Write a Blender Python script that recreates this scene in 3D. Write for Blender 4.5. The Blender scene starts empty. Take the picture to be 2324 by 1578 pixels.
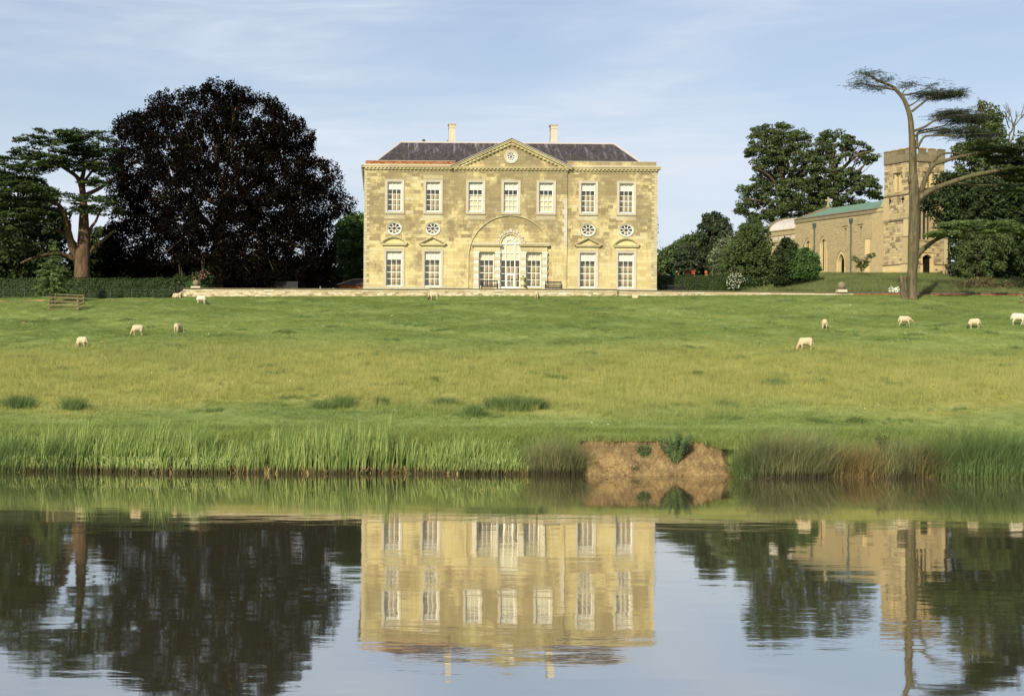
import bpy, bmesh, math, random
import numpy as np
from mathutils import Vector, Matrix, Euler

random.seed(7)
RS = np.random.RandomState(11)
SC = bpy.context.scene
COL = SC.collection
R = math.radians

# ------------------------------------------------------------------ camera
F, VX, VY, CAMZ, ROLL = 3226.0, 862.6, 789.0, 4.8, R(0.45)
cam_d = bpy.data.cameras.new('camera')
cam_d.sensor_width = 36.0
cam_d.lens = 50.0
cam_d.shift_x = 0.1287
cam_d.clip_end = 6000
cam = bpy.data.objects.new('camera', cam_d)
COL.objects.link(cam)
cam.matrix_world = Matrix.Translation((0, 0, CAMZ)) @ Matrix.Rotation(R(90), 4, 'X') @ Matrix.Rotation(ROLL, 4, 'Z')
SC.camera = cam

# ------------------------------------------------------------------ light
SUN_AZ, SUN_EL = R(27), R(31)        # sun stands behind the camera's left shoulder
sun_d = bpy.data.lights.new('sun', 'SUN')
sun_d.energy = 4.2
sun_d.angle = R(0.6)
sun_d.color = (1.0, 0.91, 0.74)
sun = bpy.data.objects.new('sun', sun_d)
COL.objects.link(sun)
to_sun = Vector((-math.sin(SUN_AZ) * math.cos(SUN_EL), -math.cos(SUN_AZ) * math.cos(SUN_EL), math.sin(SUN_EL)))
sun.rotation_euler = (-to_sun).to_track_quat('-Z', 'Y').to_euler()

SC.view_settings.view_transform = 'Standard'
SC.view_settings.look = 'None'
SC.view_settings.gamma = 1.0
SC.view_settings.exposure = 0.60
SC.view_settings.use_curve_mapping = False
SC.cycles.max_bounces = 7
SC.cycles.transparent_max_bounces = 12
SC.cycles.caustics_reflective = False
SC.cycles.caustics_refractive = False


class G:
    """small helper round one node tree"""
    def __init__(s, nt):
        s.nt = nt
        nt.nodes.clear()
        s.c = {}
    def n(s, t, **k):
        x = s.nt.nodes.new(t)
        for a, b in k.items():
            setattr(x, a, b)
        return x
    def put(s, sock, v):
        if isinstance(v, bpy.types.NodeSocket):
            s.nt.links.new(v, sock)
        elif v is not None:
            if isinstance(v, (tuple, list)) and len(v) == 3 and sock.type == 'RGBA':
                v = (*v, 1)
            sock.default_value = v
    def pos(s):
        if 'p' not in s.c:
            s.c['p'] = s.n('ShaderNodeNewGeometry')
        return s.c['p'].outputs['Position']
    def island(s):
        s.pos()
        return s.c['p'].outputs['Random Per Island']
    def rnd(s):
        return s.n('ShaderNodeObjectInfo').outputs['Random']
    def attr(s, name):
        return s.n('ShaderNodeAttribute', attribute_name=name).outputs['Fac']
    def map(s, vec, scale=(1, 1, 1), rot=(0, 0, 0), loc=(0, 0, 0)):
        m = s.n('ShaderNodeMapping')
        s.put(m.inputs['Vector'], vec)
        m.inputs['Scale'].default_value = scale
        m.inputs['Rotation'].default_value = rot
        m.inputs['Location'].default_value = loc
        return m.outputs[0]
    def noise(s, scale, detail=3, rough=0.55, vec=None, dist=0.0):
        x = s.n('ShaderNodeTexNoise')
        s.put(x.inputs['Vector'], vec if vec is not None else s.pos())
        x.inputs['Scale'].default_value = scale
        x.inputs['Detail'].default_value = detail
        x.inputs['Roughness'].default_value = rough
        x.inputs['Distortion'].default_value = dist
        return x.outputs['Fac']
    def math(s, op, a, b=None, clamp=False):
        x = s.n('ShaderNodeMath', operation=op, use_clamp=clamp)
        s.put(x.inputs[0], a)
        if b is not None:
            s.put(x.inputs[1], b)
        return x.outputs[0]
    def mr(s, v, a, b, c=0.0, d=1.0, smooth=True):
        x = s.n('ShaderNodeMapRange')
        x.interpolation_type = 'SMOOTHSTEP' if smooth else 'LINEAR'
        s.put(x.inputs[0], v)
        for i, q in enumerate((a, b, c, d)):
            x.inputs[i + 1].default_value = q
        return x.outputs[0]
    def mix(s, f, a, b, mode='MIX'):
        x = s.n('ShaderNodeMix', data_type='RGBA', blend_type=mode)
        s.put(x.inputs['Factor'], f)
        s.put(x.inputs[6], a)
        s.put(x.inputs[7], b)
        return x.outputs[2]
    def ramp(s, f, stops):
        x = s.n('ShaderNodeValToRGB')
        s.put(x.inputs[0], f)
        e = x.color_ramp.elements
        while len(e) < len(stops):
            e.new(0.5)
        for q, (p, c) in zip(e, stops):
            q.position = p
            q.color = (*c, 1) if len(c) == 3 else c
        return x.outputs[0]
    def sep(s, v):
        x = s.n('ShaderNodeSeparateXYZ')
        s.put(x.inputs[0], v)
        return x.outputs
    def comb(s, x, y, z):
        c = s.n('ShaderNodeCombineXYZ')
        for i, v in enumerate((x, y, z)):
            s.put(c.inputs[i], v)
        return c.outputs[0]
    def bump(s, h, strength, dist):
        x = s.n('ShaderNodeBump')
        s.put(x.inputs['Height'], h)
        x.inputs['Strength'].default_value = strength
        x.inputs['Distance'].default_value = dist
        return x.outputs[0]
    def out(s, sh):
        o = s.n('ShaderNodeOutputMaterial')
        s.nt.links.new(sh, o.inputs[0])
    def bsdf(s, col, rough=0.8, spec=0.2, normal=None, metal=0.0):
        b = s.n('ShaderNodeBsdfPrincipled')
        s.put(b.inputs['Base Color'], col)
        s.put(b.inputs['Roughness'], rough)
        b.inputs['Specular IOR Level'].default_value = spec
        b.inputs['Metallic'].default_value = metal
        if normal is not None:
            s.put(b.inputs['Normal'], normal)
        return b.outputs[0]


def material(name):
    m = bpy.data.materials.new(name)
    m.use_nodes = True
    return m, G(m.node_tree)


# ------------------------------------------------------------------ sky
W = bpy.data.worlds.new('World')
SC.world = W
W.use_nodes = True
g = G(W.node_tree)
sky = g.n('ShaderNodeTexSky', sky_type='NISHITA')
sky.sun_disc = False
sky.sun_elevation = SUN_EL
sky.sun_rotation = math.atan2(to_sun.x, to_sun.y)
sky.altitude = 50
sky.air_density = 1.0
sky.dust_density = 1.2
sky.ozone_density = 2.0
tc = g.n('ShaderNodeTexCoord').outputs['Generated']
sx, sy, sz = g.sep(tc)
v1 = g.map(tc, scale=(1.2, 1.2, 7.0), rot=(0, R(-16), 0))
w1 = g.noise(1.7, 5, 0.55, v1, 0.5)
v2 = g.map(tc, scale=(3.0, 3.0, 22.0), rot=(0, R(-14), 0))
w2 = g.noise(2.2, 6, 0.6, v2, 0.8)
cl = g.math('MULTIPLY', g.mr(w1, 0.40, 0.70), g.mr(w2, 0.25, 0.8, 0.35, 1.0))
veil = g.mr(sz, 0.0, 0.30, 0.66, 0.20)
cl = g.math('ADD', g.math('MULTIPLY', cl, 0.7), veil, clamp=True)
skyc = g.mix(1.0, sky.outputs[0], (1.0, 1.0, 1.04), 'MULTIPLY')
colr = g.mix(cl, skyc, (6.7, 7.25, 8.15))
bg = g.n('ShaderNodeBackground')
g.put(bg.inputs[0], colr)
bg.inputs[1].default_value = 0.075
wo = g.n('ShaderNodeOutputWorld')
W.node_tree.links.new(bg.outputs[0], wo.inputs[0])


# ------------------------------------------------------------------ geometry helpers
def P(px, py, D):
    """the point at depth D that stands at (px, py) of a 2323 x 1578 view of the place"""
    dx, dy = px - VX, py - VY
    c, s = math.cos(ROLL), math.sin(ROLL)
    return Vector(((dx * c + dy * s) * D / F, D, CAMZ - (-dx * s + dy * c) * D / F))

def Pn(px, py, D):
    dx, dy = px - VX, py - VY
    c, s = math.cos(ROLL), math.sin(ROLL)
    return np.stack([(dx * c + dy * s) * D / F, D + 0 * px, CAMZ - (-dx * s + dy * c) * D / F], 1)

def sm(t):
    t = np.clip(t, 0, 1)
    return t * t * (3 - 2 * t)

def shore(x):
    return 54.7 + 0.22 * np.sin(0.35 * x + 0.6) + 0.13 * np.sin(1.1 * x + 1) + 0.012 * (x - 5)

ZBX = [-200, -60, -17, 11, 24, 40, 80, 200]
ZBZ = [8.7, 8.8, 9.05, 9.32, 9.45, 9.66, 9.85, 10]

def und(x, y):
    return (0.10 * np.sin(x * 0.21 + y * 0.11) + 0.07 * np.sin(x * 0.43 - y * 0.37 + 2) + 0.045 * np.sin(x * 0.9 + y * 0.8)
            + 0.03 * np.sin(x * 1.7 - y * 1.9 + 1) + 0.02 * np.sin(2.9 * x + 2.3 * y)
            + 0.045 * np.maximum(0, np.sin(1.3 * x + 0.9 * np.sin(0.8 * y)) * np.sin(2.1 * y + 1.7 * np.sin(0.6 * x))) + 0.03 * np.maximum(0, np.sin(3.1 * x + 2 * np.sin(1.1 * y + 2)) * np.sin(3.7 * y + 1.3 * np.sin(1.4 * x))))

def gh(x, y):
    """height of the ground"""
    x = np.asarray(x, float)
    y = np.asarray(y, float)
    t = y - shore(x)
    zb = np.interp(x, ZBX, ZBZ)
    slope = (zb - 1.25) / (121.7 - 57.2)
    bank = 1.25 * sm(t / 2.4)
    yc = np.minimum(y, 121.7)
    fade = sm((y - 57) / 6) * sm((121.5 - y) / 3)
    land = bank + np.maximum(0, yc - 57.2) * slope + und(x, y) * fade
    inw = sm((x + 17.2) / 0.4) * sm((40.6 - x) / 0.4)
    step = sm((y - 121.95) / 0.12)
    top = inw * 9.78 + (1 - inw) * np.interp(x, ZBX, [9.2, 9.2, 9.3, 9.7, 9.7, 9.8, 10.0, 10.3])
    ramp = inw * step + (1 - inw) * sm((y - 121.7) / 6)
    land = land + ramp * (top - zb)
    tm = np.clip((y - 126.2) / 35, 0, 1)
    mound = 3.75 * (0.75 * tm + 0.25 * sm(tm)) * sm((x - 35) / 13)
    land = land + mound
    far = 6 * sm((y - 260) / 400)
    land = land + far
    bed = np.maximum(-2.5, t * 0.9 - 0.04)
    near = np.interp(y, [-300, -4, 3, 9, 13, 16], [3.3, 2.95, 2.5, 0.9, -0.4, -2.5])
    bed = np.maximum(bed, near)
    return np.where(t < 0, bed, land)

def ghf(x, y):
    return float(gh(np.array([x]), np.array([y]))[0])

def on_ground(px, py, a=56.0, b=130.0):
    prev = None
    D = a
    while D < b:
        p = P(px, py, D)
        d = p.z - ghf(p.x, p.y)
        if d <= 0:
            return Vector((p.x, p.y, ghf(p.x, p.y)))
        D += 0.1
    p = P(px, py, b)
    return Vector((p.x, p.y, ghf(p.x, p.y)))


class MB:
    """collects faces; build() links them as one mesh object"""
    def __init__(s):
        s.v = []
        s.f = []
        s.t = []
        s.m = []
    def add(s, vs, fs, tint=0.5, mi=0):
        o = len(s.v)
        s.v += [tuple(q) for q in vs]
        s.t += [tint] * len(vs)
        for f in fs:
            s.f.append([i + o for i in f])
            s.m.append(mi)
    def box(s, x0, x1, y0, y1, z0, z1, tint=0.5, mi=0):
        s.add([(x0, y0, z0), (x1, y0, z0), (x1, y1, z0), (x0, y1, z0), (x0, y0, z1), (x1, y0, z1), (x1, y1, z1), (x0, y1, z1)],
              [(0, 3, 2, 1), (4, 5, 6, 7), (0, 1, 5, 4), (1, 2, 6, 5), (2, 3, 7, 6), (3, 0, 4, 7)], tint, mi)
    def prism(s, poly, w0, w1, f, tint=0.5, mi=0, back=False):
        n = len(poly)
        vs = [f(u, v, w1) for u, v in poly] + [f(u, v, w0) for u, v in poly]
        fs = [tuple(range(n))] + [(i, i + n, (i + 1) % n + n, (i + 1) % n) for i in range(n)]
        if back:
            fs.append(tuple(range(2 * n - 1, n - 1, -1)))
        s.add(vs, fs, tint, mi)
    def tube(s, pts, rad, seg=8, tint=0.5, mi=0, cap=True, jit=0.0):
        pts = [Vector(p) for p in pts]
        rings = []
        up = Vector((0.13, 0.97, 0.2)).normalized()
        for i, p in enumerate(pts):
            d = (pts[min(i + 1, len(pts) - 1)] - pts[max(i - 1, 0)]).normalized()
            a = d.cross(up)
            if a.length < 1e-3:
                a = d.cross(Vector((1, 0, 0)))
            a.normalize()
            b = d.cross(a).normalized()
            r = rad[i] if isinstance(rad, (list, tuple)) else rad
            rings.append([p + (a * math.cos(2 * math.pi * k / seg) + b * math.sin(2 * math.pi * k / seg)) * r * (1 + jit * (random.random() - 0.5)) for k in range(seg)])
        vs = [q for r_ in rings for q in r_]
        fs = []
        for i in range(len(pts) - 1):
            for k in range(seg):
                fs.append((i * seg + k, i * seg + (k + 1) % seg, (i + 1) * seg + (k + 1) % seg, (i + 1) * seg + k))
        if cap:
            fs.append(tuple(range(seg))[::-1])
            fs.append(tuple((len(pts) - 1) * seg + k for k in range(seg)))
        s.add(vs, fs, tint, mi)
    def lathe(s, c, prof, seg=14, tint=0.5, mi=0):
        vs = []
        for r, z in prof:
            for k in range(seg):
                a = 2 * math.pi * k / seg
                vs.append((c[0] + r * math.cos(a), c[1] + r * math.sin(a), c[2] + z))
        fs = []
        for i in range(len(prof) - 1):
            for k in range(seg):
                fs.append((i * seg + k, i * seg + (k + 1) % seg, (i + 1) * seg + (k + 1) % seg, (i + 1) * seg + k))
        s.add(vs, fs, tint, mi)
    def mesh(s, name, mats, smooth=False):
        me = bpy.data.meshes.new(name)
        me.from_pydata(s.v, [], s.f)
        for m in (mats if isinstance(mats, (list, tuple)) else [mats]):
            me.materials.append(m)
        if any(s.m):
            me.polygons.foreach_set('material_index', s.m)
        at = me.attributes.new('tint', 'FLOAT', 'POINT')
        at.data.foreach_set('value', s.t)
        if smooth:
            me.polygons.foreach_set('use_smooth', [True] * len(s.f))
        me.update()
        return me
    def build(s, name, mats, parent=None, smooth=False, kind=None, label=None):
        return link(name, s.mesh(name, mats, smooth), parent, kind, label)


def link(name, me, parent=None, kind=None, label=None, loc=None):
    o = bpy.data.objects.new(name, me)
    COL.objects.link(o)
    if parent is not None:
        o.parent = parent
    if kind:
        o['kind'] = kind
    if label:
        o['label'] = label
    if loc is not None:
        o.location = loc
    return o

def tag(o, label, cat, group=None, kind=None):
    o['label'] = label
    o['category'] = cat
    if group:
        o['group'] = group
    if kind:
        o['kind'] = kind
    return o

def thing(name, label, cat, loc, group=None, rz=0.0):
    e = bpy.data.objects.new(name, None)
    e.empty_display_size = 0.5
    COL.objects.link(e)
    e.location = loc
    e.rotation_euler = (0, 0, rz)
    return tag(e, label, cat, group)

def copy_tree(o, parent=None):
    c = o.copy()
    COL.objects.link(c)
    c.parent = parent
    for ch in list(o.children):
        copy_tree(ch, c)
    return c

def npmesh(name, verts, k, mat, tint=None, smooth=False):
    """verts (N*k, 3): N faces of k corners each, or (verts, faces)"""
    if isinstance(verts, tuple):
        verts, faces = verts
        faces = np.asarray(faces)
        k = faces.shape[1]
        idx = faces.ravel()
        nf = len(faces)
    else:
        nf = len(verts) // k
        idx = np.arange(nf * k)
    me = bpy.data.meshes.new(name)
    me.vertices.add(len(verts))
    me.vertices.foreach_set('co', np.ascontiguousarray(verts, dtype=np.float32).ravel())
    me.loops.add(nf * k)
    me.loops.foreach_set('vertex_index', idx.astype(np.int32))
    me.polygons.add(nf)
    me.polygons.foreach_set('loop_start', (np.arange(nf) * k).astype(np.int32))
    me.materials.append(mat)
    if smooth:
        me.polygons.foreach_set('use_smooth', np.ones(nf, dtype=bool))
    if tint is not None:
        at = me.attributes.new('tint', 'FLOAT', 'POINT')
        at.data.foreach_set('value', np.ascontiguousarray(tint, dtype=np.float32))
    me.update(calc_edges=True)
    return me

# ------------------------------------------------------------------ materials
def simple(name, col, rough=0.8, spec=0.2, var=0.12, scale=6.0, bump=0.0, metal=0.0):
    m, g = material(name)
    n = g.noise(scale, 4)
    c = g.mix(n, tuple(q * (1 - var) for q in col), tuple(min(1, q * (1 + var)) for q in col))
    c = g.mix(g.mr(g.attr('tint'), 0, 1, 0, 1, False), g.mix(1.0, c, (1 - var,) * 3, 'MULTIPLY'), c)
    nb = g.bump(n, bump, 0.02) if bump else None
    g.out(g.bsdf(c, rough, spec, nb, metal))
    return m

M = {}
# honey limestone of the house: per-block shade, lichen and soot stains
def stone_house(name, stain=1.0):
    m, g = material(name)
    t = g.attr('tint')
    base = g.ramp(t, [(0.0, (0.27, 0.21, 0.11)), (0.15, (0.38, 0.30, 0.15)), (0.35, (0.47, 0.385, 0.19)), (0.6, (0.535, 0.45, 0.22)), (0.85, (0.58, 0.50, 0.26)), (1.0, (0.47, 0.43, 0.30))])
    p = g.pos()
    x, y, z = g.sep(p)
    big = g.noise(0.42, 4, 0.6, g.map(p, scale=(1, 1, 0.62), loc=(3.1, 0, 5.2)))
    hi = g.mr(z, 11.0, 19.5, -0.13, 0.045)
    big = g.math('ADD', big, hi)
    fine = g.noise(4.0, 6, 0.75)
    big = g.math('ADD', big, g.math('MULTIPLY', g.math('SUBTRACT', t, 0.5), -0.07))
    mask = g.mr(g.math('ADD', g.math('MULTIPLY', big, 0.70), g.math('MULTIPLY', fine, 0.30)), 0.42, 0.55)
    grey = g.mix(g.noise(1.5, 5, 0.7), (0.155, 0.128, 0.075), (0.33, 0.265, 0.14))
    base = g.mix(g.math('MULTIPLY', mask, 0.82 * stain), base, grey)
    streak = g.mr(g.noise(1.3, 4, 0.6, g.map(p, scale=(2.4, 1, 0.22))), 0.56, 0.74)
    base = g.mix(g.math('MULTIPLY', streak, 0.36 * stain), base, (0.22, 0.20, 0.13))
    sp = g.mr(g.noise(14, 3, 0.6), 0.35, 0.75, 0.80, 1.14, False)
    sc_ = g.n('ShaderNodeVectorMath', operation='SCALE')
    g.put(sc_.inputs[0], base)
    g.put(sc_.inputs['Scale'], sp)
    g.out(g.bsdf(sc_.outputs[0], 0.9, 0.15, g.bump(g.noise(18, 4), 0.5, 0.012)))
    return m

M['stone'] = stone_house('honey_limestone')
M['dressed'] = stone_house('dressed_limestone', 0.5)
M['mortar'] = simple('lime_mortar', (0.30, 0.25, 0.13), 0.95)
M['pale_stone'] = simple('pale_grey_stone', (0.50, 0.45, 0.34), 0.85, var=0.16, scale=3.0, bump=0.3)
M['quoin'] = simple('quoin_stone', (0.47, 0.41, 0.25), 0.9, var=0.22, scale=2.4, bump=0.4)
M['blind_pier'] = simple('rusticated_pale_stone', (0.70, 0.66, 0.52), 0.85, var=0.1, scale=3.0)
M['weathered'] = simple('weathered_block', (0.50, 0.455, 0.33), 0.95, var=0.3, scale=7.0, bump=0.5)
M['white_paint'] = simple('cream_paint', (0.86, 0.83, 0.69), 0.45, 0.4, var=0.03)
M['blind'] = simple('white_roller_blind', (0.84, 0.83, 0.77), 0.8, var=0.03)
M['cream_blind'] = simple('cream_roller_blind', (0.74, 0.70, 0.53), 0.8, var=0.03)
M['curtain'] = simple('lace_curtain', (0.74, 0.70, 0.54), 0.9, var=0.12, scale=5.0)
M['interior'] = simple('brown_interior', (0.50, 0.43, 0.27), 0.9, var=0.35, scale=0.8)
M['lead'] = simple('lead_roll', (0.46, 0.41, 0.38), 0.6, 0.3, var=0.1)
M['slate_stone'] = simple('slate_cap', (0.10, 0.10, 0.11), 0.7)
M['black_wood'] = simple('dark_painted_wood', (0.022, 0.02, 0.018), 0.5, 0.4)
M['grey_wood'] = simple('weathered_rail', (0.20, 0.17, 0.085), 0.85, var=0.25, scale=9.0, bump=0.4)
M['iron'] = simple('black_iron', (0.03, 0.032, 0.035), 0.5, 0.4)
M['wire'] = simple('galvanised_wire', (0.10, 0.11, 0.11), 0.5, 0.5)
M['copper'] = simple('copper_verdigris', (0.145, 0.235, 0.18), 0.7, var=0.14, scale=2.0)
M['drain'] = simple('blue_green_downpipe', (0.07, 0.105, 0.095), 0.6, var=0.15)
M['dark'] = simple('dark_opening', (0.012, 0.011, 0.009), 0.9, 0.05)
M['window_lead'] = simple('leaded_glass', (0.03, 0.033, 0.03), 0.25, 0.5)
def bark_mat(name, a, b):
    m, g = material(name)
    n1 = g.noise(2.2, 6, 0.7, g.map(g.pos(), scale=(3.0, 3.0, 0.45)), 0.4)
    n2 = g.noise(0.8, 4, 0.6)
    c = g.mix(g.mr(n1, 0.35, 0.65), a, b)
    c = g.mix(g.mr(n2, 0.5, 0.75, 0, 0.55), c, (0.095, 0.115, 0.04))
    g.out(g.bsdf(c, 0.95, 0.1, g.bump(n1, 1.0, 0.12)))
    return m
M['trunk_red'] = simple('reddish_bark', (0.105, 0.070, 0.042), 0.95, var=0.35, scale=3.0, bump=1.0)
M['trunk_tan'] = simple('tan_cedar_bark', (0.115, 0.097, 0.052), 0.95, var=0.25, scale=2.2, bump=1.0)
M['trunk_red'] = bark_mat('ridged_reddish_bark', (0.055, 0.036, 0.022), (0.165, 0.105, 0.062))
M['trunk_tan'] = bark_mat('ridged_tan_bark', (0.065, 0.055, 0.032), (0.155, 0.130, 0.075))
M['bark'] = simple('grey_brown_bark', (0.10, 0.078, 0.045), 0.95, var=0.3, scale=3.0, bump=1.0)
M['pine_bark'] = simple('orange_pine_bark', (0.28, 0.12, 0.05), 0.95, var=0.3, scale=3.0)
M['ball'] = simple('lichened_stone_ball', (0.24, 0.20, 0.12), 0.95, var=0.4, scale=9.0, bump=0.6)
M['verd_ball'] = simple('green_bronze_ball', (0.06, 0.075, 0.03), 0.6, var=0.3)
M['urn'] = simple('mossy_urn_stone', (0.56, 0.50, 0.27), 0.9, var=0.25, scale=12)

# brick
def brick_mat(name, a, b):
    m, g = material(name)
    c = g.ramp(g.attr('tint'), [(0, tuple(q * 0.55 for q in a)), (0.4, a), (0.8, b), (1, tuple(q * 1.15 for q in b))])
    c = g.mix(g.mr(g.noise(1.2, 4), 0.5, 0.75, 0, 0.5), c, (0.22, 0.18, 0.10))
    g.out(g.bsdf(c, 0.95, 0.1))
    return m
M['brick'] = brick_mat('orange_brick', (0.29, 0.115, 0.05), (0.37, 0.17, 0.07))
M['red_brick'] = brick_mat('red_brick', (0.33, 0.085, 0.04), (0.42, 0.13, 0.06))

# rubble limestone of the retaining wall
m, g = material('rubble_limestone')
c = g.ramp(g.attr('tint'), [(0, (0.25, 0.20, 0.11)), (0.3, (0.50, 0.42, 0.25)), (0.7, (0.56, 0.48, 0.31)), (1, (0.70, 0.65, 0.50))])
c = g.mix(g.mr(g.noise(9, 5, 0.7), 0.45, 0.75, 0, 0.55), c, (0.33, 0.30, 0.18))
g.out(g.bsdf(c, 0.95, 0.1, g.bump(g.noise(25, 3), 0.5, 0.02)))
M['rubble'] = m
# church stone
m, g = material('church_ironstone')
c = g.ramp(g.attr('tint'), [(0, (0.17, 0.14, 0.085)), (0.22, (0.25, 0.195, 0.11)), (0.40, (0.355, 0.285, 0.155)), (0.7, (0.43, 0.345, 0.185)), (1, (0.52, 0.43, 0.25))])
c = g.mix(g.mr(g.noise(0.7, 5, 0.65), 0.5, 0.72, 0, 0.55), c, (0.32, 0.27, 0.17))
g.out(g.bsdf(c, 0.95, 0.1, g.bump(g.noise(15, 4), 0.5, 0.02)))
M['church'] = m
m, g = material('nave_rubble')
c = g.ramp(g.attr('tint'), [(0, (0.25, 0.20, 0.115)), (0.4, (0.33, 0.265, 0.145)), (1, (0.42, 0.34, 0.19))])
c = g.mix(g.mr(g.noise(0.5, 5, 0.65), 0.5, 0.72, 0, 0.4), c, (0.33, 0.29, 0.19))
g.out(g.bsdf(c, 0.95, 0.1, g.bump(g.noise(15, 4), 0.5, 0.02)))
M['nave'] = m
M['church_mortar'] = simple('church_mortar', (0.40, 0.33, 0.19), 0.95, var=0.15)
M['church_trim'] = simple('church_dressings', (0.40, 0.315, 0.17), 0.95, var=0.3, scale=3.0, bump=0.3)
M['church_pale'] = simple('church_pale_dressings', (0.56, 0.44, 0.22), 0.95, var=0.2, scale=3.0)
M['church_dark'] = simple('lichened_parapet', (0.23, 0.19, 0.115), 0.95, var=0.35, scale=1.6, bump=0.4)
M['lichen_cap'] = simple('orange_lichen_cap', (0.36, 0.22, 0.07), 0.95, var=0.4, scale=3)

# roof slates with lime streaks running down from the ridge
m, g = material('purple_slate')
p = g.pos()
x, y, z = g.sep(p)
rows = g.math('FRACT', g.math('MULTIPLY', z, 6.2))
row_id = g.math('FLOOR', g.math('MULTIPLY', z, 6.2))
cellv = g.comb(g.math('ADD', g.math('MULTIPLY', x, 3.2), g.math('MULTIPLY', row_id, 0.5)), row_id, 0.0)
wn = g.n('ShaderNodeTexWhiteNoise', noise_dimensions='2D')
fl = g.n('ShaderNodeVectorMath', operation='FLOOR')
g.put(fl.inputs[0], cellv)
g.put(wn.inputs['Vector'], fl.outputs[0])
c = g.mix(wn.outputs['Value'], (0.034, 0.029, 0.034), (0.062, 0.055, 0.060))
c = g.mix(g.mr(g.noise(0.8, 5, 0.6), 0.4, 0.7, 0, 0.5), c, (0.062, 0.054, 0.036))
st = g.mr(g.noise(3.4, 4, 0.7, g.map(p, scale=(1, 0.12, 0.12))), 0.50, 0.72)
st = g.math('MULTIPLY', st, g.mr(z, 21.6, 23.6, 0.12, 0.95))
c = g.mix(g.math('MULTIPLY', st, 0.5), c, (0.42, 0.38, 0.38))
g.out(g.bsdf(c, 0.7, 0.15, g.bump(rows, 0.35, 0.03)))
M['slate'] = m
m, g = material('ribbed_lead_roof')
c = g.mix(g.noise(1.5, 4), (0.36, 0.33, 0.29), (0.55, 0.52, 0.47))
g.out(g.bsdf(c, 0.55, 0.35))
M['lead_roof'] = m

# window glass: reflects the park, lets the room behind show
m, g = material('window_glass')
lw = g.n('ShaderNodeLayerWeight')
lw.inputs['Blend'].default_value = 0.5
tr = g.n('ShaderNodeBsdfTransparent')
tr.inputs[0].default_value = (0.88, 0.87, 0.82, 1)
gl = g.n('ShaderNodeBsdfGlossy')
gl.inputs['Roughness'].default_value = 0.03
gl.inputs['Color'].default_value = (1, 0.98, 0.93, 1)
mx = g.n('ShaderNodeMixShader')
g.put(mx.inputs[0], g.math('ADD', g.math('MULTIPLY', g.math('POWER', lw.outputs['Facing'], 4.0), 0.85), 0.09))
m.node_tree.links.new(tr.outputs[0], mx.inputs[1])
m.node_tree.links.new(gl.outputs[0], mx.inputs[2])
g.out(mx.outputs[0])
M['glass'] = m

# foliage
def leaf_mat(name, a, b, c3, trans=0.3, patch=0.5, spec=0.25, vr=(0.7, 1.3), base=None):
    m, g = material(name)
    c = g.ramp(g.island(), [(0.0, a), (0.55, b), (1.0, c3)])
    if base:      # blades are brown sheaths where they leave the water
        c = g.mix(g.mr(g.sep(g.pos())[2], 0.34, 0.05, 0, 0.9), c, base)
    pn = g.mr(g.noise(patch, 3, 0.6), 0.3, 0.7, vr[0], vr[1], False)
    sc_ = g.n('ShaderNodeVectorMath', operation='SCALE')
    g.put(sc_.inputs[0], c)
    g.put(sc_.inputs['Scale'], pn)
    b1 = g.bsdf(sc_.outputs[0], 0.6, spec)
    tl = g.n('ShaderNodeBsdfTranslucent')
    g.put(tl.inputs[0], sc_.outputs[0])
    mx = g.n('ShaderNodeMixShader')
    mx.inputs[0].default_value = trans
    m.node_tree.links.new(b1, mx.inputs[1])
    m.node_tree.links.new(tl.outputs[0], mx.inputs[2])
    g.out(mx.outputs[0])
    return m
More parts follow.
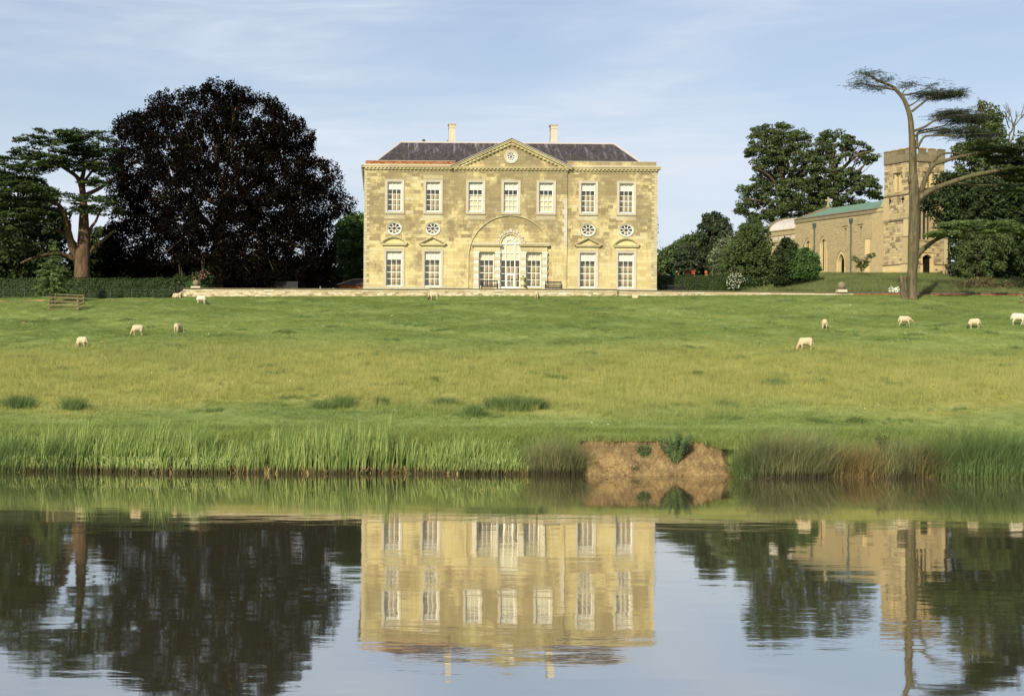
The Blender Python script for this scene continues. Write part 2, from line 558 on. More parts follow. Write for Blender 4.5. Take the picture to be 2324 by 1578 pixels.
L = {
    'beech': leaf_mat('copper_beech_leaves', (0.0038, 0.0035, 0.0028), (0.0062, 0.0052, 0.0040), (0.013, 0.009, 0.0065), 0.08, spec=0.0),
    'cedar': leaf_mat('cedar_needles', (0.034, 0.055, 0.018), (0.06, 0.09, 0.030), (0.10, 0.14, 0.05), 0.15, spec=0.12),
    'cedar_lit': leaf_mat('sunlit_cedar_needles', (0.11, 0.165, 0.05), (0.17, 0.24, 0.075), (0.25, 0.32, 0.12), 0.3, spec=0.12),  # brighter needle copy: sunlight on the lower boughs is put into the colour
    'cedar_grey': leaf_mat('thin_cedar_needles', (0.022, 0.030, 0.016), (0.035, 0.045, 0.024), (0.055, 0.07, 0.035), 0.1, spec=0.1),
    'young': leaf_mat('young_cedar_needles', (0.085, 0.13, 0.042), (0.125, 0.18, 0.06), (0.19, 0.25, 0.09), 0.25, spec=0.15),
    'oak': leaf_mat('oak_leaves', (0.040, 0.062, 0.020), (0.070, 0.100, 0.031), (0.13, 0.165, 0.055), 0.32, patch=0.35),
    'mid': leaf_mat('broadleaf_green', (0.036, 0.060, 0.017), (0.060, 0.092, 0.026), (0.095, 0.135, 0.040), 0.25),
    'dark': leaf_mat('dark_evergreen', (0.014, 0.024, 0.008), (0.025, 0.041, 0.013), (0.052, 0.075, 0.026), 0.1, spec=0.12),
    'pine': leaf_mat('pine_needles', (0.022, 0.034, 0.015), (0.034, 0.052, 0.022), (0.055, 0.075, 0.034), 0.1),
    'yew': leaf_mat('feathery_green', (0.045, 0.068, 0.018), (0.070, 0.100, 0.027), (0.115, 0.15, 0.048), 0.25),
    'bright': leaf_mat('bright_shrub', (0.04, 0.085, 0.02), (0.065, 0.13, 0.03), (0.10, 0.18, 0.045), 0.25),
    'hedge': leaf_mat('hedge_leaves', (0.014, 0.028, 0.007), (0.032, 0.056, 0.012), (0.070, 0.105, 0.024), 0.15, patch=1.2),
    'white': leaf_mat('grey_white_leaves', (0.06, 0.09, 0.035), (0.11, 0.145, 0.07), (0.32, 0.36, 0.22), 0.2),
    'flower': simple('white_blossom', (0.85, 0.85, 0.66), 0.8),
    'pink': simple('pink_blossom', (0.50, 0.20, 0.18), 0.8),
    'brown': leaf_mat('dry_undergrowth', (0.09, 0.075, 0.03), (0.14, 0.12, 0.045), (0.20, 0.17, 0.07), 0.15),
    'reed': leaf_mat('reed_green', (0.11, 0.185, 0.042), (0.27, 0.365, 0.095), (0.50, 0.56, 0.20), 0.4, patch=0.6, vr=(0.8, 1.15), base=(0.075, 0.060, 0.028)),
    'reed_blue': leaf_mat('bluish_reed', (0.12, 0.23, 0.09), (0.18, 0.32, 0.13), (0.26, 0.41, 0.17), 0.35, base=(0.075, 0.065, 0.03)),
    'straw': leaf_mat('reed_straw', (0.28, 0.19, 0.08), (0.42, 0.31, 0.13), (0.58, 0.46, 0.22), 0.2),
    'tip': simple('pale_reed_tip', (0.62, 0.62, 0.30), 0.8),
    'rush': leaf_mat('rush_green', (0.10, 0.155, 0.045), (0.14, 0.21, 0.065), (0.20, 0.26, 0.09), 0.35),
    'sedge': leaf_mat('sedge_green_brown', (0.13, 0.165, 0.065), (0.21, 0.24, 0.10), (0.38, 0.32, 0.15), 0.4, base=(0.10, 0.085, 0.05)),
    'orange_sedge': leaf_mat('rusty_sedge', (0.17, 0.15, 0.055), (0.28, 0.20, 0.075), (0.38, 0.26, 0.11), 0.3),
    'thistle': leaf_mat('thistle_leaves', (0.07, 0.13, 0.045), (0.12, 0.20, 0.07), (0.19, 0.28, 0.11), 0.25),
}

# ground: pasture with bands of longer yellowing grass; tufts use the same colour field
def pasture(g, blade=False):
    p = g.pos()
    x, y, z = g.sep(p)
    wob = g.math('MULTIPLY', g.math('SUBTRACT', g.noise(0.09, 3, 0.5), 0.5), 16.0)
    yy = g.math('ADD', y, wob)
    band = g.math('MULTIPLY', g.mr(yy, 61.5, 67.0), g.mr(yy, 92, 76))
    patch = g.mr(g.noise(0.22, 5, 0.62, g.map(p, scale=(0.55, 1, 1))), 0.38, 0.66)
    fine = g.noise(1.6, 4, 0.7, g.map(p, scale=(0.6, 1, 1)))
    green = g.mix(patch, (0.185, 0.240, 0.072), (0.275, 0.318, 0.100))
    green = g.mix(g.mr(fine, 0.35, 0.75), g.mix(1.0, green, (0.74, 0.80, 0.80), 'MULTIPLY'), green)
    yel = g.mix(g.mr(g.noise(0.5, 4, 0.6), 0.3, 0.7), (0.25, 0.265, 0.075), (0.35, 0.335, 0.11))
    c = g.mix(g.math('MULTIPLY', band, g.mr(fine, 0.15, 0.55, 0.55, 1)), green, yel)
    crest = g.mr(yy, 112, 120)
    c = g.mix(g.math('MULTIPLY', crest, 0.55), c, (0.14, 0.195, 0.055))
    mot = g.mr(g.noise(0.75, 5, 0.7, g.map(p, scale=(0.45, 1.0, 1))), 0.56, 0.72)
    c = g.mix(g.math('MULTIPLY', mot, 0.50), c, (0.125, 0.19, 0.05))
    c = g.mix(g.mr(y, 60.5, 56.5, 0, 0.35), c, g.mix(fine, (0.20, 0.27, 0.075), (0.30, 0.34, 0.11)))
    return c

m, g = material('pasture_ground')
c = pasture(g)
p = g.pos()
x, y, z = g.sep(p)
bare = g.math('MULTIPLY', g.mr(z, 0.20, 0.02), g.mr(g.noise(0.8, 4), 0.3, 0.6, 0.7, 1))
c = g.mix(bare, c, (0.13, 0.095, 0.05))
mnd = g.mr(y, 122, 125)
c = g.mix(g.math('MULTIPLY', mnd, 0.85), c, g.mix(g.noise(1.0, 5, 0.7), (0.10, 0.135, 0.040), (0.20, 0.225, 0.07)))
g.out(g.bsdf(c, 0.95, 0.1, g.bump(g.noise(7, 5, 0.8), 0.8, 0.06)))
M['ground'] = m

def blade_mat(name, mul, rv=0.35, tip=(0.3, 0.28, 0.1), tipf=0.0):
    m, g = material(name)
    c = pasture(g)
    r = g.rnd()
    c = g.mix(g.math('MULTIPLY', r, rv), c, tip)
    i = g.mr(g.island(), 0, 1, 0.72, 1.28, False)
    sc_ = g.n('ShaderNodeVectorMath', operation='SCALE')
    g.put(sc_.inputs[0], g.mix(1.0, c, mul, 'MULTIPLY'))
    g.put(sc_.inputs['Scale'], i)
    b1 = g.bsdf(sc_.outputs[0], 0.7, 0.12)
    tl = g.n('ShaderNodeBsdfTranslucent')
    g.put(tl.inputs[0], sc_.outputs[0])
    mx = g.n('ShaderNodeMixShader')
    mx.inputs[0].default_value = 0.35
    m.node_tree.links.new(b1, mx.inputs[1])
    m.node_tree.links.new(tl.outputs[0], mx.inputs[2])
    g.out(mx.outputs[0])
    return m
M['blade'] = blade_mat('pasture_blades', (1.15, 1.15, 1.1), 0.25, (0.24, 0.27, 0.07))
M['tall_blade'] = blade_mat('long_grass_blades', (1.12, 1.14, 1.1), 0.35, (0.38, 0.35, 0.14))
M['mound_blade'] = leaf_mat('mound_grass', (0.10, 0.135, 0.04), (0.16, 0.20, 0.06), (0.27, 0.28, 0.11), 0.35, patch=0.3, vr=(0.6, 1.3))

# bare clay bank
m, g = material('clay_bank')
p = g.pos()
vo = g.n('ShaderNodeTexVoronoi', feature='DISTANCE_TO_EDGE')
g.put(vo.inputs['Vector'], g.map(p, scale=(1, 1, 1.2)))
vo.inputs['Scale'].default_value = 8.0
crack = g.mr(vo.outputs['Distance'], 0.0, 0.05, 1, 0)
c = g.mix(g.mr(g.noise(1.1, 5, 0.7), 0.36, 0.62), (0.125, 0.08, 0.036), (0.30, 0.205, 0.088))
c = g.mix(g.mr(g.noise(14, 4, 0.7), 0.45, 0.7, 0, 0.5), c, (0.40, 0.33, 0.19))
c = g.mix(g.math('MULTIPLY', crack, 0.22), c, (0.12, 0.08, 0.035))
x, y, z = g.sep(p)
band_ = g.math('MULTIPLY', g.mr(z, 0.45, 0.8), g.mr(z, 1.22, 1.05))
c = g.mix(g.math('MULTIPLY', band_, g.mr(g.noise(0.8, 4), 0.35, 0.6, 0.2, 0.75)), c, (0.15, 0.10, 0.05))
g.out(g.bsdf(c, 0.95, 0.1, g.bump(g.math('SUBTRACT', g.noise(9, 5, 0.7), g.math('MULTIPLY', crack, 0.2)), 1.0, 0.06)))
M['clay'] = m
M['sand'] = simple('sandy_track', (0.42, 0.29, 0.12), 0.95, var=0.2, scale=4)

# lake
m, g = material('lake_water')
p = g.pos()
x, y, z = g.sep(p)
calm = g.mr(g.noise(0.11, 3, 0.6, g.map(p, scale=(0.35, 1, 1))), 0.42, 0.68)
near = g.mr(y, 50, 24, 0.55, 1.0)
h1 = g.noise(0.55, 2, 0.5, g.map(p, scale=(0.45, 1.0, 1)))
h2 = g.noise(2.6, 3, 0.5, g.map(p, scale=(0.40, 1.0, 1)), 0.3)
h3 = g.noise(9.0, 2, 0.5, g.map(p, scale=(0.35, 1.0, 1)))
h = g.math('ADD', g.math('MULTIPLY', h1, 0.0075), g.math('MULTIPLY', h2, g.mr(calm, 0, 1, 0.0009, 0.0030, False)))
h = g.math('ADD', h, g.math('MULTIPLY', h3, g.mr(calm, 0, 1, 0.0001, 0.0009, False)))
h = g.math('MULTIPLY', h, near)
nb = g.bump(h, 1.0, 1.0)
dif = g.bsdf((0.078, 0.074, 0.042), 0.9, 0.0)
gl = g.n('ShaderNodeBsdfGlossy')
gl.inputs['Roughness'].default_value = 0.03
gl.inputs['Color'].default_value = (0.96, 0.92, 0.86, 1)
g.put(gl.inputs['Normal'], nb)
fr = g.n('ShaderNodeFresnel')
fr.inputs['IOR'].default_value = 1.333
fac = g.math('MAXIMUM', fr.outputs[0], 0.0)
fac = g.mr(fac, 0.02, 0.75, 0.68, 0.84, False)
mx = g.n('ShaderNodeMixShader')
g.put(mx.inputs[0], fac)
m.node_tree.links.new(dif, mx.inputs[1])
m.node_tree.links.new(gl.outputs[0], mx.inputs[2])
g.out(mx.outputs[0])
M['water'] = m

# sheep
m, g = material('cream_fleece')
c = g.mix(g.noise(6, 4, 0.7), (0.40, 0.32, 0.19), (0.60, 0.50, 0.32))
g.out(g.bsdf(c, 0.95, 0.1, g.bump(g.noise(22, 3), 1.0, 0.03)))
M['fleece'] = m
m, g = material('white_fleece')
c = g.mix(g.noise(6, 4, 0.7), (0.52, 0.45, 0.32), (0.72, 0.65, 0.50))
g.out(g.bsdf(c, 0.95, 0.1, g.bump(g.noise(22, 3), 1.0, 0.03)))
M['fleece_white'] = m
M['face_pink'] = simple('pinkish_muzzle', (0.52, 0.36, 0.22), 0.9)
M['face_dark'] = simple('dark_muzzle', (0.06, 0.05, 0.045), 0.9)

# ------------------------------------------------------------------ ground, lake
def grid_mesh(name, xs, ys_, fz, mat):
    X, Y = np.meshgrid(xs, ys_)
    Z = fz(X, Y)
    V = np.stack([X.ravel(), Y.ravel(), Z.ravel()], 1)
    nx, ny = len(xs), len(ys_)
    i = np.arange(nx * ny).reshape(ny, nx)
    Fq = np.stack([i[:-1, :-1].ravel(), i[:-1, 1:].ravel(), i[1:, 1:].ravel(), i[1:, :-1].ravel()], 1)
    return npmesh(name, (V, Fq), 4, mat, smooth=True)

xs = np.concatenate([[-1500, -900, -500, -300, -200, -150, -110, -80, -60], np.arange(-46, 80, 0.5), [84, 90, 100, 120, 150, 200, 300, 500, 900, 1500]])
ysl = np.concatenate([[-600, -200, -60, -20], np.arange(-8, 18, 1.0), np.arange(20, 52, 4.0), np.arange(53.2, 60, 0.2), np.arange(60, 121.6, 0.5), [121.8, 121.94, 122.0, 122.08, 122.3], np.arange(123, 200, 1.0), [205, 215, 230, 260, 300, 350, 420, 520, 700, 1000, 1600, 2600, 4000]])
link('ground', grid_mesh('ground', xs, ysl, gh, M['ground']), kind='structure')
wx = np.linspace(-300, 300, 13)
wy = np.linspace(-40, 58.0, 9)
link('lake', grid_mesh('lake', wx, wy, lambda a, b: 0 * a, M['water']), kind='structure')

# sandy sheep track at the hedge foot
def track(name, px0, px1, py0, py1, wpx):
    n = 36
    vs, fs = [], []
    for i in range(n + 1):
        t = i / n
        wob = 0.6 * math.sin(9 * t + px0) + 0.5 * math.sin(23 * t)
        w = wpx * (0.6 + 0.4 * math.sin(7 * t + 1)) * min(1, 6 * t + 0.25, 6 * (1 - t) + 0.25)
        a = on_ground(px0 + (px1 - px0) * t, py0 + (py1 - py0) * t + wob - w, 95)
        b = on_ground(px0 + (px1 - px0) * t, py0 + (py1 - py0) * t + wob + w, 95)
        vs += [a + Vector((0, 0, 0.035)), b + Vector((0, 0, 0.035))]
        if i:
            fs.append((2 * i - 2, 2 * i - 1, 2 * i + 1, 2 * i))
    mb = MB()
    mb.add(vs, fs)
    return mb.build(name, M['sand'], kind='structure')
track('path', -30, 106, 685, 682, 2.3)
track('path', 205, 262, 680.5, 680.5, 0.7)
track('path', 318, 352, 683.5, 684, 0.6)

# bare clay bank at the water's edge
def earth_bank():
    nx_, nv = 150, 22
    x0, x1 = P(1300, 1060, 55).x, P(1684, 1060, 55).x
    vs, fs = [], []
    for i in range(nx_ + 1):
        t = i / nx_
        x = x0 + (x1 - x0) * t
        ys0 = float(shore(np.array([x]))[0])
        e = min(1.0, 12 * t, 9 * (1 - t)) ** 0.7

        top = (1.31 + 0.03 * math.sin(2.3 * x) + 0.025 * math.sin(7 * x) + 0.02 * math.sin(19 * x) - 0.42 * max(0, (t - 0.72) / 0.28)) * e
        for j in range(nv + 1):
            v = j / nv
            prof = 0.15 + 1.0 * v ** 0.8 if v < 0.8 else 0.15 + 1.0 * 0.8365 + 0.45 * (v - 0.8)
            y = ys0 - 0.28 + 1.15 * v + 0.16 * math.sin(3.2 * v) * (0.6 + 0.4 * math.sin(0.7 * x)) + 0.016 * math.sin(5.7 * x - 9 * v) + 0.014 * math.sin(15 * x + 17 * v) * math.sin(9 * x) + 0.012 * math.sin(31 * x - 23 * v) + (1 - e) * 1.0
            z = -0.12 + (top + 0.12) * v + 0.025 * math.sin(17 * x + 11 * v) * math.sin(math.pi * v)
            vs.append((x, y, z))
        if i:
            for j in range(nv):
                a = (i - 1) * (nv + 1) + j
                fs.append((a, a + nv + 1, a + nv + 2, a + 1))
    # lip running back under the turf
    base = len(vs)
    for i in range(nx_ + 1):
        q = vs[i * (nv + 1) + nv]
        vs.append((q[0], q[1] + 1.6, ghf(q[0], q[1] + 1.6) - 0.06))
        if i:
            fs.append(((i - 1) * (nv + 1) + nv, i * (nv + 1) + nv, base + i, base + i - 1))
    mb = MB()
    mb.add(vs, fs)
    o = mb.build('clay_bank', M['clay'], smooth=True, kind='structure')
    # loose stones and clods on it
    mb = MB()
    for k in range(420):
        i = random.randrange(nx_)
        j = random.randrange(nv)
        q = Vector(vs[i * (nv + 1) + j])
        s = random.uniform(0.012, 0.04) * (2.0 if random.random() < 0.06 else 1)
        pts = [q + Vector((random.uniform(-1, 1), random.uniform(-1, 1), random.uniform(-1, 1))) * s for _ in range(4)]
        mb.add(pts, [(0, 1, 2), (0, 2, 3), (0, 3, 1), (1, 3, 2)])
    mb.build('clod', M['clay'], o, kind='stuff')
earth_bank()

# ------------------------------------------------------------------ walls of single blocks
def sub_rect(pc, h):
    u0, u1, v0, v1 = pc
    a0, a1, b0, b1 = h
    if a1 <= u0 or a0 >= u1 or b1 <= v0 or b0 >= v1:
        return [pc]
    r = []
    if a0 > u0: r.append((u0, a0, v0, v1))
    if a1 < u1: r.append((a1, u1, v0, v1))
    m0, m1 = max(u0, a0), min(u1, a1)
    if b0 > v0: r.append((m0, m1, v0, b0))
    if b1 < v1: r.append((m0, m1, b1, v1))
    return r

def sub_curve(pc, cv, step=0.09):
    """remove lo(u) < v < hi(u) for ua < u < ub; returns polygons"""
    u0, u1, v0, v1 = pc
    ua, ub, lo, hi = cv
    if ub <= u0 or ua >= u1:
        return [[(u0, v0), (u1, v0), (u1, v1), (u0, v1)]]
    m0, m1 = max(u0, ua), min(u1, ub)
    us = np.linspace(m0, m1, 5)
    los = [lo(u) for u in us]
    his = [hi(u) for u in us]
    if min(los) >= v1 or max(his) <= v0:
        return [[(u0, v0), (u1, v0), (u1, v1), (u0, v1)]]
    out = []
    if ua > u0: out.append([(u0, v0), (ua, v0), (ua, v1), (u0, v1)])
    if ub < u1: out.append([(ub, v0), (u1, v0), (u1, v1), (ub, v1)])
    n = max(1, int(math.ceil((m1 - m0) / step)))
    for i in range(n):
        a, b = m0 + (m1 - m0) * i / n, m0 + (m1 - m0) * (i + 1) / n
        la, lb = min(v1, lo(a)), min(v1, lo(b))
        if la > v0 + 1e-3 or lb > v0 + 1e-3:
            out.append([(a, v0), (b, v0), (b, max(v0, lb)), (a, max(v0, la))])
        ha, hb = max(v0, hi(a)), max(v0, hi(b))
        if ha < v1 - 1e-3 or hb < v1 - 1e-3:
            out.append([(a, min(v1, ha)), (b, min(v1, hb)), (b, v1), (a, v1)])
    return out

def masonry(parent, f, rect, holes, curves, ch, wmin, wmax, mat, w0, w1, proud=0.012, joint=0.012, name='stone_block', singles=300, tintf=None, chv=0.0, jit=0.0, rest_name='stonework'):
    """lays one wall block by block; the largest become parts, the rest one joined part"""
    u0, u1, v0, v1 = rect
    blocks = []
    v = v0
    row = 0
    while v < v1 - 0.02:
        h = ch * (1 + chv * random.uniform(-1, 1))
        vt = min(v1, v + h)
        if v1 - vt < ch * 0.4:
            vt = v1
        u = u0 - random.uniform(0, wmin)
        while u < u1:
            w = random.uniform(wmin, wmax)
            a, b = max(u0, u), min(u1, u + w)
            if u1 - b < wmin * 0.4:
                b = u1
                w = u1 - u + 1
            if b - a > 0.04:
                pcs = [(a, b, v, vt)]
                for hl in holes:
                    pcs = [q for p_ in pcs for q in sub_rect(p_, hl)]
                for pc in pcs:
                    if pc[1] - pc[0] < 0.03 or pc[3] - pc[2] < 0.03:
                        continue
                    j = joint / 2
                    pc2 = (pc[0] + j, pc[1] - j, pc[2] + j, pc[3] - j)
                    polys = None
                    for cv in curves:
                        if polys is None:
                            polys = sub_curve(pc2, cv)
                        else:
                            nw = []
                            for pl in polys:
                                us_ = [q[0] for q in pl]
                                vs_ = [q[1] for q in pl]
                                if len(set(round(q, 4) for q in us_)) == 2 and len(set(round(q, 4) for q in vs_)) == 2:
                                    nw += sub_curve((min(us_), max(us_), min(vs_), max(vs_)), cv)
                                else:
                                    nw.append(pl)
                            polys = nw
                    if polys is None:
                        polys = [[(pc2[0], pc2[2]), (pc2[1], pc2[2]), (pc2[1], pc2[3]), (pc2[0], pc2[3])]]
                    if jit:
                        polys = [[(p_[0] + random.uniform(-jit, jit), p_[1] + random.uniform(-jit, jit)) for p_ in pl] for pl in polys]
                    if polys:
                        t = tintf(0.5 * (pc[0] + pc[1]), 0.5 * (pc[2] + pc[3])) if tintf else random.random()
                        blocks.append(((pc[1] - pc[0]) * (pc[3] - pc[2]), polys, t, w1 + random.uniform(0, proud)))
            u += w
        v = vt
        row += 1
    blocks.sort(key=lambda q: -q[0])
    for i, (ar, polys, t, wt) in enumerate(blocks[:singles]):
        mb = MB()
        for pl in polys:
            mb.prism(pl, w0, wt, f, t)
        mb.build(name, mat, parent)
    if len(blocks) > singles:
        mb = MB()
        for (ar, polys, t, wt) in blocks[singles:]:
            for pl in polys:
                mb.prism(pl, w0, wt, f, t)
        mb.build(rest_name, mat, parent, kind='stuff')

def ellipse_ring(mb, f, cu, cv, rx0, ry0, rx1, ry1, w0, w1, n=28, tint=0.7, a0=0.0, a1=2 * math.pi, mi=0):
    for i in range(n):
        p = a0 + (a1 - a0) * i / n
        q = a0 + (a1 - a0) * (i + 1) / n
        mb.prism([(cu + rx0 * math.cos(p), cv + ry0 * math.sin(p)), (cu + rx1 * math.cos(p), cv + ry1 * math.sin(p)),
                  (cu + rx1 * math.cos(q), cv + ry1 * math.sin(q)), (cu + rx0 * math.cos(q), cv + ry0 * math.sin(q))], w0, w1, f, tint, mi, back=True)

# ------------------------------------------------------------------ the house
HX, HY, HZ = 11.46, 126.0, 10.1
house = thing('country_house', 'honey limestone country house with slate hipped roof, central pediment and great arched recess', 'house', (HX, HY, HZ))
def fh(u, v, w=0.0):
    return (u, -w, v)
def bxf(mb, u0, u1, v0, v1, w0, w1, tint=0.7, mi=0):
    mb.box(u0, u1, -w1, -w0, v0, v1, tint, mi)

UPX = [-10.30, -6.89, -3.12, 0.0, 3.12, 6.87, 10.25]
GRX = [-10.30, -6.89, 6.87, 10.25]
HALF = 12.96
CB = 5.0
PR = 0.12          # how far the central bay stands forward
UP_W, UP_B, UP_T = 1.27, 6.80, 9.42      # upper sash opening
GR_W, GR_B, GR_T = 1.41, 0.16, 3.26
OVZ = 5.30
ARC, ARZ = 3.70, 2.78
def arch_top(u):
    return ARZ + math.sqrt(max(0, ARC * ARC - u * u)) if abs(u) < ARC else -99

def ov(cx, rx=0.64, ry=0.55, cz=OVZ):
    def h(u):
        k = 1 - ((u - cx) / rx) ** 2
        return ry * math.sqrt(k) if k > 0 else -1
    return (cx - rx, cx + rx, lambda u: cz - max(0, h(u)), lambda u: cz + max(0, h(u)))

def tint_house(u, v):
    r = random.random()
    if v < 4.2:
        return min(1, 0.30 + 0.6 * r)
    if r < 0.08:
        return 0.92
    if r < 0.26:
        return 0.10 * random.random()
    return 0.10 + 0.75 * r

up_holes = [(x - UP_W / 2, x + UP_W / 2, UP_B, UP_T) for x in UPX]
gr_holes = [(x - GR_W / 2, x + GR_W / 2, GR_B, GR_T) for x in GRX]
TOP = 10.40
for sgn in (-1, 1):
    u0, u1 = (-HALF, -CB) if sgn < 0 else (CB, HALF)
    hol = [h for h in up_holes + gr_holes if u0 < 0.5 * (h[0] + h[1]) < u1]
    cvs = [ov(x) for x in GRX if u0 < x < u1]
    q0, q1 = (u0 + 0.47, u1) if sgn < 0 else (u0, u1 - 0.47)
    masonry(house, fh, (q0, q1, 0.0, TOP), hol, cvs, 0.30, 0.36, 0.95, M['stone'], -0.05, 0.0, 0.006, 0.006, singles=70, tintf=tint_house)
    masonry(house, fh, (u0, u1, -0.5, 11.0), hol, cvs, 20, 30, 31, M['mortar'], -0.40, -0.012, 0.0, 0, name='wall_core', singles=1)
    # quoins, long and short
    v, k = 0.0, 0
    while v < TOP - 0.05:
        h = min(0.248, TOP - v)
        wl = 0.47 if k % 2 else 0.25
        e = u0 if sgn < 0 else u1
        mb = MB()
        a, b = (e - 0.03, e + wl) if sgn < 0 else (e - wl, e + 0.03)
        bxf(mb, a, b, v + 0.006, v + h - 0.008, -0.05, 0.035 + random.uniform(-.006, .006), random.random())
        mb.build('quoin', M['quoin'], house)
        if wl < 0.4:
            mb = MB()
            a, b = (e + 0.258, e + 0.47) if sgn < 0 else (e - 0.47, e - 0.258)
            bxf(mb, a, b, v + 0.004, v + h - 0.004, -0.05, 0.006, random.random())
            mb.build('stone_block', M['stone'], house)
        v += h
        k += 1
# central bay, outside and inside the blind arch
up3 = [h for h in up_holes if abs(h[0]) < 4.5]
arch_hole = (-ARC, ARC, -9.0, ARZ)
arch_cv = (-ARC, ARC, lambda u: ARZ - 0.01, arch_top)
def f_c(u, v, w=0.0):
    return (u, -(w + PR), v)
masonry(house, f_c, (-CB, CB, 0.0, TOP + 0.02), up3 + [arch_hole], [arch_cv], 0.30, 0.36, 0.95, M['stone'], -0.05, 0.0, 0.006, 0.006, singles=60, tintf=tint_house)
masonry(house, f_c, (-CB, CB, -0.5, 11.0), up3 + [arch_hole], [arch_cv], 20, 30, 31, M['mortar'], -0.50, -0.012, 0, 0, name='wall_core', singles=1)
# recessed panel
SWX, SWW, SW_T = 2.09, 1.30, 3.26
CWH = 0.88
DT = 3.98
venh = [(-SWX - SWW / 2, -SWX + SWW / 2, 0.16, SW_T), (SWX - SWW / 2, SWX + SWW / 2, 0.16, SW_T), (-CWH, CWH, -9, DT)]
vencv = (-CWH, CWH, lambda u: DT - 0.01, lambda u: DT + math.sqrt(max(0, CWH ** 2 - u * u)))
out_arch = (-ARC - 0.01, ARC + 0.01, lambda u: arch_top(u) - 0.0, lambda u: 99)
def f_p(u, v, w=0.0):
    return (u, -(w + PR - 0.09), v)
def tint_panel(u, v):
    return 0.16 + 0.35 * random.random() if random.random() < 0.8 else 0.8
masonry(house, f_p, (-ARC, ARC, 0.0, 6.5), venh, [out_arch, vencv], 0.30, 0.4, 0.9, M['stone'], -0.05, 0.0, 0.004, 0.008, singles=20, tintf=tint_panel)
masonry(house, f_p, (-ARC - 0.1, ARC + 0.1, -0.5, 6.7), venh, [vencv], 20, 30, 31, M['mortar'], -0.34, -0.012, 0, 0, name='wall_core', singles=1)

mb = MB()   # thin moulding round the arch
for i in range(48):
    p, q = math.pi * i / 48, math.pi * (i + 1) / 48
    mb.prism([(r_ * math.cos(a), ARZ + r_ * math.sin(a)) for r_, a in ((ARC - 0.005, p), (ARC + 0.07, p), (ARC + 0.07, q), (ARC - 0.005, q))], -0.1, 0.03, f_c, 0.95)
for s in (-1, 1):
    a, b = sorted((s * (ARC - 0.005), s * (ARC + 0.07)))
    mb.prism([(a, 0), (b, 0), (b, ARZ), (a, ARZ)], -0.1, 0.03, f_c, 0.8)
mb.build('arch_moulding', M['dressed'], house)

# repaired pale strip on the right edge of the central bay
v = 3.85
k = 0
while v < 8.1:
    h = random.uniform(0.28, 0.5)
    w_ = 0.27 + (0.16 if k % 2 else 0)
    mb = MB()
    mb.prism([(CB - w_, v), (CB + 0.01, v), (CB + 0.01, min(8.1, v + h) - 0.01), (CB - w_, min(8.1, v + h) - 0.01)], 0.0, 0.016, f_c, random.random())
    mb.build('repair_stone', M['pale_stone'], house)
    v += h
    k += 1

# side and back walls
mb = MB()
mb.box(-HALF, -HALF + 0.5, 0.42, 20, -0.5, 11.0)
mb.box(HALF - 0.5, HALF, 0.42, 20, -0.5, 11.0)
mb.box(-HALF + 0.5, HALF - 0.5, 19.5, 20, -0.5, 11.0)
mb.build('wall', M['stone'], house)
mb = MB()
mb.box(-HALF + 0.5, HALF - 0.5, 0.75, 0.85, -0.4, 10.6)
mb.build('interior', M['interior'], house)

# plinth
mb = MB()
for a, b, w in ((-HALF - 0.05, -CB, 0.07), (-CB, -ARC, 0.07 + PR), (ARC, CB, 0.07 + PR), (CB, HALF + 0.05, 0.07)):
    mb = MB()
    bxf(mb, a, b, -0.5, 0.13, -0.05, w, 0.3)
    mb.build('plinth', M['weathered'], house)
mb = MB()
bxf(mb, -ARC, ARC, -0.5, 0.06, -0.05, 0.10, 0.3)
mb.build('doorstep', M['weathered'], house)

# cornice
def cornice(name, u0, u1, w, e0=0.0, e1=0.0):
    """horizontal cornice: bed mould, corona, cymatium"""
    mb = MB()
    bxf(mb, u0 - e0 * 0.2, u1 + e1 * 0.2, 10.34, 10.44, -0.3 + w, 0.05 + w, 0.9)
    bxf(mb, u0 - e0 * 0.3, u1 + e1 * 0.3, 10.44, 10.50, -0.3 + w, 0.09 + w, 0.9)
    bxf(mb, u0, u1, 10.50, 10.605, -0.3 + w, 0.16 + w, 0.8)
    bxf(mb, u0, u1, 10.605, 10.655, -0.3 + w, 0.07 + w, 0.5)
    bxf(mb, u0 - e0 * 0.9, u1 + e1 * 0.9, 10.655, 10.78, -0.3 + w, 0.29 + w, 0.9)
    bxf(mb, u0 - e0, u1 + e1, 10.78, 10.90, -0.3 + w, 0.34 + w, 0.95)
    return mb.build(name, M['dressed'], house)
cornice('cornice', -HALF, -CB, 0, 0.31, 0)
cornice('cornice', CB, HALF, 0, 0, 0.31)
mb = MB()
bxf(mb, -CB - 0.06, CB + 0.06, 10.34, 10.44, PR - 0.4, PR + 0.05, 0.9)
bxf(mb, -CB - 0.1, CB + 0.1, 10.44, 10.50, PR - 0.4, PR + 0.09, 0.9)
bxf(mb, -CB, CB, 10.50, 10.60, PR - 0.4, PR + 0.16, 0.8)
bxf(mb, -CB, CB, 10.60, 10.64, PR - 0.4, PR + 0.07, 0.5)
bxf(mb, -CB - 0.28, CB + 0.28, 10.64, 10.74, PR - 0.4, PR + 0.29, 0.9)
bxf(mb, -CB - 0.30, CB + 0.30, 10.74, 10.80, PR - 0.4, PR + 0.32, 0.6)
mb.build('cornice', M['dressed'], house)
mb = MB()
def mods(u0, u1, w):
    n = int(round((u1 - u0) / 0.337))
    for i in range(n):
        u = u0 + (i + 0.5) * (u1 - u0) / n
        bxf(mb, u - 0.085, u + 0.085, 10.52, 10.652, 0.055 + w, 0.25 + w, 0.8)
mods(-HALF - 0.05, -CB - 0.25, 0)
mods(CB + 0.25, HALF + 0.05, 0)
mods(-CB - 0.05, CB + 0.05, PR)
sl = (13.27 - 10.80) / 5.36
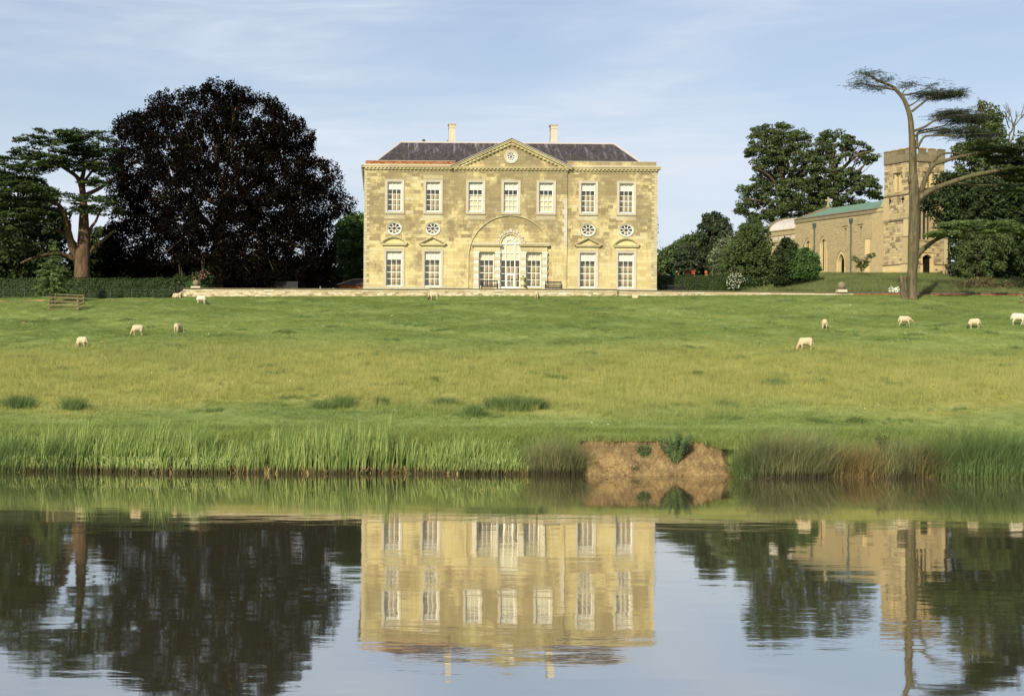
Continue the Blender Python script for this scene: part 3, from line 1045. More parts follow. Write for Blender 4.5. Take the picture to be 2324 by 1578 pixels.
for s in (-1, 1):
    for i in range(15):
        u = s * (0.25 + i * 0.337)
        zt = 13.27 - abs(u) * sl - 0.36
        mb.prism([(u - 0.085, zt - 0.13 - (-0.085 * s) * -sl * 0), (u + 0.085, zt - 0.13), (u + 0.085, zt + 0.02), (u - 0.085, zt + 0.02)], PR + 0.02, PR + 0.24, fh, 0.8)
# along the left side eaves
for i in range(56):
    y0 = 0.2 + i * 0.337
    mb.box(-HALF - 0.25, -HALF - 0.04, y0, y0 + 0.17, 10.52, 10.652, 0.6)
mb.build('modillions', M['dressed'], house, kind='stuff')
mb = MB()
for s in (-1, 1):
    e = s * HALF
    for (o1, z0, z1) in ((0.05, 10.34, 10.5), (0.04, 10.5, 10.655), (0.27, 10.655, 10.78), (0.31, 10.78, 10.90)):
        a, b = sorted((e - s * 0.2, e + s * o1))
        mb.box(a, b, 0.31, 20.2, z0, z1, 0.5)
mb.build('side_cornice', M['dressed'], house)

# pediment
mb = MB()
def rake(top, th, w0, w1, tint, ext=0.0):
    for s in (-1, 1):
        e = 5.36 + ext
        zt = lambda u: top - abs(u) * sl
        mb.prism([(0, zt(0) - th), (0, zt(0)), (s * e, zt(e)), (s * e, zt(e) - th)], w0, w1, fh, tint, back=True)
rake(13.27, 0.13, -0.2, PR + 0.34, 0.95, 0.03)
rake(13.14, 0.13, -0.2, PR + 0.28, 0.9)
rake(13.01, 0.05, -0.2, PR + 0.05, 0.4, -0.1)
rake(12.96, 0.15, -0.2, PR + 0.15, 0.8, -0.3)
rake(12.77, 0.07, -0.2, PR + 0.08, 0.9, -0.5)
mb.build('raking_cornice', M['dressed'], house)
OCU = 11.70
tri = (-5.3, 5.3, lambda u: 13.2 - abs(u) * sl, lambda u: 99)
masonry(house, f_c, (-5.2, 5.2, 10.80, 13.3), [], [tri, ov(0, 0.42, 0.42, OCU)], 0.30, 0.4, 0.9, M['stone'], -0.1, 0.0, 0.006, 0.01, singles=12, tintf=tint_house)
mb = MB()
mb.prism([(-5.2, 10.8), (5.2, 10.8), (0, 13.15)], -0.35, -0.25, f_c, 0.3)
mb.build('wall_core', M['mortar'], house)
# roof over the pediment
mb = MB()
for s in (-1, 1):
    mb.add([(0, -0.55, 13.29), (s * 5.42, -0.55, 13.29 - 5.42 * sl), (s * 5.42, 4.8, 13.29 - 5.42 * sl), (0, 4.8, 13.29)], [(0, 1, 2, 3)])
mb.build('pediment_roof', M['slate'], house)
mb = MB()
for s in (-1, 1):
    mb.tube([(0, -0.53, 13.30), (s * 5.42, -0.53, 13.30 - 5.42 * sl)], 0.025, 5)
mb.build('lead_flashing', M['lead'], house)

# main roof: hipped, flat on top
mb = MB()
EZ, RZ = 10.75, 13.78
e = [(-12.75, 1.2, EZ), (12.75, 1.2, EZ), (12.75, 19, EZ), (-12.75, 19, EZ)]
r = [(-9.65, 6.0, RZ), (10.1, 6.0, RZ), (10.1, 14.2, RZ), (-9.65, 14.2, RZ)]
mb.add(e + r, [(0, 1, 5, 4), (1, 2, 6, 5), (2, 3, 7, 6), (3, 0, 4, 7), (4, 5, 6, 7)])
roof = mb.build('roof', M['slate'], house)
mb = MB()
for a, b in ((4, 5), (5, 6), (6, 7), (7, 4), (0, 4), (1, 5), (2, 6), (3, 7)):
    mb.tube([(e + r)[a], (e + r)[b]], 0.10, 7)
mb.build('ridge_roll', M['lead'], roof)
mb = MB()
mb.box(-12.9, 12.9, 0.35, 1.3, 10.86, 10.93)
mb.build('gutter', M['lead'], roof)

# parapets: brick on the left, stone on the right
par = MB()
par.box(-HALF + 0.10, -CB + 0.05, 0.12, 0.45, 10.98, 11.22, 0.2)
par.box(-HALF + 0.10, -HALF + 0.42, 0.45, 19.5, 10.98, 11.24, 0.2)
po = par.build('brick_parapet', M['brick'], house)
mb = MB()
z = 11.005
k = 0
while z < 11.27:
    u = -HALF + 0.08 - (0.11 if k % 2 else 0)
    while u < -CB + 0.0:
        a, b = max(u, -HALF + 0.07), min(u + 0.215, -CB + 0.06)
        if b - a > 0.03:
            bxf(mb, a, b, z, z + 0.062, -0.2, -0.10, random.random())
        u += 0.225
    z += 0.072
    k += 1
mb.build('bricks', M['brick'], po, kind='stuff')
mb = MB()
bxf(mb, -HALF + 0.05, -CB + 0.1, 11.285, 11.32, -0.46, -0.08, 0.3)
bxf(mb, -HALF + 0.0, -CB - 0.3, 10.905, 10.975, -0.46, 0.10, 0.95)
mb.build('coping', M['pale_stone'], po)
masonry(house, fh, (CB + 0.0, HALF - 0.06, 11.0, 11.34), [], [], 0.20, 0.4, 1.1, M['stone'], -0.45, -0.08, 0.01, 0.01, name='parapet_stone', singles=60, tintf=lambda u, v: 0.6 + 0.35 * random.random())
mb = MB()
bxf(mb, CB - 0.1, HALF - 0.02, 11.345, 11.38, -0.46, -0.05, 0.3)
bxf(mb, CB + 0.1, HALF - 0.0, 10.905, 10.975, -0.46, 0.10, 0.95)
mb.build('coping', M['pale_stone'], house)

# chimneys
for cx, lab in ((-4.93, None), (4.55, None)):
    mb = MB()
    y0 = 6.15
    mb.box(cx - 0.36, cx + 0.36, y0, y0 + 1.2, 13.5, 14.02, 0.3)
    mb.box(cx - 0.33, cx + 0.33, y0 + 0.03, y0 + 1.17, 14.02, 14.12, 0.8)
    mb.box(cx - 0.29, cx + 0.29, y0 + 0.07, y0 + 1.13, 14.12, 15.18, 0.9)
    mb.box(cx - 0.32, cx + 0.32, y0 + 0.04, y0 + 1.16, 15.18, 15.24, 0.4)
    mb.box(cx - 0.305, cx + 0.305, y0 + 0.055, y0 + 1.145, 15.24, 15.46, 0.7)
    mb.box(cx - 0.35, cx + 0.35, y0 + 0.01, y0 + 1.19, 15.46, 15.54, 0.5)
    mb.box(cx - 0.38, cx + 0.38, y0 - 0.02, y0 + 1.22, 15.54, 15.60, 0.3)
    mb.build('chimney', M['pale_stone'], roof)
for cx in (-7.55, -5.18):
    mb = MB()
    mb.lathe((cx, 6.9, 13.7), [(0.09, 0), (0.09, 0.10), (0.05, 0.13), (0.05, 0.2)] + [(0.165 * math.sin(a), 0.36 - 0.165 * math.cos(a)) for a in np.linspace(0.3, math.pi, 8)], 12)
    mb.build('ball_finial', M['verd_ball'], roof, smooth=True)

# sash windows
def sash(w, h, rows, cols=3, fr=0.075, mt=0.032):
    """frame mesh and pane rectangles; origin bottom centre"""
    mb = MB()
    mb.box(-w / 2, -w / 2 + fr, 0.0, 0.09, 0, h, 0.9)
    mb.box(w / 2 - fr, w / 2, 0.0, 0.09, 0, h, 0.9)
    mb.box(-w / 2 + fr, w / 2 - fr, 0.0, 0.09, h - fr, h, 0.9)
    mb.box(-w / 2 + fr, w / 2 - fr, -0.012, 0.09, 0, fr * 1.35, 0.9)
    x0, x1, z0, z1 = -w / 2 + fr, w / 2 - fr, fr * 1.35, h - fr
    zs = [z1 - (z1 - z0) * r_ for r_ in rows]
    for i, z in enumerate(zs[1:-1]):
        t = mt * (1.5 if abs(rows[i + 1] - 0.6) < 0.03 else 1)
        mb.box(x0, x1, 0.015, 0.07, z - t / 2, z + t / 2, 0.9)
    for c in range(1, cols):
        x = x0 + (x1 - x0) * c / cols
        for i in range(len(zs) - 1):
            mb.box(x - mt / 2, x + mt / 2, 0.02, 0.065, zs[i + 1] + mt / 2, zs[i] - mt / 2, 0.9)
    panes = []
    for i in range(len(zs) - 1):
        for c in range(cols):
            panes.append((x0 + (x1 - x0) * c / cols, x0 + (x1 - x0) * (c + 1) / cols, zs[i + 1], zs[i]))
    return mb, panes
def pane_mesh(p):
    mb = MB()
    a, b, c, d = p
    mb.add([(a, 0.045, c), (b, 0.045, c), (b, 0.045, d), (a, 0.045, d)], [(0, 1, 2, 3)])
    return mb.mesh('pane', M['glass'])
UPR = [0, 0.235, 0.415, 0.605, 0.80, 1]
GRR = [0, 0.213, 0.400, 0.600, 0.80, 1]
cache = {}
def window(kind, cx, z0, wv, curtain=False, cream=0):
    if kind not in cache:
        w, h, rows = (UP_W, UP_T - UP_B, UPR) if kind == 'up' else ((GR_W, GR_T - GR_B, GRR) if kind == 'gr' else (SWW, SW_T - 0.16, GRR))
        mb, panes = sash(w, h, rows)
        cache[kind] = (mb.mesh('sash_window', M['white_paint']), [pane_mesh(p) for p in panes], w, h, rows)
    fm, pms, w, h, rows = cache[kind]
    o = link('sash_window', fm, house, loc=(cx, -wv + 0.15, z0))
    for pm in pms:
        link('pane', pm, o)
    mb = MB()
    zb = h * (1 - rows[1]) - 0.01
    mb.box(-w / 2 + 0.03, w / 2 - 0.03, 0.10, 0.115, zb, h - 0.03, 0.9)
    mb.build('roller_blind', M['cream_blind' if cream else 'blind'], o)
    if curtain:
        mb = MB()
        n = 26
        vs, fs = [], []
        for i in range(n + 1):
            x = -w / 2 + 0.05 + (w - 0.1) * i / n
            y = 0.13 + 0.018 * math.sin(i * 1.9)
            vs += [(x, y, 0.06), (x, y, h * (1 - rows[2]) + 0.02 * math.sin(i))]
            if i:
                fs.append((2 * i - 2, 2 * i, 2 * i + 1, 2 * i - 1))
        mb.add(vs, fs, 0.8)
        mb.build('lace_curtain', M['curtain'], o)
    return o, w, h

def surround(o, w, h, sw, proj, key=False, sill=True):
    """moulded stone architrave round the opening"""
    mb = MB()
    def fr(a, b, d0, d1, t):       # frame ring a<b outwards from opening
        y0, y1 = -0.15 - d1, -0.15 - d0
        mb.box(-w / 2 - b, -w / 2 - a, y0, y1, (-b if sill else -0.05), h + b, t)
        mb.box(w / 2 + a, w / 2 + b, y0, y1, (-b if sill else -0.05), h + b, t)
        mb.box(-w / 2 - a, w / 2 + a, y0, y1, h + a, h + b, t)
        if sill:
            mb.box(-w / 2 - a, w / 2 + a, y0, y1, -b, -a, 0.0)
    fr(0.0, sw * 0.42, -0.14, proj * 0.45, 0.8)
    fr(sw * 0.42, sw * 0.8, -0.05, proj * 0.75, 0.7)
    fr(sw * 0.8, sw, -0.05, proj, 0.5)
    if key:
        mb.box(-w * 0.27, w * 0.27, -0.15 - proj - 0.02, -0.14, h + sw - 0.03, h + sw + 0.045, 0.6)
        mb.box(-w / 2 - sw - 0.04, -w / 2 - sw + 0.02, -0.15 - proj, -0.14, h - 0.1, h + sw, 0.6)
        mb.box(w / 2 + sw - 0.02, w / 2 + sw + 0.04, -0.15 - proj, -0.14, h - 0.1, h + sw, 0.6)
    mb.build('window_surround', M['pale_stone'], o)
    if sill:
        mb = MB()
        mb.box(-w / 2 - sw - .01, w / 2 + sw + .01, -0.15 - proj - .03, -0.14, -sw - .01, -sw * .25, 0.2)
        mb.build('window_sill', M['weathered'], o)

for i, x in enumerate(UPX):
    mid = abs(x) < 4
    o, w, h = window('up', x, UP_B, PR if mid else 0, curtain=mid)
    surround(o, w, h, 0.22, 0.075, key=(x == 0))
for i, x in enumerate(GRX):
    o, w, h = window('gr', x, GR_B, 0)
    surround(o, w, h, 0.22, 0.075, sill=False)
# frieze, cornice and small pediments over the ground floor windows; fading lime below windows
for x in GRX:
    mb = MB()
    bxf(mb, x - 0.92, x + 0.92, 3.50, 3.76, 0.0, 0.045, 0.85)
    mb.build('window_frieze', M['dressed'], house)
for x in UPX:
    if x == 0:
        continue
    mb = MB()
    w_ = PR if abs(x) < 4 else 0
    bxf(mb, x - 0.86, x + 0.86, 6.15, 6.55, -0.02 + w_, 0.010 + w_, 0.97)
    mb.build('apron_panel', M['dressed'], house)
mb = MB()
bxf(mb, -6.89 - 0.86, -6.89 + 0.88, 9.68, 10.02, 0.0, 0.03, 0.93)
mb.build('lintel_panel', M['dressed'], house)
for k, x in enumerate(GRX):
    mb = MB()
    fx = lambda u, v, w=0.0, x=x: (x + u, -w, v)
    for (a, z0, z1, pw) in ((1.00, 3.74, 3.80, 0.10), (1.08, 3.80, 3.90, 0.22), (1.12, 3.90, 3.955, 0.26)):
        mb.box(x - a, x + a, -pw, 0, z0, z1, 0.9)
    if k in (1, 2):
        for (t0, t1, pw) in ((0.0, 0.07, 0.30), (0.07, 0.14, 0.24), (0.14, 0.19, 0.12)):
            for s in (-1, 1):
                T = lambda u: 4.62 - abs(u) * (4.62 - 4.03) / 1.19
                E = 1.19
                mb.prism([(0, T(0) - t1), (0, T(0) - t0), (s * E, T(E) - t0), (s * E, T(E) - t1)], 0, pw, fx, 0.9)
        mb.prism([(-0.9, 3.95), (0.9, 3.95), (0, 4.42)], 0, 0.04, fx, 0.8)
    else:
        Rr = (1.19 ** 2 + 0.60 ** 2) / (2 * 0.60)
        zc = 4.62 - Rr
        A = math.asin(1.19 / Rr)
        n = 18
        for (t0, t1, pw) in ((0.0, 0.07, 0.30), (0.07, 0.15, 0.24), (0.15, 0.20, 0.12)):
            for i in range(n):
                p, q = -A + 2 * A * i / n, -A + 2 * A * (i + 1) / n
                mb.prism([((Rr - t1) * math.sin(p), zc + (Rr - t1) * math.cos(p)), ((Rr - t1) * math.sin(q), zc + (Rr - t1) * math.cos(q)),
                          ((Rr - t0) * math.sin(q), zc + (Rr - t0) * math.cos(q)), ((Rr - t0) * math.sin(p), zc + (Rr - t0) * math.cos(p))], 0, pw, fx, 0.9)
        poly = [(-0.95, 3.95), (0.95, 3.95)] + [((Rr - 0.2) * math.sin(a), zc + (Rr - 0.2) * math.cos(a)) for a in np.linspace(A * 0.8, -A * 0.8, 12)]
        mb.prism(poly, 0, 0.04, fx, 0.8)
    mb.build('window_pediment', M['dressed'], house)
# oval windows and the round one in the pediment
def oval(cx, cz, rx, ry, wv, ring, mats_dark=True):
    fo = lambda u, v, w=0.0: (u, -w - 0.0, v)
    mb = MB()
    ellipse_ring(mb, fo, 0, 0, rx - 0.10, ry - 0.09, rx + 0.0, ry + 0.0, -0.12, -0.02, 32, 0.95, mi=1)
    ellipse_ring(mb, fo, 0, 0, rx - 0.02, ry - 0.02, rx + ring, ry + ring, -0.06, 0.05, 32, 0.6)
    ellipse_ring(mb, fo, 0, 0, rx + ring * 0.6, ry + ring * 0.6, rx + ring + 0.02, ry + ring + 0.02, -0.06, 0.075, 32, 0.4)
    k = 0.27
    ellipse_ring(mb, fo, 0, 0, rx * k, ry * k * 1.1, rx * k + 0.05, ry * k * 1.1 + 0.05, -0.11, -0.07, 8, 0.95, math.pi / 8, 2 * math.pi + math.pi / 8, mi=1)
    for i in range(8):
        a = math.pi * (i + 0.5) / 4 if cz < 9 else math.pi * i / 4
        p = Vector((rx * k * math.cos(a), ry * k * math.sin(a)))
        q = Vector(((rx - 0.05) * math.cos(a), (ry - 0.05) * math.sin(a)))
        d = (q - p).normalized()
        n = Vector((-d.y, d.x)) * 0.024
        mb.prism([tuple(p + n), tuple(p - n), tuple(q - n), tuple(q + n)], -0.11, -0.07, fo, 0.95, 1)
    name = 'oval_window' if rx != ry else 'round_window'
    o = link(name, mb.mesh(name, [M['pale_stone'] if rx == ry else M['weathered'], M['white_paint']]), house, loc=(cx, -wv, cz))
    for i in range(8):
        a0, a1 = math.pi * (i + 0.5) / 4, math.pi * (i + 1.5) / 4
        if cz > 9:
            a0, a1 = math.pi * i / 4, math.pi * (i + 1) / 4
        mb = MB()
        am = (a0 + a1) / 2
        pts = [(rx * k * math.cos(a0), ry * k * math.sin(a0)), (rx * .97 * math.cos(a0), ry * .97 * math.sin(a0)), (rx * .97 * math.cos(am), ry * .97 * math.sin(am)),
               (rx * .97 * math.cos(a1), ry * .97 * math.sin(a1)), (rx * k * math.cos(a1), ry * k * math.sin(a1))]
        mb.add([(u, 0.09, v) for u, v in pts], [(0, 1, 2, 3, 4)])
        mb.build('pane', M['glass'], o)
    mb = MB()
    mb.add([(rx * (k + .02) * math.cos(a), 0.09, ry * (k + .05) * math.sin(a)) for a in np.linspace(0, 2 * math.pi, 9)[:-1]], [tuple(range(8))])
    mb.build('pane', M['glass'], o)
for x in GRX:
    oval(x, OVZ, 0.64, 0.55, 0, 0.055)
oval(0, OCU, 0.42, 0.42, PR, 0.17)

# venetian window under the arch
WP = PR - 0.09
for s in (-1, 1):
    o, w, h = window('side', s * SWX, 0.16, WP + 0.06, cream=1)
for ci, cx in enumerate((-3.03, -1.14, 1.14, 3.03)):
    cb = MB()
    v = 0.12
    k = 0
    cb.box(cx - 0.26, cx + 0.26, -WP - 0.30, -WP, 0, 0.12, 0.6)
    cb.box(cx - 0.20, cx + 0.20, -WP - 0.22, -WP, 0.12, 2.95, 0.9)
    for (a, z0, z1, d) in ((0.23, 2.95, 3.00, 0.26), (0.20, 3.00, 3.10, 0.24), (0.235, 3.10, 3.16, 0.28), (0.26, 3.16, 3.27, 0.31)):
        cb.box(cx - a, cx + a, -WP - d, -WP, z0, z1, 0.9)
    col = cb.build('column', M['blind_pier'], house)
    for k in range(9):
        z0 = 0.14 + k * 0.30
        mb = MB()
        big = k % 2 == 0
        a = 0.235 if big else 0.205
        d = 0.27 if big else 0.235
        mb.box(cx - a, cx + a, -WP - d, -WP - 0.01, z0 + 0.008, z0 + 0.292, 0.5 + 0.5 * random.random())
        mb.build('column_block', M['weathered' if big else 'blind_pier'], col)
for s in (-1, 1):
    mb = MB()
    def b2(a, b, z0, z1, d, t=0.9):
        p, q = sorted((s * a, s * b))
        mb.box(p, q, -WP - d, -WP + 0.02, z0, z1, t)
    b2(0.90, 3.27, 3.27, 3.40, 0.20)
    b2(0.90, 3.25, 3.40, 3.44, 0.22)
    b2(0.92, 3.25, 3.44, 3.74, 0.19)
    b2(0.88, 3.30, 3.74, 3.80, 0.25)
    b2(0.80, 3.42, 3.80, 3.90, 0.37)
    b2(0.76, 3.47, 3.90, 3.97, 0.42)
    mb.build('entablature', M['dressed'], house)
    mb = MB()
    p, q = sorted((s * 1.15, s * 3.43))
    mb.add([(p, -WP - 0.40, 3.972), (q, -WP - 0.40, 3.972), (q, -WP, 4.12), (p, -WP, 4.12)], [(0, 1, 2, 3)])
    mb.build('weathering', M['weathered'], house)
mb = MB()
ellipse_ring(mb, fh, 0, DT, CWH - 0.03, CWH - 0.03, CWH + 0.10, CWH + 0.10, WP - 0.1, WP + 0.10, 24, 0.9, 0, math.pi)
ellipse_ring(mb, fh, 0, DT, CWH + 0.10, CWH + 0.10, CWH + 0.14, CWH + 0.14, WP - 0.1, WP + 0.14, 24, 0.7, 0, math.pi)
mb.build('arch_moulding', M['dressed'], house)
for i in range(13):
    a0, a1 = math.pi * i / 13 + 0.015, math.pi * (i + 1) / 13 - 0.015
    big = i % 2 == 0
    r1 = CWH + (0.40 if big else 0.33) + (0.06 if i == 6 else 0)
    mb = MB()
    mb.prism([((CWH + .15) * math.cos(a0), DT + (CWH + .15) * math.sin(a0)), (r1 * math.cos(a0), DT + r1 * math.sin(a0)),
              (r1 * math.cos(a1), DT + r1 * math.sin(a1)), ((CWH + .15) * math.cos(a1), DT + (CWH + .15) * math.sin(a1))], WP, WP + (0.20 if big else 0.15), fh, random.random())
    mb.build('voussoir', M['pale_stone'], house)

# middle light: glazed door with side lights and fanlight
mb = MB()
y0, y1 = -WP - 0.03, -WP + 0.06
def q(a, b, z0, z1, ya=y0, yb=y1):
    mb.box(a, b, ya, yb, z0, z1, 0.9)
CW = CWH
q(-CW, -CW + 0.06, 0, DT); q(CW - 0.06, CW, 0, DT)
for s in (-1, 1):
    p_, q_ = sorted((s * 0.365, s * 0.435))
    q(p_, q_, 0.02, DT, y0 - 0.01)
q(-CW + .06, CW - .06, DT - 0.03, DT + 0.04, y0 + .004, y1 - .004)
q(-0.365, 0.365, 1.32, 1.40, y0 + .004, y1 - .004)
for z in (0.72, 1.95, 2.55, 3.20):
    for a, b in ((-CW + .06, -0.435), (0.435, CW - .06)):
        q(a, b, z - 0.017, z + 0.017, y0 + .01, y1 - .01)
    if z > 1:
        q(-0.365, 0.365, z - 0.017, z + 0.017, y0 + .01, y1 - .01)
q(-CW + .06, -0.435, 1.35, 1.385, y0 + .01, y1 - .01); q(0.435, CW - .06, 1.35, 1.385, y0 + .01, y1 - .01)
q(-CW + .06, -0.435, 0.0, 0.20); q(0.435, CW - .06, 0.0, 0.20)
q(-0.018, 0.018, 1.40, 3.18, y0 + .012, y1 - .012)
ven = mb.build('venetian_window', M['white_paint'], house)
mb = MB()
ellipse_ring(mb, fh, 0, DT, CW - 0.06, CW - 0.06, CW, CW, WP - 0.06, WP + 0.03, 24, 0.9, 0, math.pi)
ellipse_ring(mb, fh, 0, DT, 0.39, 0.39, 0.44, 0.44, WP - 0.06, WP + 0.03, 18, 0.9, 0, math.pi)
for i in range(1, 6):
    a = math.pi * i / 6
    d = Vector((math.cos(a), math.sin(a)))
    n = Vector((-d.y, d.x)) * 0.014
    mb.prism([(tuple(p_)[0], DT + tuple(p_)[1]) for p_ in (d * 0.44 + n, d * 0.44 - n, d * (CW - .06) - n, d * (CW - .06) + n)], WP - 0.04, WP + 0.01, fh, 0.9)
mb.build('fanlight_bars', M['white_paint'], ven)
mb = MB()
yy0, yy1 = -WP - 0.035, -WP + 0.03
for (a, b, z0, z1) in ((-0.36, -0.29, 0.02, 1.315), (0.29, 0.36, 0.02, 1.315), (-0.29, 0.29, 1.25, 1.315), (-0.29, 0.29, 0.02, 0.22), (-0.016, 0.016, 0.22, 1.25), (-0.29, -0.016, 0.70, 0.735), (0.016, 0.29, 0.70, 0.735)):
    mb.box(a, b, yy0, yy1, z0, z1, 0.95)
mb.build('glazed_door', M['white_paint'], ven)
mb = MB()
mb.tube([(0.325, -WP - 0.04, 0.13), (0.325, -WP - 0.07, 0.10), (0.325, -WP - 0.05, 0.03)], 0.012, 5)
mb.build('door_handle', M['iron'], ven)
for (a, b) in ((-CW + .06, -0.435), (-0.365, 0), (0, 0.365), (0.435, CW - .06)):
    for (c, d) in ((0.2, .72), (.72, 1.36), (1.40, 1.95), (1.95, 2.55), (2.55, 3.2), (3.2, 3.95)):
        pm = MB()
        pm.add([(a, -WP + 0.02, c), (b, -WP + 0.02, c), (b, -WP + 0.02, d), (a, -WP + 0.02, d)], [(0, 1, 2, 3)])
        pm.build('pane', M['glass'], ven)
pm = MB()
pm.add([(0, -WP + .02, DT)] + [(CW * math.cos(a), -WP + 0.02, DT + CW * math.sin(a)) for a in np.linspace(0, math.pi, 17)], [(0, i, i + 1) for i in range(1, 17)])
pm.build('fanlight_pane', M['glass'], ven)
mb = MB()
mb.box(-CW + 0.02, CW - 0.02, -WP + 0.07, -WP + 0.085, 2.53, DT, 0.9)
mb.prism([(CW * 0.97 * math.cos(a), DT + CW * 0.97 * math.sin(a)) for a in np.linspace(0, math.pi, 17)], WP - 0.085, WP - 0.07, fh, 0.9)
mb.build('cream_blind', M['cream_blind'], ven)

# ivy on the right hand corner
# (built with the plants)

# ------------------------------------------------------------------ terrace wall
WY = 121.7
wall = thing('terrace_wall', 'long low retaining wall of pale coursed rubble below the house terrace', 'garden wall', (0, WY, 9.0))
def seg_wall(u0, u1, top0, top1, wd, batter=0.0):
    f = lambda u, v, w=0.0: (u, -w - wd, v - 9.0)
    core = MB()
    core.add([(u0, -wd + 0.03, -1.2), (u1, -wd + 0.03, -1.2), (u1, -wd + .03, top1 - 9.0), (u0, -wd + .03, top0 - 9.0),
              (u0, 0.55, -1.2), (u1, 0.55, -1.2), (u1, 0.55, top1 - 9.0), (u0, 0.55, top0 - 9.0)],
             [(0, 1, 2, 3), (4, 7, 6, 5), (0, 3, 7, 4), (1, 5, 6, 2), (3, 2, 6, 7)])
    core.build('wall_core', M['mortar'], wall)
    return f
blk = []
def rubble_blocks(u0, u1, top0, top1, wd, low):
    n = 0
    v = low
    while True:
        h = random.uniform(0.085, 0.13)
        anyb = False
        u = u0
        while u < u1:
            w = random.uniform(0.18, 0.46)
            b = min(u1, u + w)
            t = top0 + (top1 - top0) * ((u + b) / 2 - u0) / (u1 - u0)
            if v + h < t:
                anyb = True
                blk.append((b - u, [(u + .006, v + .005), (b - .006, v + .005 + random.uniform(0, .01)), (b - .006, v + h - .006), (u + .006, v + h - random.uniform(0.0, .014))], wd, random.random(), random.uniform(0.0, 0.035)))
            u = b
        v += h
        if not anyb:
            break
def top_stones(u0, u1, top0, top1, wd):
    u = u0
    while u < u1:
        b = min(u1, u + random.uniform(0.5, 1.0))
        t = top0 + (top1 - top0) * ((u + b) / 2 - u0) / (u1 - u0)
        blk.append((9, [(u + .006, t - 0.16), (b - .006, t - 0.16), (b - .006, t - 0.01), (u + .006, t - 0.01)], wd, 0.45 + 0.5 * random.random(), random.uniform(0.0, 0.02)))
        mb = MB()
        mb.box(u + .004, b - .004, -wd - 0.10, 0.6, t - 9.0, t - 9.0 + 0.075, random.random() * .5)
        mb.build('coping_stone', M['church_dark'], wall)
        u = b
XA, XB, XC, XD = P(416, 660, WY).x, P(974, 660, WY).x, P(1399, 660, WY).x, P(1936, 664, WY).x
TA, TB, TC, TD = P(416, 655, WY).z, P(974, 657.5, WY).z, P(1399, 659.5, WY).z, P(1936, 665.0, WY).z
segs = [(XA, XB, TA, TB, 0.0), (XB, XC, TB + 0.06, TC + 0.05, 0.35), (XC, XD, TC, TD, 0.0)]
for (a, b, ta, tb, wd) in segs:
    seg_wall(a, b, ta, tb, wd)
    lo = 8.80 if a < 0 else (9.0 if a < 20 else 9.2)
    rubble_blocks(a, b, ta - 0.16, tb - 0.16, wd, lo)
    top_stones(a, b, ta, tb, wd)
blk.sort(key=lambda q: -q[0])
def stone_poly(mb, bl):
    w_, pl, wd, t, pr = bl
    mb.prism([(p_[0], p_[1] - 9.0) for p_ in pl], wd - 0.05, wd + pr, lambda u, v, w: (u, -w, v), t)
for bl in blk[:290]:
    mb = MB()
    stone_poly(mb, bl)
    mb.build('stone', M['rubble'], wall)
mb = MB()
for bl in blk[290:]:
    stone_poly(mb, bl)
mb.build('rubble_stonework', M['rubble'], wall, kind='stuff')
# battered left end
mb = MB()
mb.add([(XA, -0.02, -1), (XA - 0.42, -0.02, -1), (XA - 0.02, -0.02, TA - 9.0), (XA, -0.02, TA - 9), (XA, .55, -1), (XA - 0.42, .55, -1), (XA - 0.02, .55, TA - 9), (XA, .55, TA - 9)],
       [(0, 1, 2, 3), (1, 5, 6, 2), (4, 7, 6, 5)], 0.7)
mb.build('end_buttress', M['rubble'], wall)

def ball(px, py_top, py_bot, D, label):
    a, b = P(px, py_bot, D), P(px, py_top, D)
    h = b.z - a.z
    t = thing('stone_ball_finial', label, 'finial', tuple(a), 'stone balls on the terrace wall')
    mb = MB()
    mb.box(-0.40, 0.40, -0.3, 0.3, 0, h * 0.30, 0.9)
    mb.build('plinth', M['pale_stone'], t)
    mb = MB()
    r_ = h * 0.36
    mb.lathe((0, 0, h * 0.28), [(r_ * math.sin(q_), r_ - r_ * math.cos(q_)) for q_ in np.linspace(0.25, math.pi, 10)], 16)
    mb.build('ball', M['ball'], t, smooth=True)
ball(444.5, 634.5, 655.5, 121.9, 'lichened stone ball on the left end of the terrace wall, beside a green bush')
ball(1909, 638.5, 664.5, 121.9, 'lichened stone ball on the right end of the terrace wall, before the grassy mound')

# low brick edging wall on the right
bw = thing('brick_edging_wall', 'low orange-red brick wall with dark coping at the foot of the grassy mound', 'garden wall', (0, 124.6, 9.5))
x0, x1 = XD + 0.25, 66.0
core = MB()
def bz(x):
    return ghf(x, 123.6) + 0.27
vs, n = [], 24
for i in range(n + 1):
    x = x0 + (x1 - x0) * i / n
    vs += [(x, 0.02, -0.8), (x, 0.02, bz(x) - 9.5), (x, 0.3, bz(x) - 9.5)]
fs = []
for i in range(n):
    a = 3 * i
    fs += [(a, a + 3, a + 4, a + 1), (a + 1, a + 4, a + 5, a + 2)]
core.add(vs, fs, 0.1)
core.build('wall_core', M['red_brick'], bw)
bm_, bs_ = MB(), 0
x = x0
bricks = []
while x < x1:
    for k in range(4):
        z1_ = bz(x + 0.1) - 9.5 - 0.07 - k * 0.074
        a = x + (0.11 if k % 2 else 0)
        bm_.box(a, a + 0.215, -0.012 - random.random() * 0.008, 0.02, z1_ - 0.065, z1_, random.random())
    x += 0.225
bm_.build('bricks', M['red_brick'], bw, kind='stuff')
x = x0
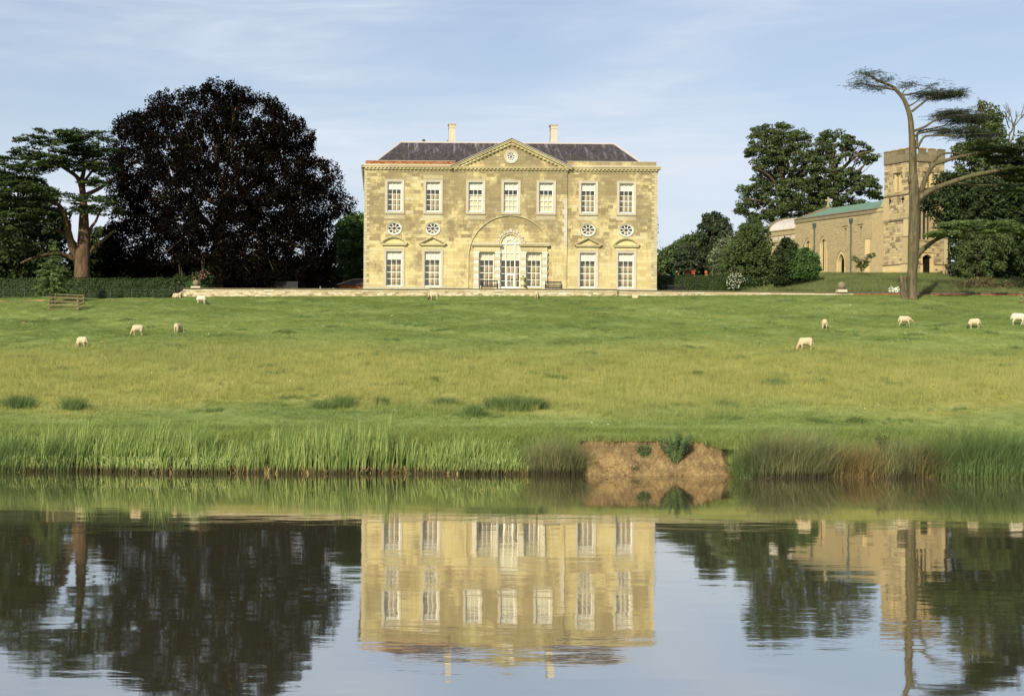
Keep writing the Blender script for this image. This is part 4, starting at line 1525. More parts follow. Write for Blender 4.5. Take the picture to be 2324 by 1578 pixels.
while x < x1:
    mb = MB()
    a, b = bz(x) - 9.5, bz(x + 0.9) - 9.5
    mb.add([(x, -0.06, a - .06), (x + .89, -0.06, b - .06), (x + .89, -0.06, b + .02), (x, -0.06, a + .02), (x, 0.34, a - .06), (x + .89, .34, b - .06), (x + .89, .34, b + .02), (x, .34, a + .02)],
           [(0, 1, 2, 3), (3, 2, 6, 7), (0, 3, 7, 4), (1, 5, 6, 2), (4, 7, 6, 5)], random.random())
    mb.build('coping_stone', M['slate_stone'], bw)
    x += 0.9

# ------------------------------------------------------------------ the church
A_CH = R(19.5)
cx0 = P(2063, 612, 160)
CH = (cx0.x, 160.0, 13.75)
church = thing('church', 'old tan stone church with battlemented tower, pointed doorway and green copper nave roof', 'church', CH, rz=A_CH)
def fS(u, v, w=0.0):      # wall facing local -X, u runs along +Y
    return (-w, u, v)
def fW(u, v, w=0.0):      # wall facing local -Y, u runs along +X
    return (u, -w, v)
TW, TL, TH = 4.75, 4.35, 12.55
def zc_(px, py, D):
    return P(px, py, D).z - CH[2]

def tint_church(u, v):
    r = random.random()
    if r < 0.30:
        return 0.05 + 0.25 * random.random()
    return 0.40 + 0.55 * random.random()

# tower
mb = MB()
mb.box(0.5, TW - 0.4, 0.5, TL - 0.2, -0.8, TH + 0.4, 0.5)
mb.box(TW - 0.4, TW, 0.0, TL, -0.8, TH + 0.1, 0.5)
mb.box(0.0, TW - 0.4, TL - 0.2, TL, -0.8, TH + 0.1, 0.5)
mb.build('tower_core', M['church_mortar'], church)
ZP = TH      # parapet string
bel = (8.9, 11.3)
sw_ = (1.55, 2.45, 9.35, 11.35)     # belfry light on the left face: u along y
ww_ = (1.9, 2.9, 9.35, 11.35)
west_win = (1.25, 3.0, 3.75, 7.9)
west_door = (1.75, 3.15, -0.2, 2.25)
masonry(church, fS, (0, TL, 1.0, ZP), [sw_], [], 0.31, 0.28, 0.75, M['church'], -0.05, 0.0, 0.02, 0.022, singles=110, tintf=tint_church, chv=0.25, jit=0.012, rest_name='tower_stonework')
masonry(church, fW, (0, TW, 1.0, ZP), [ww_, west_win, (west_door[0], west_door[1], -1, west_door[3])], [], 0.31, 0.28, 0.75, M['church'], -0.05, 0.0, 0.02, 0.022, singles=130, tintf=tint_church, chv=0.25, jit=0.012, rest_name='tower_stonework')
masonry(church, fS, (0, TL, -0.8, ZP + .2), [sw_], [], 30, 40, 41, M['church_mortar'], -0.5, -0.02, 0, 0, name='wall_core', singles=1)
masonry(church, fW, (0.5, TW - .4, -0.8, ZP + .2), [ww_, west_win, (west_door[0], west_door[1], -1, west_door[3])], [], 30, 40, 41, M['church_mortar'], -0.5, -0.02, 0, 0, name='wall_core', singles=1)
# base stage
mb = MB()
mb.box(-0.14, 0.0, -0.14, TL, -0.8, 0.92, 0.8)
mb.box(-0.14, 1.75, -0.14, 0.0, -0.8, 0.92, 0.8)
mb.box(3.15, TW + 0.14, -0.14, 0.0, -0.8, 0.92, 0.8)
mb.build('plinth', M['church_pale'], church)
# string courses
mb = MB()
def string(z, h, d, gap=None):
    mb.box(-d, -0.002, -d, TL, z, z + h, 0.4)
    if gap:
        mb.box(-0.002, gap[0], -d, -0.002, z, z + h, 0.4)
        mb.box(gap[1], TW + d, -d, -0.002, z, z + h, 0.4)
    else:
        mb.box(-0.002, TW + d, -d, -0.002, z, z + h, 0.4)
string(0.92, 0.14, 0.20, (1.6, 3.3))
string(6.0, 0.13, 0.12, (1.0, 3.2))
string(9.38 - 0.55, 0.12, 0.12)
string(ZP, 0.16, 0.14)
mb.build('string_course', M['church_dark'], church)
# parapet with battlements
mb = MB()
mb.box(-0.06, TW + 0.06, -0.06, 0.25, ZP + 0.16, ZP + 0.85, 0.6)
mb.box(-0.06, 0.25, 0.25, TL + 0.06, ZP + 0.16, ZP + 0.85, 0.6)
mb.box(TW - 0.25, TW + 0.06, 0.25, TL + 0.06, ZP + 0.16, ZP + 0.85, 0.6)
mb.box(0.25, TW - 0.25, TL - 0.25, TL + 0.06, ZP + 0.16, ZP + 0.85, 0.6)
mb.build('parapet', M['church_dark'], church)
def merlon(x0, x1, y0, y1, cap):
    mb = MB()
    mb.box(x0, x1, y0, y1, ZP + 0.85, ZP + 1.42, random.random())
    o = mb.build('merlon', M['church_dark'], church)
    mb = MB()
    mb.box(x0 - 0.05, x1 + 0.05, y0 - 0.05, y1 + 0.05, ZP + 1.42, ZP + 1.50, 0.7)
    mb.add([(x0 - .05, y0 - .05, ZP + 1.5), (x1 + .05, y0 - .05, ZP + 1.5), (x1 + .05, y1 + .05, ZP + 1.5), (x0 - .05, y1 + .05, ZP + 1.5), ((x0 + x1) / 2 - .1, (y0 + y1) / 2, ZP + 1.6), ((x0 + x1) / 2 + .1, (y0 + y1) / 2, ZP + 1.6)],
           [(0, 1, 5, 4), (1, 2, 5), (2, 3, 4, 5), (3, 0, 4)], 0.7)
    mb.build('coping', M['lichen_cap' if cap else 'church_dark'], o)
for i in range(4):
    a = -0.06 + i * (TL + 0.12 - 0.85) / 3
    merlon(-0.06, 0.24, a, a + 0.85, i in (0, 1, 2))
    merlon(TW - 0.24, TW + 0.06, a, a + 0.85, False)
for i in range(4):
    a = -0.06 + i * (TW + 0.12 - 0.9) / 3
    merlon(max(a, 0.25), min(a + 0.9, TW - .25 if i == 3 else 99), -0.06, 0.24, i in (1, 2))
# belfry openings
def belfry(f, u0, u1, z0, z1):
    mb = MB()
    mb.prism([(u0, z0), (u1, z0), (u1, z1), (u0, z1)], -0.40, -0.35, f, 0.1)
    o = mb.build('belfry_window', M['dark'], church)
    mb = MB()
    um = (u0 + u1) / 2
    for a, b in ((u0 - 0.13, u0 + 0.05), (u1 - 0.05, u1 + 0.13), (um - 0.06, um + 0.06)):
        mb.prism([(a, z0), (b, z0), (b, z1), (a, z1)], -0.30 if abs(a - um) < .2 else -0.34, 0.02 if abs(a - um) > .2 else -0.12, f, 0.9, back=True)
    for a, b in ((u0 + 0.05, um - 0.06), (um + 0.06, u1 - 0.05)):
        m_ = (a + b) / 2
        w_ = (b - a) / 2
        for s in (-1, 1):
            mb.prism([(m_ + s * w_, z1 - 0.35), (m_ + s * w_, z1), (m_, z1), (m_, z1 - 0.12), (m_ + s * w_ * 0.7, z1 - 0.22)], -0.3, -0.14, f, 0.9)
        for k in range(7):
            z = z0 + 0.1 + k * (z1 - z0 - 0.5) / 7
            mb.prism([(a, z), (b, z), (b, z + 0.06), (a, z + 0.06)], -0.34, -0.2, f, 0.5)
    mb.prism([(u0 - 0.13, z0 - 0.12), (u1 + 0.13, z0 - 0.12), (u1 + 0.13, z0), (u0 - 0.13, z0)], -0.3, 0.05, f, 0.9)
    mb.build('tracery', M['church_pale'], o)
    mb = MB()
    mb.prism([(u0 - 0.25, z1 + 0.02), (u1 + 0.25, z1 + 0.02), (u1 + 0.25, z1 + 0.14), (u0 - 0.25, z1 + 0.14)], 0, 0.15, f, 0.3)
    mb.prism([(u0 - 0.25, z1 - 0.45), (u0 - 0.16, z1 - 0.45), (u0 - 0.16, z1 + .02), (u0 - 0.25, z1 + .02)], 0, 0.12, f, 0.3)
    mb.prism([(u1 + 0.16, z1 - 0.45), (u1 + 0.25, z1 - 0.45), (u1 + 0.25, z1 + .02), (u1 + 0.16, z1 + .02)], 0, 0.12, f, 0.3)
    mb.build('hood_mould', M['church_dark'], o)
belfry(fS, sw_[0], sw_[1], 9.35, 11.35)
belfry(fW, ww_[0], ww_[1], 9.35, 11.35)
# cross shaped sound holes
for u in (1.15, 3.35):
    mb = MB()
    for (a, b, c, d) in ((-.08, .08, -.42, -.1), (-.24, .24, -.1, .12), (-.09, .09, .12, .36)):
        mb.prism([(u + a, 8.35 + c), (u + b, 8.35 + c), (u + b, 8.35 + d), (u + a, 8.35 + d)], 0.0, 0.025, fS, 0.1)
    mb.build('cross_opening', M['dark'], church)
# diagonal buttress at the near corner and angle stonework
mb = MB()
for (z0, z1, d, w_) in ((-0.8, 0.95, 0.55, 0.85), (0.95, 4.0, 0.42, 0.75), (4.0, 6.05, 0.30, 0.7), (6.05, 8.0, 0.18, 0.6)):
    mb.box(-d, 0.0, 0.0 - 0.02, w_, z0, z1, random.uniform(.5, .9))
    mb.box(0.02, w_, -d + .03, 0.0, z0, z1 - .01, random.uniform(.5, .9))
mb.build('corner_buttress', M['church'], church)
mb = MB()
for (z0, d, w_) in ((0.95, 0.58, 0.88), (4.0, 0.45, 0.78), (6.05, 0.33, 0.73)):
    mb.box(-d, 0.0, -0.05, w_, z0, z0 + 0.10, 0.4)
    mb.box(0.03, w_, -d, 0.0, z0 + .003, z0 + 0.10, 0.4)
mb.build('buttress_offset', M['church_dark'], church)
mb = MB()
for (z0, z1, d) in ((-0.8, 0.95, 0.85), (0.95, 4.0, 0.65), (4.0, 6.05, 0.45)):
    mb.box(TW + 0.005, TW + d, 0.10, 0.75, z0, z1, random.uniform(.5, .9))
mb.build('side_buttress', M['church'], church)
mb = MB()
for (z0, d) in ((0.95, 0.88), (4.0, 0.68), (6.05, 0.48)):
    mb.box(TW + 0.01, TW + d, 0.05, 0.8, z0, z0 + 0.10, 0.4)
mb.build('buttress_offset', M['church_dark'], church)
# west window and door on the right hand face
def pointed(u0, u1, z0, zs, n=8):
    """outline of a pointed arch opening"""
    w_ = u1 - u0
    pts = [(u0, z0), (u1, z0), (u1, zs)]
    for i in range(1, n):
        a = math.pi / 3 * i / n
        pts.append((u0 + w_ * math.cos(a), zs + w_ * math.sin(a)))
    pts.append(((u0 + u1) / 2, zs + w_ * math.sin(math.pi / 3)))
    for i in range(n - 1, 0, -1):
        a = math.pi / 3 * i / n
        pts.append((u1 - w_ * math.cos(a), zs + w_ * math.sin(a)))
    pts.append((u0, zs))
    return pts
def ring_poly(mb, f, outer, inner, w0, w1, tint):
    n = len(outer)
    for i in range(1, n):
        j = (i + 1) % n
        mb.prism([inner[i], outer[i], outer[j], inner[j]], w0, w1, f, tint, back=True)
def frame_round(name, f, u0, u1, z0, zs, t, w0, w1, mat, parent, tint=0.8):
    mb = MB()
    ring_poly(mb, f, pointed(u0 - t, u1 + t, z0, zs), pointed(u0, u1, z0, zs), w0, w1, tint)
    return mb.build(name, mat, parent)
mb = MB()
mb.prism([(1.25, 3.75), (3.0, 3.75), (3.0, 7.9), (1.25, 7.9)], -0.4, -0.34, fW, 0.1)
wwo = mb.build('west_window', M['window_lead'], church)
mb = MB()
for u in (1.25 + 0.1, 1.83, 2.42, 2.9):
    mb.prism([(u - .06, 3.75), (u + .06, 3.75), (u + .06, 7.2), (u - .06, 7.2)], -0.3, -0.1, fW, 0.5, back=True)
mb.prism([(1.25, 7.2), (3.0, 7.2), (3.0, 7.9), (1.25, 7.9)], -0.3, -0.02, fW, 0.5)
mb.prism([(1.1, 3.6), (3.15, 3.6), (3.15, 3.76), (1.1, 3.76)], -0.1, 0.08, fW, 0.5)
mb.build('mullion', M['church_trim'], wwo)
mb = MB()
mb.prism([(1.75, -.8), (3.15, -.8), (3.15, 2.25), (1.75, 2.25)], -0.5, -0.45, fW, 0.1)
dr = mb.build('tower_door', M['dark'], church)
mb = MB()
for s in (0, 1):
    e = 1.75 if s == 0 else 3.15
    k = 1 if s == 0 else -1
    mb.prism([(e, 1.75), (e, 2.25), (2.45, 2.25), (2.45, 2.12), (e + k * 0.35, 1.98)], -0.4, 0.0, fW, 0.8)
    a, b = (e - 0.14, e + 0.02) if s == 0 else (e - 0.02, e + 0.14)
    mb.prism([(a, -.8), (b, -.8), (b, 2.3), (a, 2.3)], -0.4, 0.04, fW, 0.8, back=True)
mb.prism([(1.6, 2.3), (3.3, 2.3), (3.3, 2.42), (1.6, 2.42)], -.1, 0.10, fW, 0.4)
mb.build('door_frame', M['church_pale'], dr)

# nave
NL0, NL1 = TL - 0.0, 21.2
NZ = P(1799, 497, 179.8).z - CH[2]
nave = (NL0, NL1, -0.8, NZ - 0.55)
def t_of(px):
    """distance along the nave wall that stands at a given column of the view"""
    lo, hi = -2.0, 40.0
    for _ in range(40):
        mid = (lo + hi) / 2
        x, y = CH[0] - 0.334 * mid, CH[1] + 0.943 * mid
        if (x / y * F + VX) > px + 2.3:
            lo = mid
        else:
            hi = mid
    return lo
tD, tW1, tW2, tL1, tL2, tP1, tP2, tB = (t_of(q) for q in (1904, 1864, 1829, 1948, 1913, 1845, 1928, 1968))
holes = []
holes.append((tD - 0.85, tD + 0.85, -1, 1.75))
for t in (tL1, tL2):
    holes.append((t - 0.45, t + 0.45, 4.15, 6.1))
for t in (tW1, tW2):
    holes.append((t - 0.75, t + 0.75, 0.9, 4.1))
curv = [(tD - 0.85, tD + 0.85, lambda u: 1.74, lambda u: 1.75 + 1.45 * (1 - abs(u - tD) / 0.85) ** 0.62)]
for t in (tW1, tW2):
    curv.append((t - 0.75, t + 0.75, lambda u: 4.09, lambda u, t=t: 4.1 + 0.75 * (1 - abs(u - t) / 0.75) ** 0.62))
masonry(church, fS, nave, holes, curv, 0.19, 0.20, 0.46, M['nave'], -0.05, 0.0, 0.02, 0.02, singles=40, tintf=lambda u, v: 0.25 + 0.5 * random.random(), chv=0.25, jit=0.01, rest_name='nave_stonework')
masonry(church, fS, nave, holes, curv, 30, 40, 41, M['church_mortar'], -0.5, -0.015, 0, 0, name='wall_core', singles=1)
mb = MB()
mb.box(0.5, 9.6, NL0 + .3, NL0 + .5, -.8, NZ - .6)
mb.box(0.0, 9.6, NL1 - 0.3, NL1, -.8, NZ - .6)
mb.box(9.3, 9.6, NL0, NL1, -.8, NZ - .6)
mb.box(0.9, 1.0, NL0 + .5, NL1 - .3, -.8, NZ - .6)
mb.build('wall', M['nave'], church)
mb = MB()
mb.box(-0.10, 0.3, NL0, NL1 + 0.1, NZ - 0.55, NZ - 0.42, 0.3)
mb.box(-0.02, 0.3, NL0, NL1, NZ - 0.42, NZ - 0.08, 0.7)
mb.box(-0.10, 0.34, NL0, NL1 + 0.1, NZ - 0.08, NZ + 0.04, 0.3)
mb.build('nave_parapet', M['church_dark'], church)
# roof
RG = 4.9
zr = NZ + 1.55
mb = MB()
mb.add([(0.3, NL0, NZ - .05), (0.3, NL1 - .1, NZ - .05), (RG, NL1 - .1, zr), (RG, NL0, zr), (9.4, NL0, NZ - .05), (9.4, NL1 - .1, NZ - .05)], [(0, 1, 2, 3), (3, 2, 5, 4)])
ro = mb.build('copper_roof', M['copper'], church)
mb = MB()
y = NL0 + 0.3
while y < NL1 - .3:
    mb.tube([(0.3, y, NZ - .03), (RG, y, zr + .02)], 0.03, 4, cap=False)
    y += 0.75
mb.build('roof_seam', M['copper'], ro, kind='stuff')
mb = MB()
mb.add([(-0.05, NL1 + .12, NZ + 0.0), (RG, NL1 + .12, zr + .25), (9.7, NL1 + .12, NZ + 0.0), (-0.05, NL1 - .25, NZ + 0.0), (RG, NL1 - .25, zr + .25), (9.7, NL1 - .25, NZ + 0.0),
        (-0.05, NL1 + .12, NZ - .5), (9.7, NL1 + .12, NZ - .5), (-0.05, NL1 - .25, NZ - .5), (9.7, NL1 - .25, NZ - .5)],
       [(0, 1, 2, 7, 6), (3, 8, 9, 5, 4), (0, 3, 4, 1), (1, 4, 5, 2)], 0.5)
mb.build('gable_coping', M['church_dark'], church)
mb = MB()
zx = zr + .22
mb.box(RG - .07, RG + .07, NL1 - .15, NL1, zx, zx + 1.25, 0.8)
mb.box(RG - .42, RG - .07, NL1 - .14, NL1 - .01, zx + .72, zx + .90, 0.8)
mb.box(RG + .07, RG + .42, NL1 - .14, NL1 - .01, zx + .72, zx + .90, 0.8)
mb.box(RG - .2, RG + .2, NL1 - .22, NL1 + .07, zx - .1, zx + .08, 0.8)
mb.build('gable_cross', M['church_trim'], church)
# door
frame_round('door_arch', fS, tD - 0.62, tD + 0.62, -0.8, 1.75, 0.22, -0.55, 0.0, M['church_pale'], church)
frame_round('hood_mould', fS, tD - 0.86, tD + 0.86, 1.3, 1.75, 0.09, 0.0, 0.09, M['church_trim'], church, 0.3)
mb = MB()
mb.prism(pointed(tD - 0.64, tD + 0.64, -0.8, 1.75), -0.58, -0.54, fS, 0.1)
mb.build('church_door', M['dark'], church)
for t in (tW1, tW2):
    o = frame_round('pointed_window', fS, t - 0.52, t + 0.52, 0.9, 4.0, 0.2, -0.35, 0.0, M['church_pale'], church)
    frame_round('hood_mould', fS, t - 0.74, t + 0.74, 3.6, 4.0, 0.09, 0.0, 0.09, M['church_trim'], o, 0.3)
    mb = MB()
    mb.prism(pointed(t - 0.54, t + 0.54, 0.9, 4.0), -0.36, -0.33, fS, 0.1)
    mb.build('pane', M['window_lead'], o)
    mb = MB()
    mb.prism([(t - .06, .9), (t + .06, .9), (t + .06, 4.6), (t - .06, 4.6)], -.3, -.15, fS, .8, back=True)
    mb.prism([(t - .75, .78), (t + .75, .78), (t + .75, .9), (t - .75, .9)], -.3, .06, fS, .6)
    mb.build('mullion', M['church_pale'], o)
for t in (tL1, tL2):
    mb = MB()
    for a, b in ((t - .47, t - .2), (t + .2, t + .47)):
        mb.prism([(a, 4.15), (b, 4.15), (b, 6.1), (a, 6.1)], -0.4, 0.0, fS, 0.5, back=True)
    mb.prism([(t - .2, 5.85), (t + .2, 5.85), (t + .2, 6.1), (t - .2, 6.1)], -0.3, 0.0, fS, 0.5)
    mb.prism([(t - .5, 6.1), (t + .5, 6.1), (t + .5, 6.2), (t - .5, 6.2)], 0, 0.12, fS, 0.2)
    o = mb.build('clerestory_window', M['church_trim'], church)
    mb = MB()
    mb.prism([(t - .22, 4.15), (t + .22, 4.15), (t + .22, 5.9), (t - .22, 5.9)], -.42, -.38, fS, .1)
    mb.build('pane', M['window_lead'], o)
for t in (tP1, tP2):
    mb = MB()
    mb.tube([(-0.16, t, -0.8), (-0.16, t, NZ - 1.15)], 0.075, 8)
    for z in np.arange(0.6, NZ - 1.3, 1.6):
        mb.tube([(-0.16, t, z), (-0.16, t, z + .09)], 0.10, 8)
    o = mb.build('downpipe', M['drain'], church)
    mb = MB()
    mb.box(-0.32, -0.02, t - .2, t + .2, NZ - 1.15, NZ - .85)
    mb.box(-0.27, -0.02, t - .13, t + .13, NZ - 1.35, NZ - 1.15)
    mb.build('hopper', M['drain'], o)
# shallow buttress with pale panels near the tower, and the stage beside it
mb = MB()
mb.box(-0.28, 0, tB - 0.55, tB + 0.55, -.8, NZ - 1.3, .6)
mb.box(-0.12, 0, NL0, tB - 0.55, -.8, NZ - .6, .8)
bt = mb.build('wall_buttress', M['church_trim'], church)
mb = MB()
mb.box(-0.30, -0.27, tB - 0.42, tB + 0.42, 2.4, 4.2, 1.0)
mb.box(-0.30, -0.27, tB - 0.42, tB + 0.42, -0.2, 1.5, 1.0)
mb.build('pale_panel', M['church_pale'], bt)
mb = MB()
mb.box(-0.36, 0, tB - 0.6, tB + 0.6, 4.25, 4.9, .4)
mb.box(-0.36, 0, tB - 0.6, tB + 0.6, 1.6, 2.05, .3)
mb.build('niche_canopy', M['church_trim'], bt)
# sloping shoulder where nave meets tower
mb = MB()
mb.prism([(NL0 - 0.9, 5.9), (NL0 + 1.3, 5.9), (NL0 + 1.3, NZ - 0.3), (NL0 + 0.5, NZ + 0.1), (NL0 - 0.05, 8.7), (NL0 - 0.9, 8.7)], -0.4, 0.10, fS, 0.7)
mb.build('tower_shoulder', M['church'], church)

# chancel with barrel roof
CX = 0.55
CZ = P(1731, 524.5, 186).z - CH[2]
C0, C1 = NL1, NL1 + 7.0
def fC(u, v, w=0.0):
    return (CX - w, u, v)
tc_ = t_of(1756.5) - 0.1
masonry(church, fC, (C0, C1, -.8, CZ - 1.55), [(tc_ - .9, tc_ + .9, -.3, 3.1)], [(tc_ - .9, tc_ + .9, lambda u: 3.09, lambda u: 3.1 + math.sqrt(max(0, .81 - (u - tc_) ** 2)))], 0.3, 0.35, 0.7, M['nave'], -.05, 0, .02, .02, singles=10, chv=.2, rest_name='chancel_stonework')
mb = MB()
mb.box(CX + 0.3, 8.2, C0, C1, -.8, CZ - .1)
mb.build('wall_core', M['church_mortar'], church)
mb = MB()
for (z0, z1, d) in ((CZ - 1.55, CZ - 1.42, .12), (CZ - 1.42, CZ - .72, .0), (CZ - .72, CZ - .58, .10), (CZ - .58, CZ - .12, .05), (CZ - .12, CZ, .16)):
    mb.box(CX - d, 8.2, C0 + .02, C1 + d, z0, z1, .4)
mb.build('chancel_parapet', M['church_trim'], church)
for i in range(5):
    mb = MB()
    u = C0 + .5 + i * 1.3
    mb.box(CX - .035, CX + .01, u, u + 1.0, CZ - 1.33, CZ - .82, random.random())
    mb.build('frieze_panel', M['pale_stone'], church)
ellf = lambda u, v, w=0.0: (CX - w, u, v)
mb = MB()
ring_u = [(tc_ + .9 * math.cos(a), 3.1 + .9 * math.sin(a)) for a in np.linspace(0, math.pi, 15)]
out_u = [(tc_ + 1.12 * math.cos(a), 3.1 + 1.12 * math.sin(a)) for a in np.linspace(0, math.pi, 15)]
for i in range(14):
    mb.prism([ring_u[i], out_u[i], out_u[i + 1], ring_u[i + 1]], -.3, .08, fC, .5, back=True)
for s in (-1, 1):
    a, b = sorted((tc_ + s * .62, tc_ + s * 1.0))
    mb.prism([(a, -.3), (b, -.3), (b, 3.1), (a, 3.1)], -.4, .03, fC, .8, back=True)
for u in (-.28, .28):
    mb.prism([(tc_ + u - .07, -.3), (tc_ + u + .07, -.3), (tc_ + u + .07, 3.6), (tc_ + u - .07, 3.6)], -.36, -.18, fC, .9, back=True)
o = mb.build('chancel_window', M['church_pale'], church)
mb = MB()
mb.prism([(tc_ - .9, -.3), (tc_ + .9, -.3), (tc_ + .9, 3.1), (tc_ + .6, 3.8), (tc_, 4.0), (tc_ - .6, 3.8), (tc_ - .9, 3.1)], -.29, -.26, fC, .1)
mb.build('pane', M['window_lead'], o)
mb = MB()
n = 16
vs, fs = [], []
for i in range(n + 1):
    a = math.pi * i / n
    x = CX + .3 + 3.55 - 3.55 * math.cos(a)
    z = CZ - .05 + 1.75 * math.sin(a)
    vs += [(x, C0 + .02, z), (x, C1 - .15, z)]
    if i:
        fs.append((2 * i - 2, 2 * i - 1, 2 * i + 1, 2 * i))
mb.add(vs, fs)
br = mb.build('barrel_roof', M['lead_roof'], church, smooth=True)
mb = MB()
for k in range(11):
    y = C0 + .4 + k * .62
    mb.tube([(CX + .3 + 3.55 - 3.55 * math.cos(math.pi * i / n), y, CZ - .03 + 1.77 * math.sin(math.pi * i / n)) for i in range(n + 1)], .035, 4, cap=False)
mb.build('roof_seam', M['lead_roof'], br, kind='stuff')
mb = MB()
for i in range(n):
    a, b = math.pi * i / n, math.pi * (i + 1) / n
    q_ = lambda an, r_: (CX + .3 + 3.55 - r_ * math.cos(an), CZ - .05 + (r_ - 1.8) * math.sin(an))
    mb.prism([q_(a, 3.5), q_(a, 3.8), q_(b, 3.8), q_(b, 3.5)], -(C1 + .1), -(C1 - .25), lambda u, v, w: (u, -w, v), .5, back=True)
mb.build('roof_rib', M['church_dark'], br)
mb = MB()
mb.tube([(CX - .1, C0 + 2.7, -.8), (CX - .1, C0 + 2.7, CZ - 1.9)], .07, 7)
mb.box(CX - .25, CX, C0 + 2.55, C0 + 2.85, CZ - 1.9, CZ - 1.6)
mb.build('downpipe', M['drain'], church)

# ------------------------------------------------------------------ plants
def unit(v):
    return v / (np.linalg.norm(v, axis=1, keepdims=True) + 1e-9)

def leaf_quads(C, Nn, size, asp=0.6, sv=0.4):
    n = len(C)
    s = size * (1 - sv + 2 * sv * RS.rand(n, 1))
    r = RS.normal(size=(n, 3))
    t = unit(np.cross(Nn, r))
    b = np.cross(Nn, t)
    V = np.stack([C - t * s, C - b * s * asp, C + t * s, C + b * s * asp], 1)
    return V.reshape(-1, 3)

def pip(px, py, poly):
    inside = np.zeros(len(px), bool)
    n = len(poly)
    for i in range(n):
        x1, y1 = poly[i]
        x2, y2 = poly[(i + 1) % n]
        c = ((y1 > py) != (y2 > py)) & (px < (x2 - x1) * (py - y1) / (y2 - y1 + 1e-9) + x1)
        inside ^= c
    return inside

def row_extent(poly, py):
    xs_ = []
    n = len(poly)
    for i in range(n):
        x1, y1 = poly[i]
        x2, y2 = poly[(i + 1) % n]
        if (y1 > py) != (y2 > py):
            xs_.append((x2 - x1) * (py - y1) / (y2 - y1) + x1)
    return (min(xs_), max(xs_)) if xs_ else (0, 1)

def crown_clumps(poly, D, depth, n, edge=0.0):
    """clump centres spread through a crown that has this outline from the lake and this half depth"""
    a = np.array(poly)
    x0, y0 = a.min(0)
    x1, y1 = a.max(0)
    out = []
    while len(out) < n:
        px = RS.uniform(x0, x1, 4 * n)
        py = RS.uniform(y0, y1, 4 * n)
        k = pip(px, py, poly)
        for X, Y in zip(px[k], py[k]):
            lo, hi = row_extent(poly, Y)
            u = (X - (lo + hi) / 2) / max(1e-6, (hi - lo) / 2)
            top = sm((Y - y0) / (0.45 * (y1 - y0)))
            dm = depth * math.sqrt(max(0.02, 1 - u * u)) * (0.35 + 0.65 * float(top))
            q = RS.uniform(-1, 1)
            q = math.copysign(abs(q) ** 0.55, q)
            out.append((X, Y, q * dm))
            if len(out) >= n:
                break
    o = np.array(out)
    p = Pn(o[:, 0], o[:, 1], D)
    p[:, 1] += o[:, 2]
    return p

def clump_leaves(cen, rad, per, size, flat=0.75, out=0.7, up=0.25, droop=0.0, center=None):
    n = len(cen)
    if np.isscalar(rad):
        rad = np.full(n, rad)
    rad = rad * RS.uniform(0.6, 1.35, n)
    idx = np.repeat(np.arange(n), per)
    d = unit(RS.normal(size=(n * per, 3)))
    rr = RS.uniform(0.35, 1.0, (n * per, 1)) ** 0.6
    off = d * rr * rad[idx, None]
    off[:, 2] *= flat
    if droop:
        off[:, 2] -= droop * (RS.rand(n * per) ** 2) * rad[idx]
    C = cen[idx] + off
    Nn = unit(d * out + RS.normal(size=d.shape) * 0.55 + np.array([0, 0, up]))
    return C, Nn

def plates(lst, D, size, per_m2, depth=2.5, thick=0.30, droop=0.35, dj=1.5, ragged=0.25):
    """flat cedar boughs: (x0, x1, y) in view units"""
    Cs, Ns = [], []
    for (a, b, y) in lst:
        p0, p1 = P(a, y, D), P(b, y, D)
        w = (p1.x - p0.x) / 2
        cx = (p0.x + p1.x) / 2
        cy = D + RS.uniform(-dj, dj)
        dp = min(depth, w * 0.9 + 0.4)
        # fans of short sprays
        nf = max(12, int(math.pi * w * dp * 1.5))
        fx = RS.uniform(-1, 1, nf)
        fy = RS.uniform(-1, 1, nf)
        k = fx ** 2 + fy ** 2 < 1.0 + 0.1 * RS.rand(nf)
        fx, fy = fx[k], fy[k]
        fz = (1 - fx ** 2 - 0.5 * fy ** 2) * droop + RS.normal(size=len(fx)) * thick * 0.42
        for X, Y, Z in zip(fx, fy, fz):
            m = int(per_m2 * RS.uniform(0.5, 1.5))
            r_ = RS.uniform(0.35, 0.75) * (0.6 + 0.4 * min(1, w / 2))
            th = RS.uniform(0, 2 * math.pi, m)
            q = np.sqrt(RS.rand(m)) * r_
            c = np.stack([cx + X * w + q * np.cos(th) * 1.25, cy + Y * dp + q * np.sin(th), (p0.z + p1.z) / 2 + Z - 0.30 * q ** 2 - 0.02 * RS.rand(m)], 1)
            c[:, 2] += RS.normal(size=m) * 0.05
            Cs.append(c)
            nn = unit(np.stack([RS.normal(size=m) * ragged + 0.25 * np.cos(th), RS.normal(size=m) * ragged + 0.25 * np.sin(th), np.ones(m)], 1))
            Ns.append(nn)
    return np.concatenate(Cs), np.concatenate(Ns)

def view_path(pts, D, dy=None):
    r_ = []
    for i, (x, y) in enumerate(pts):
        p = P(x, y, D)
        if dy:
            p.y += dy * i / (len(pts) - 1)
        r_.append(p)
    return r_

def smooth_path(pts, rad, k=3):
    """Catmull-Rom through the points"""
    P_, R_ = [], []
    n = len(pts)
    for i in range(n - 1):
        p0, p1, p2, p3 = pts[max(0, i - 1)], pts[i], pts[i + 1], pts[min(n - 1, i + 2)]
        for j in range(k):
            t = j / k
            P_.append(0.5 * ((2 * p1) + (p2 - p0) * t + (2 * p0 - 5 * p1 + 4 * p2 - p3) * t * t + (3 * p1 - p0 - 3 * p2 + p3) * t ** 3))
            R_.append(rad[i] + (rad[i + 1] - rad[i]) * t)
    P_.append(pts[-1])
    R_.append(rad[-1])
    return P_, R_

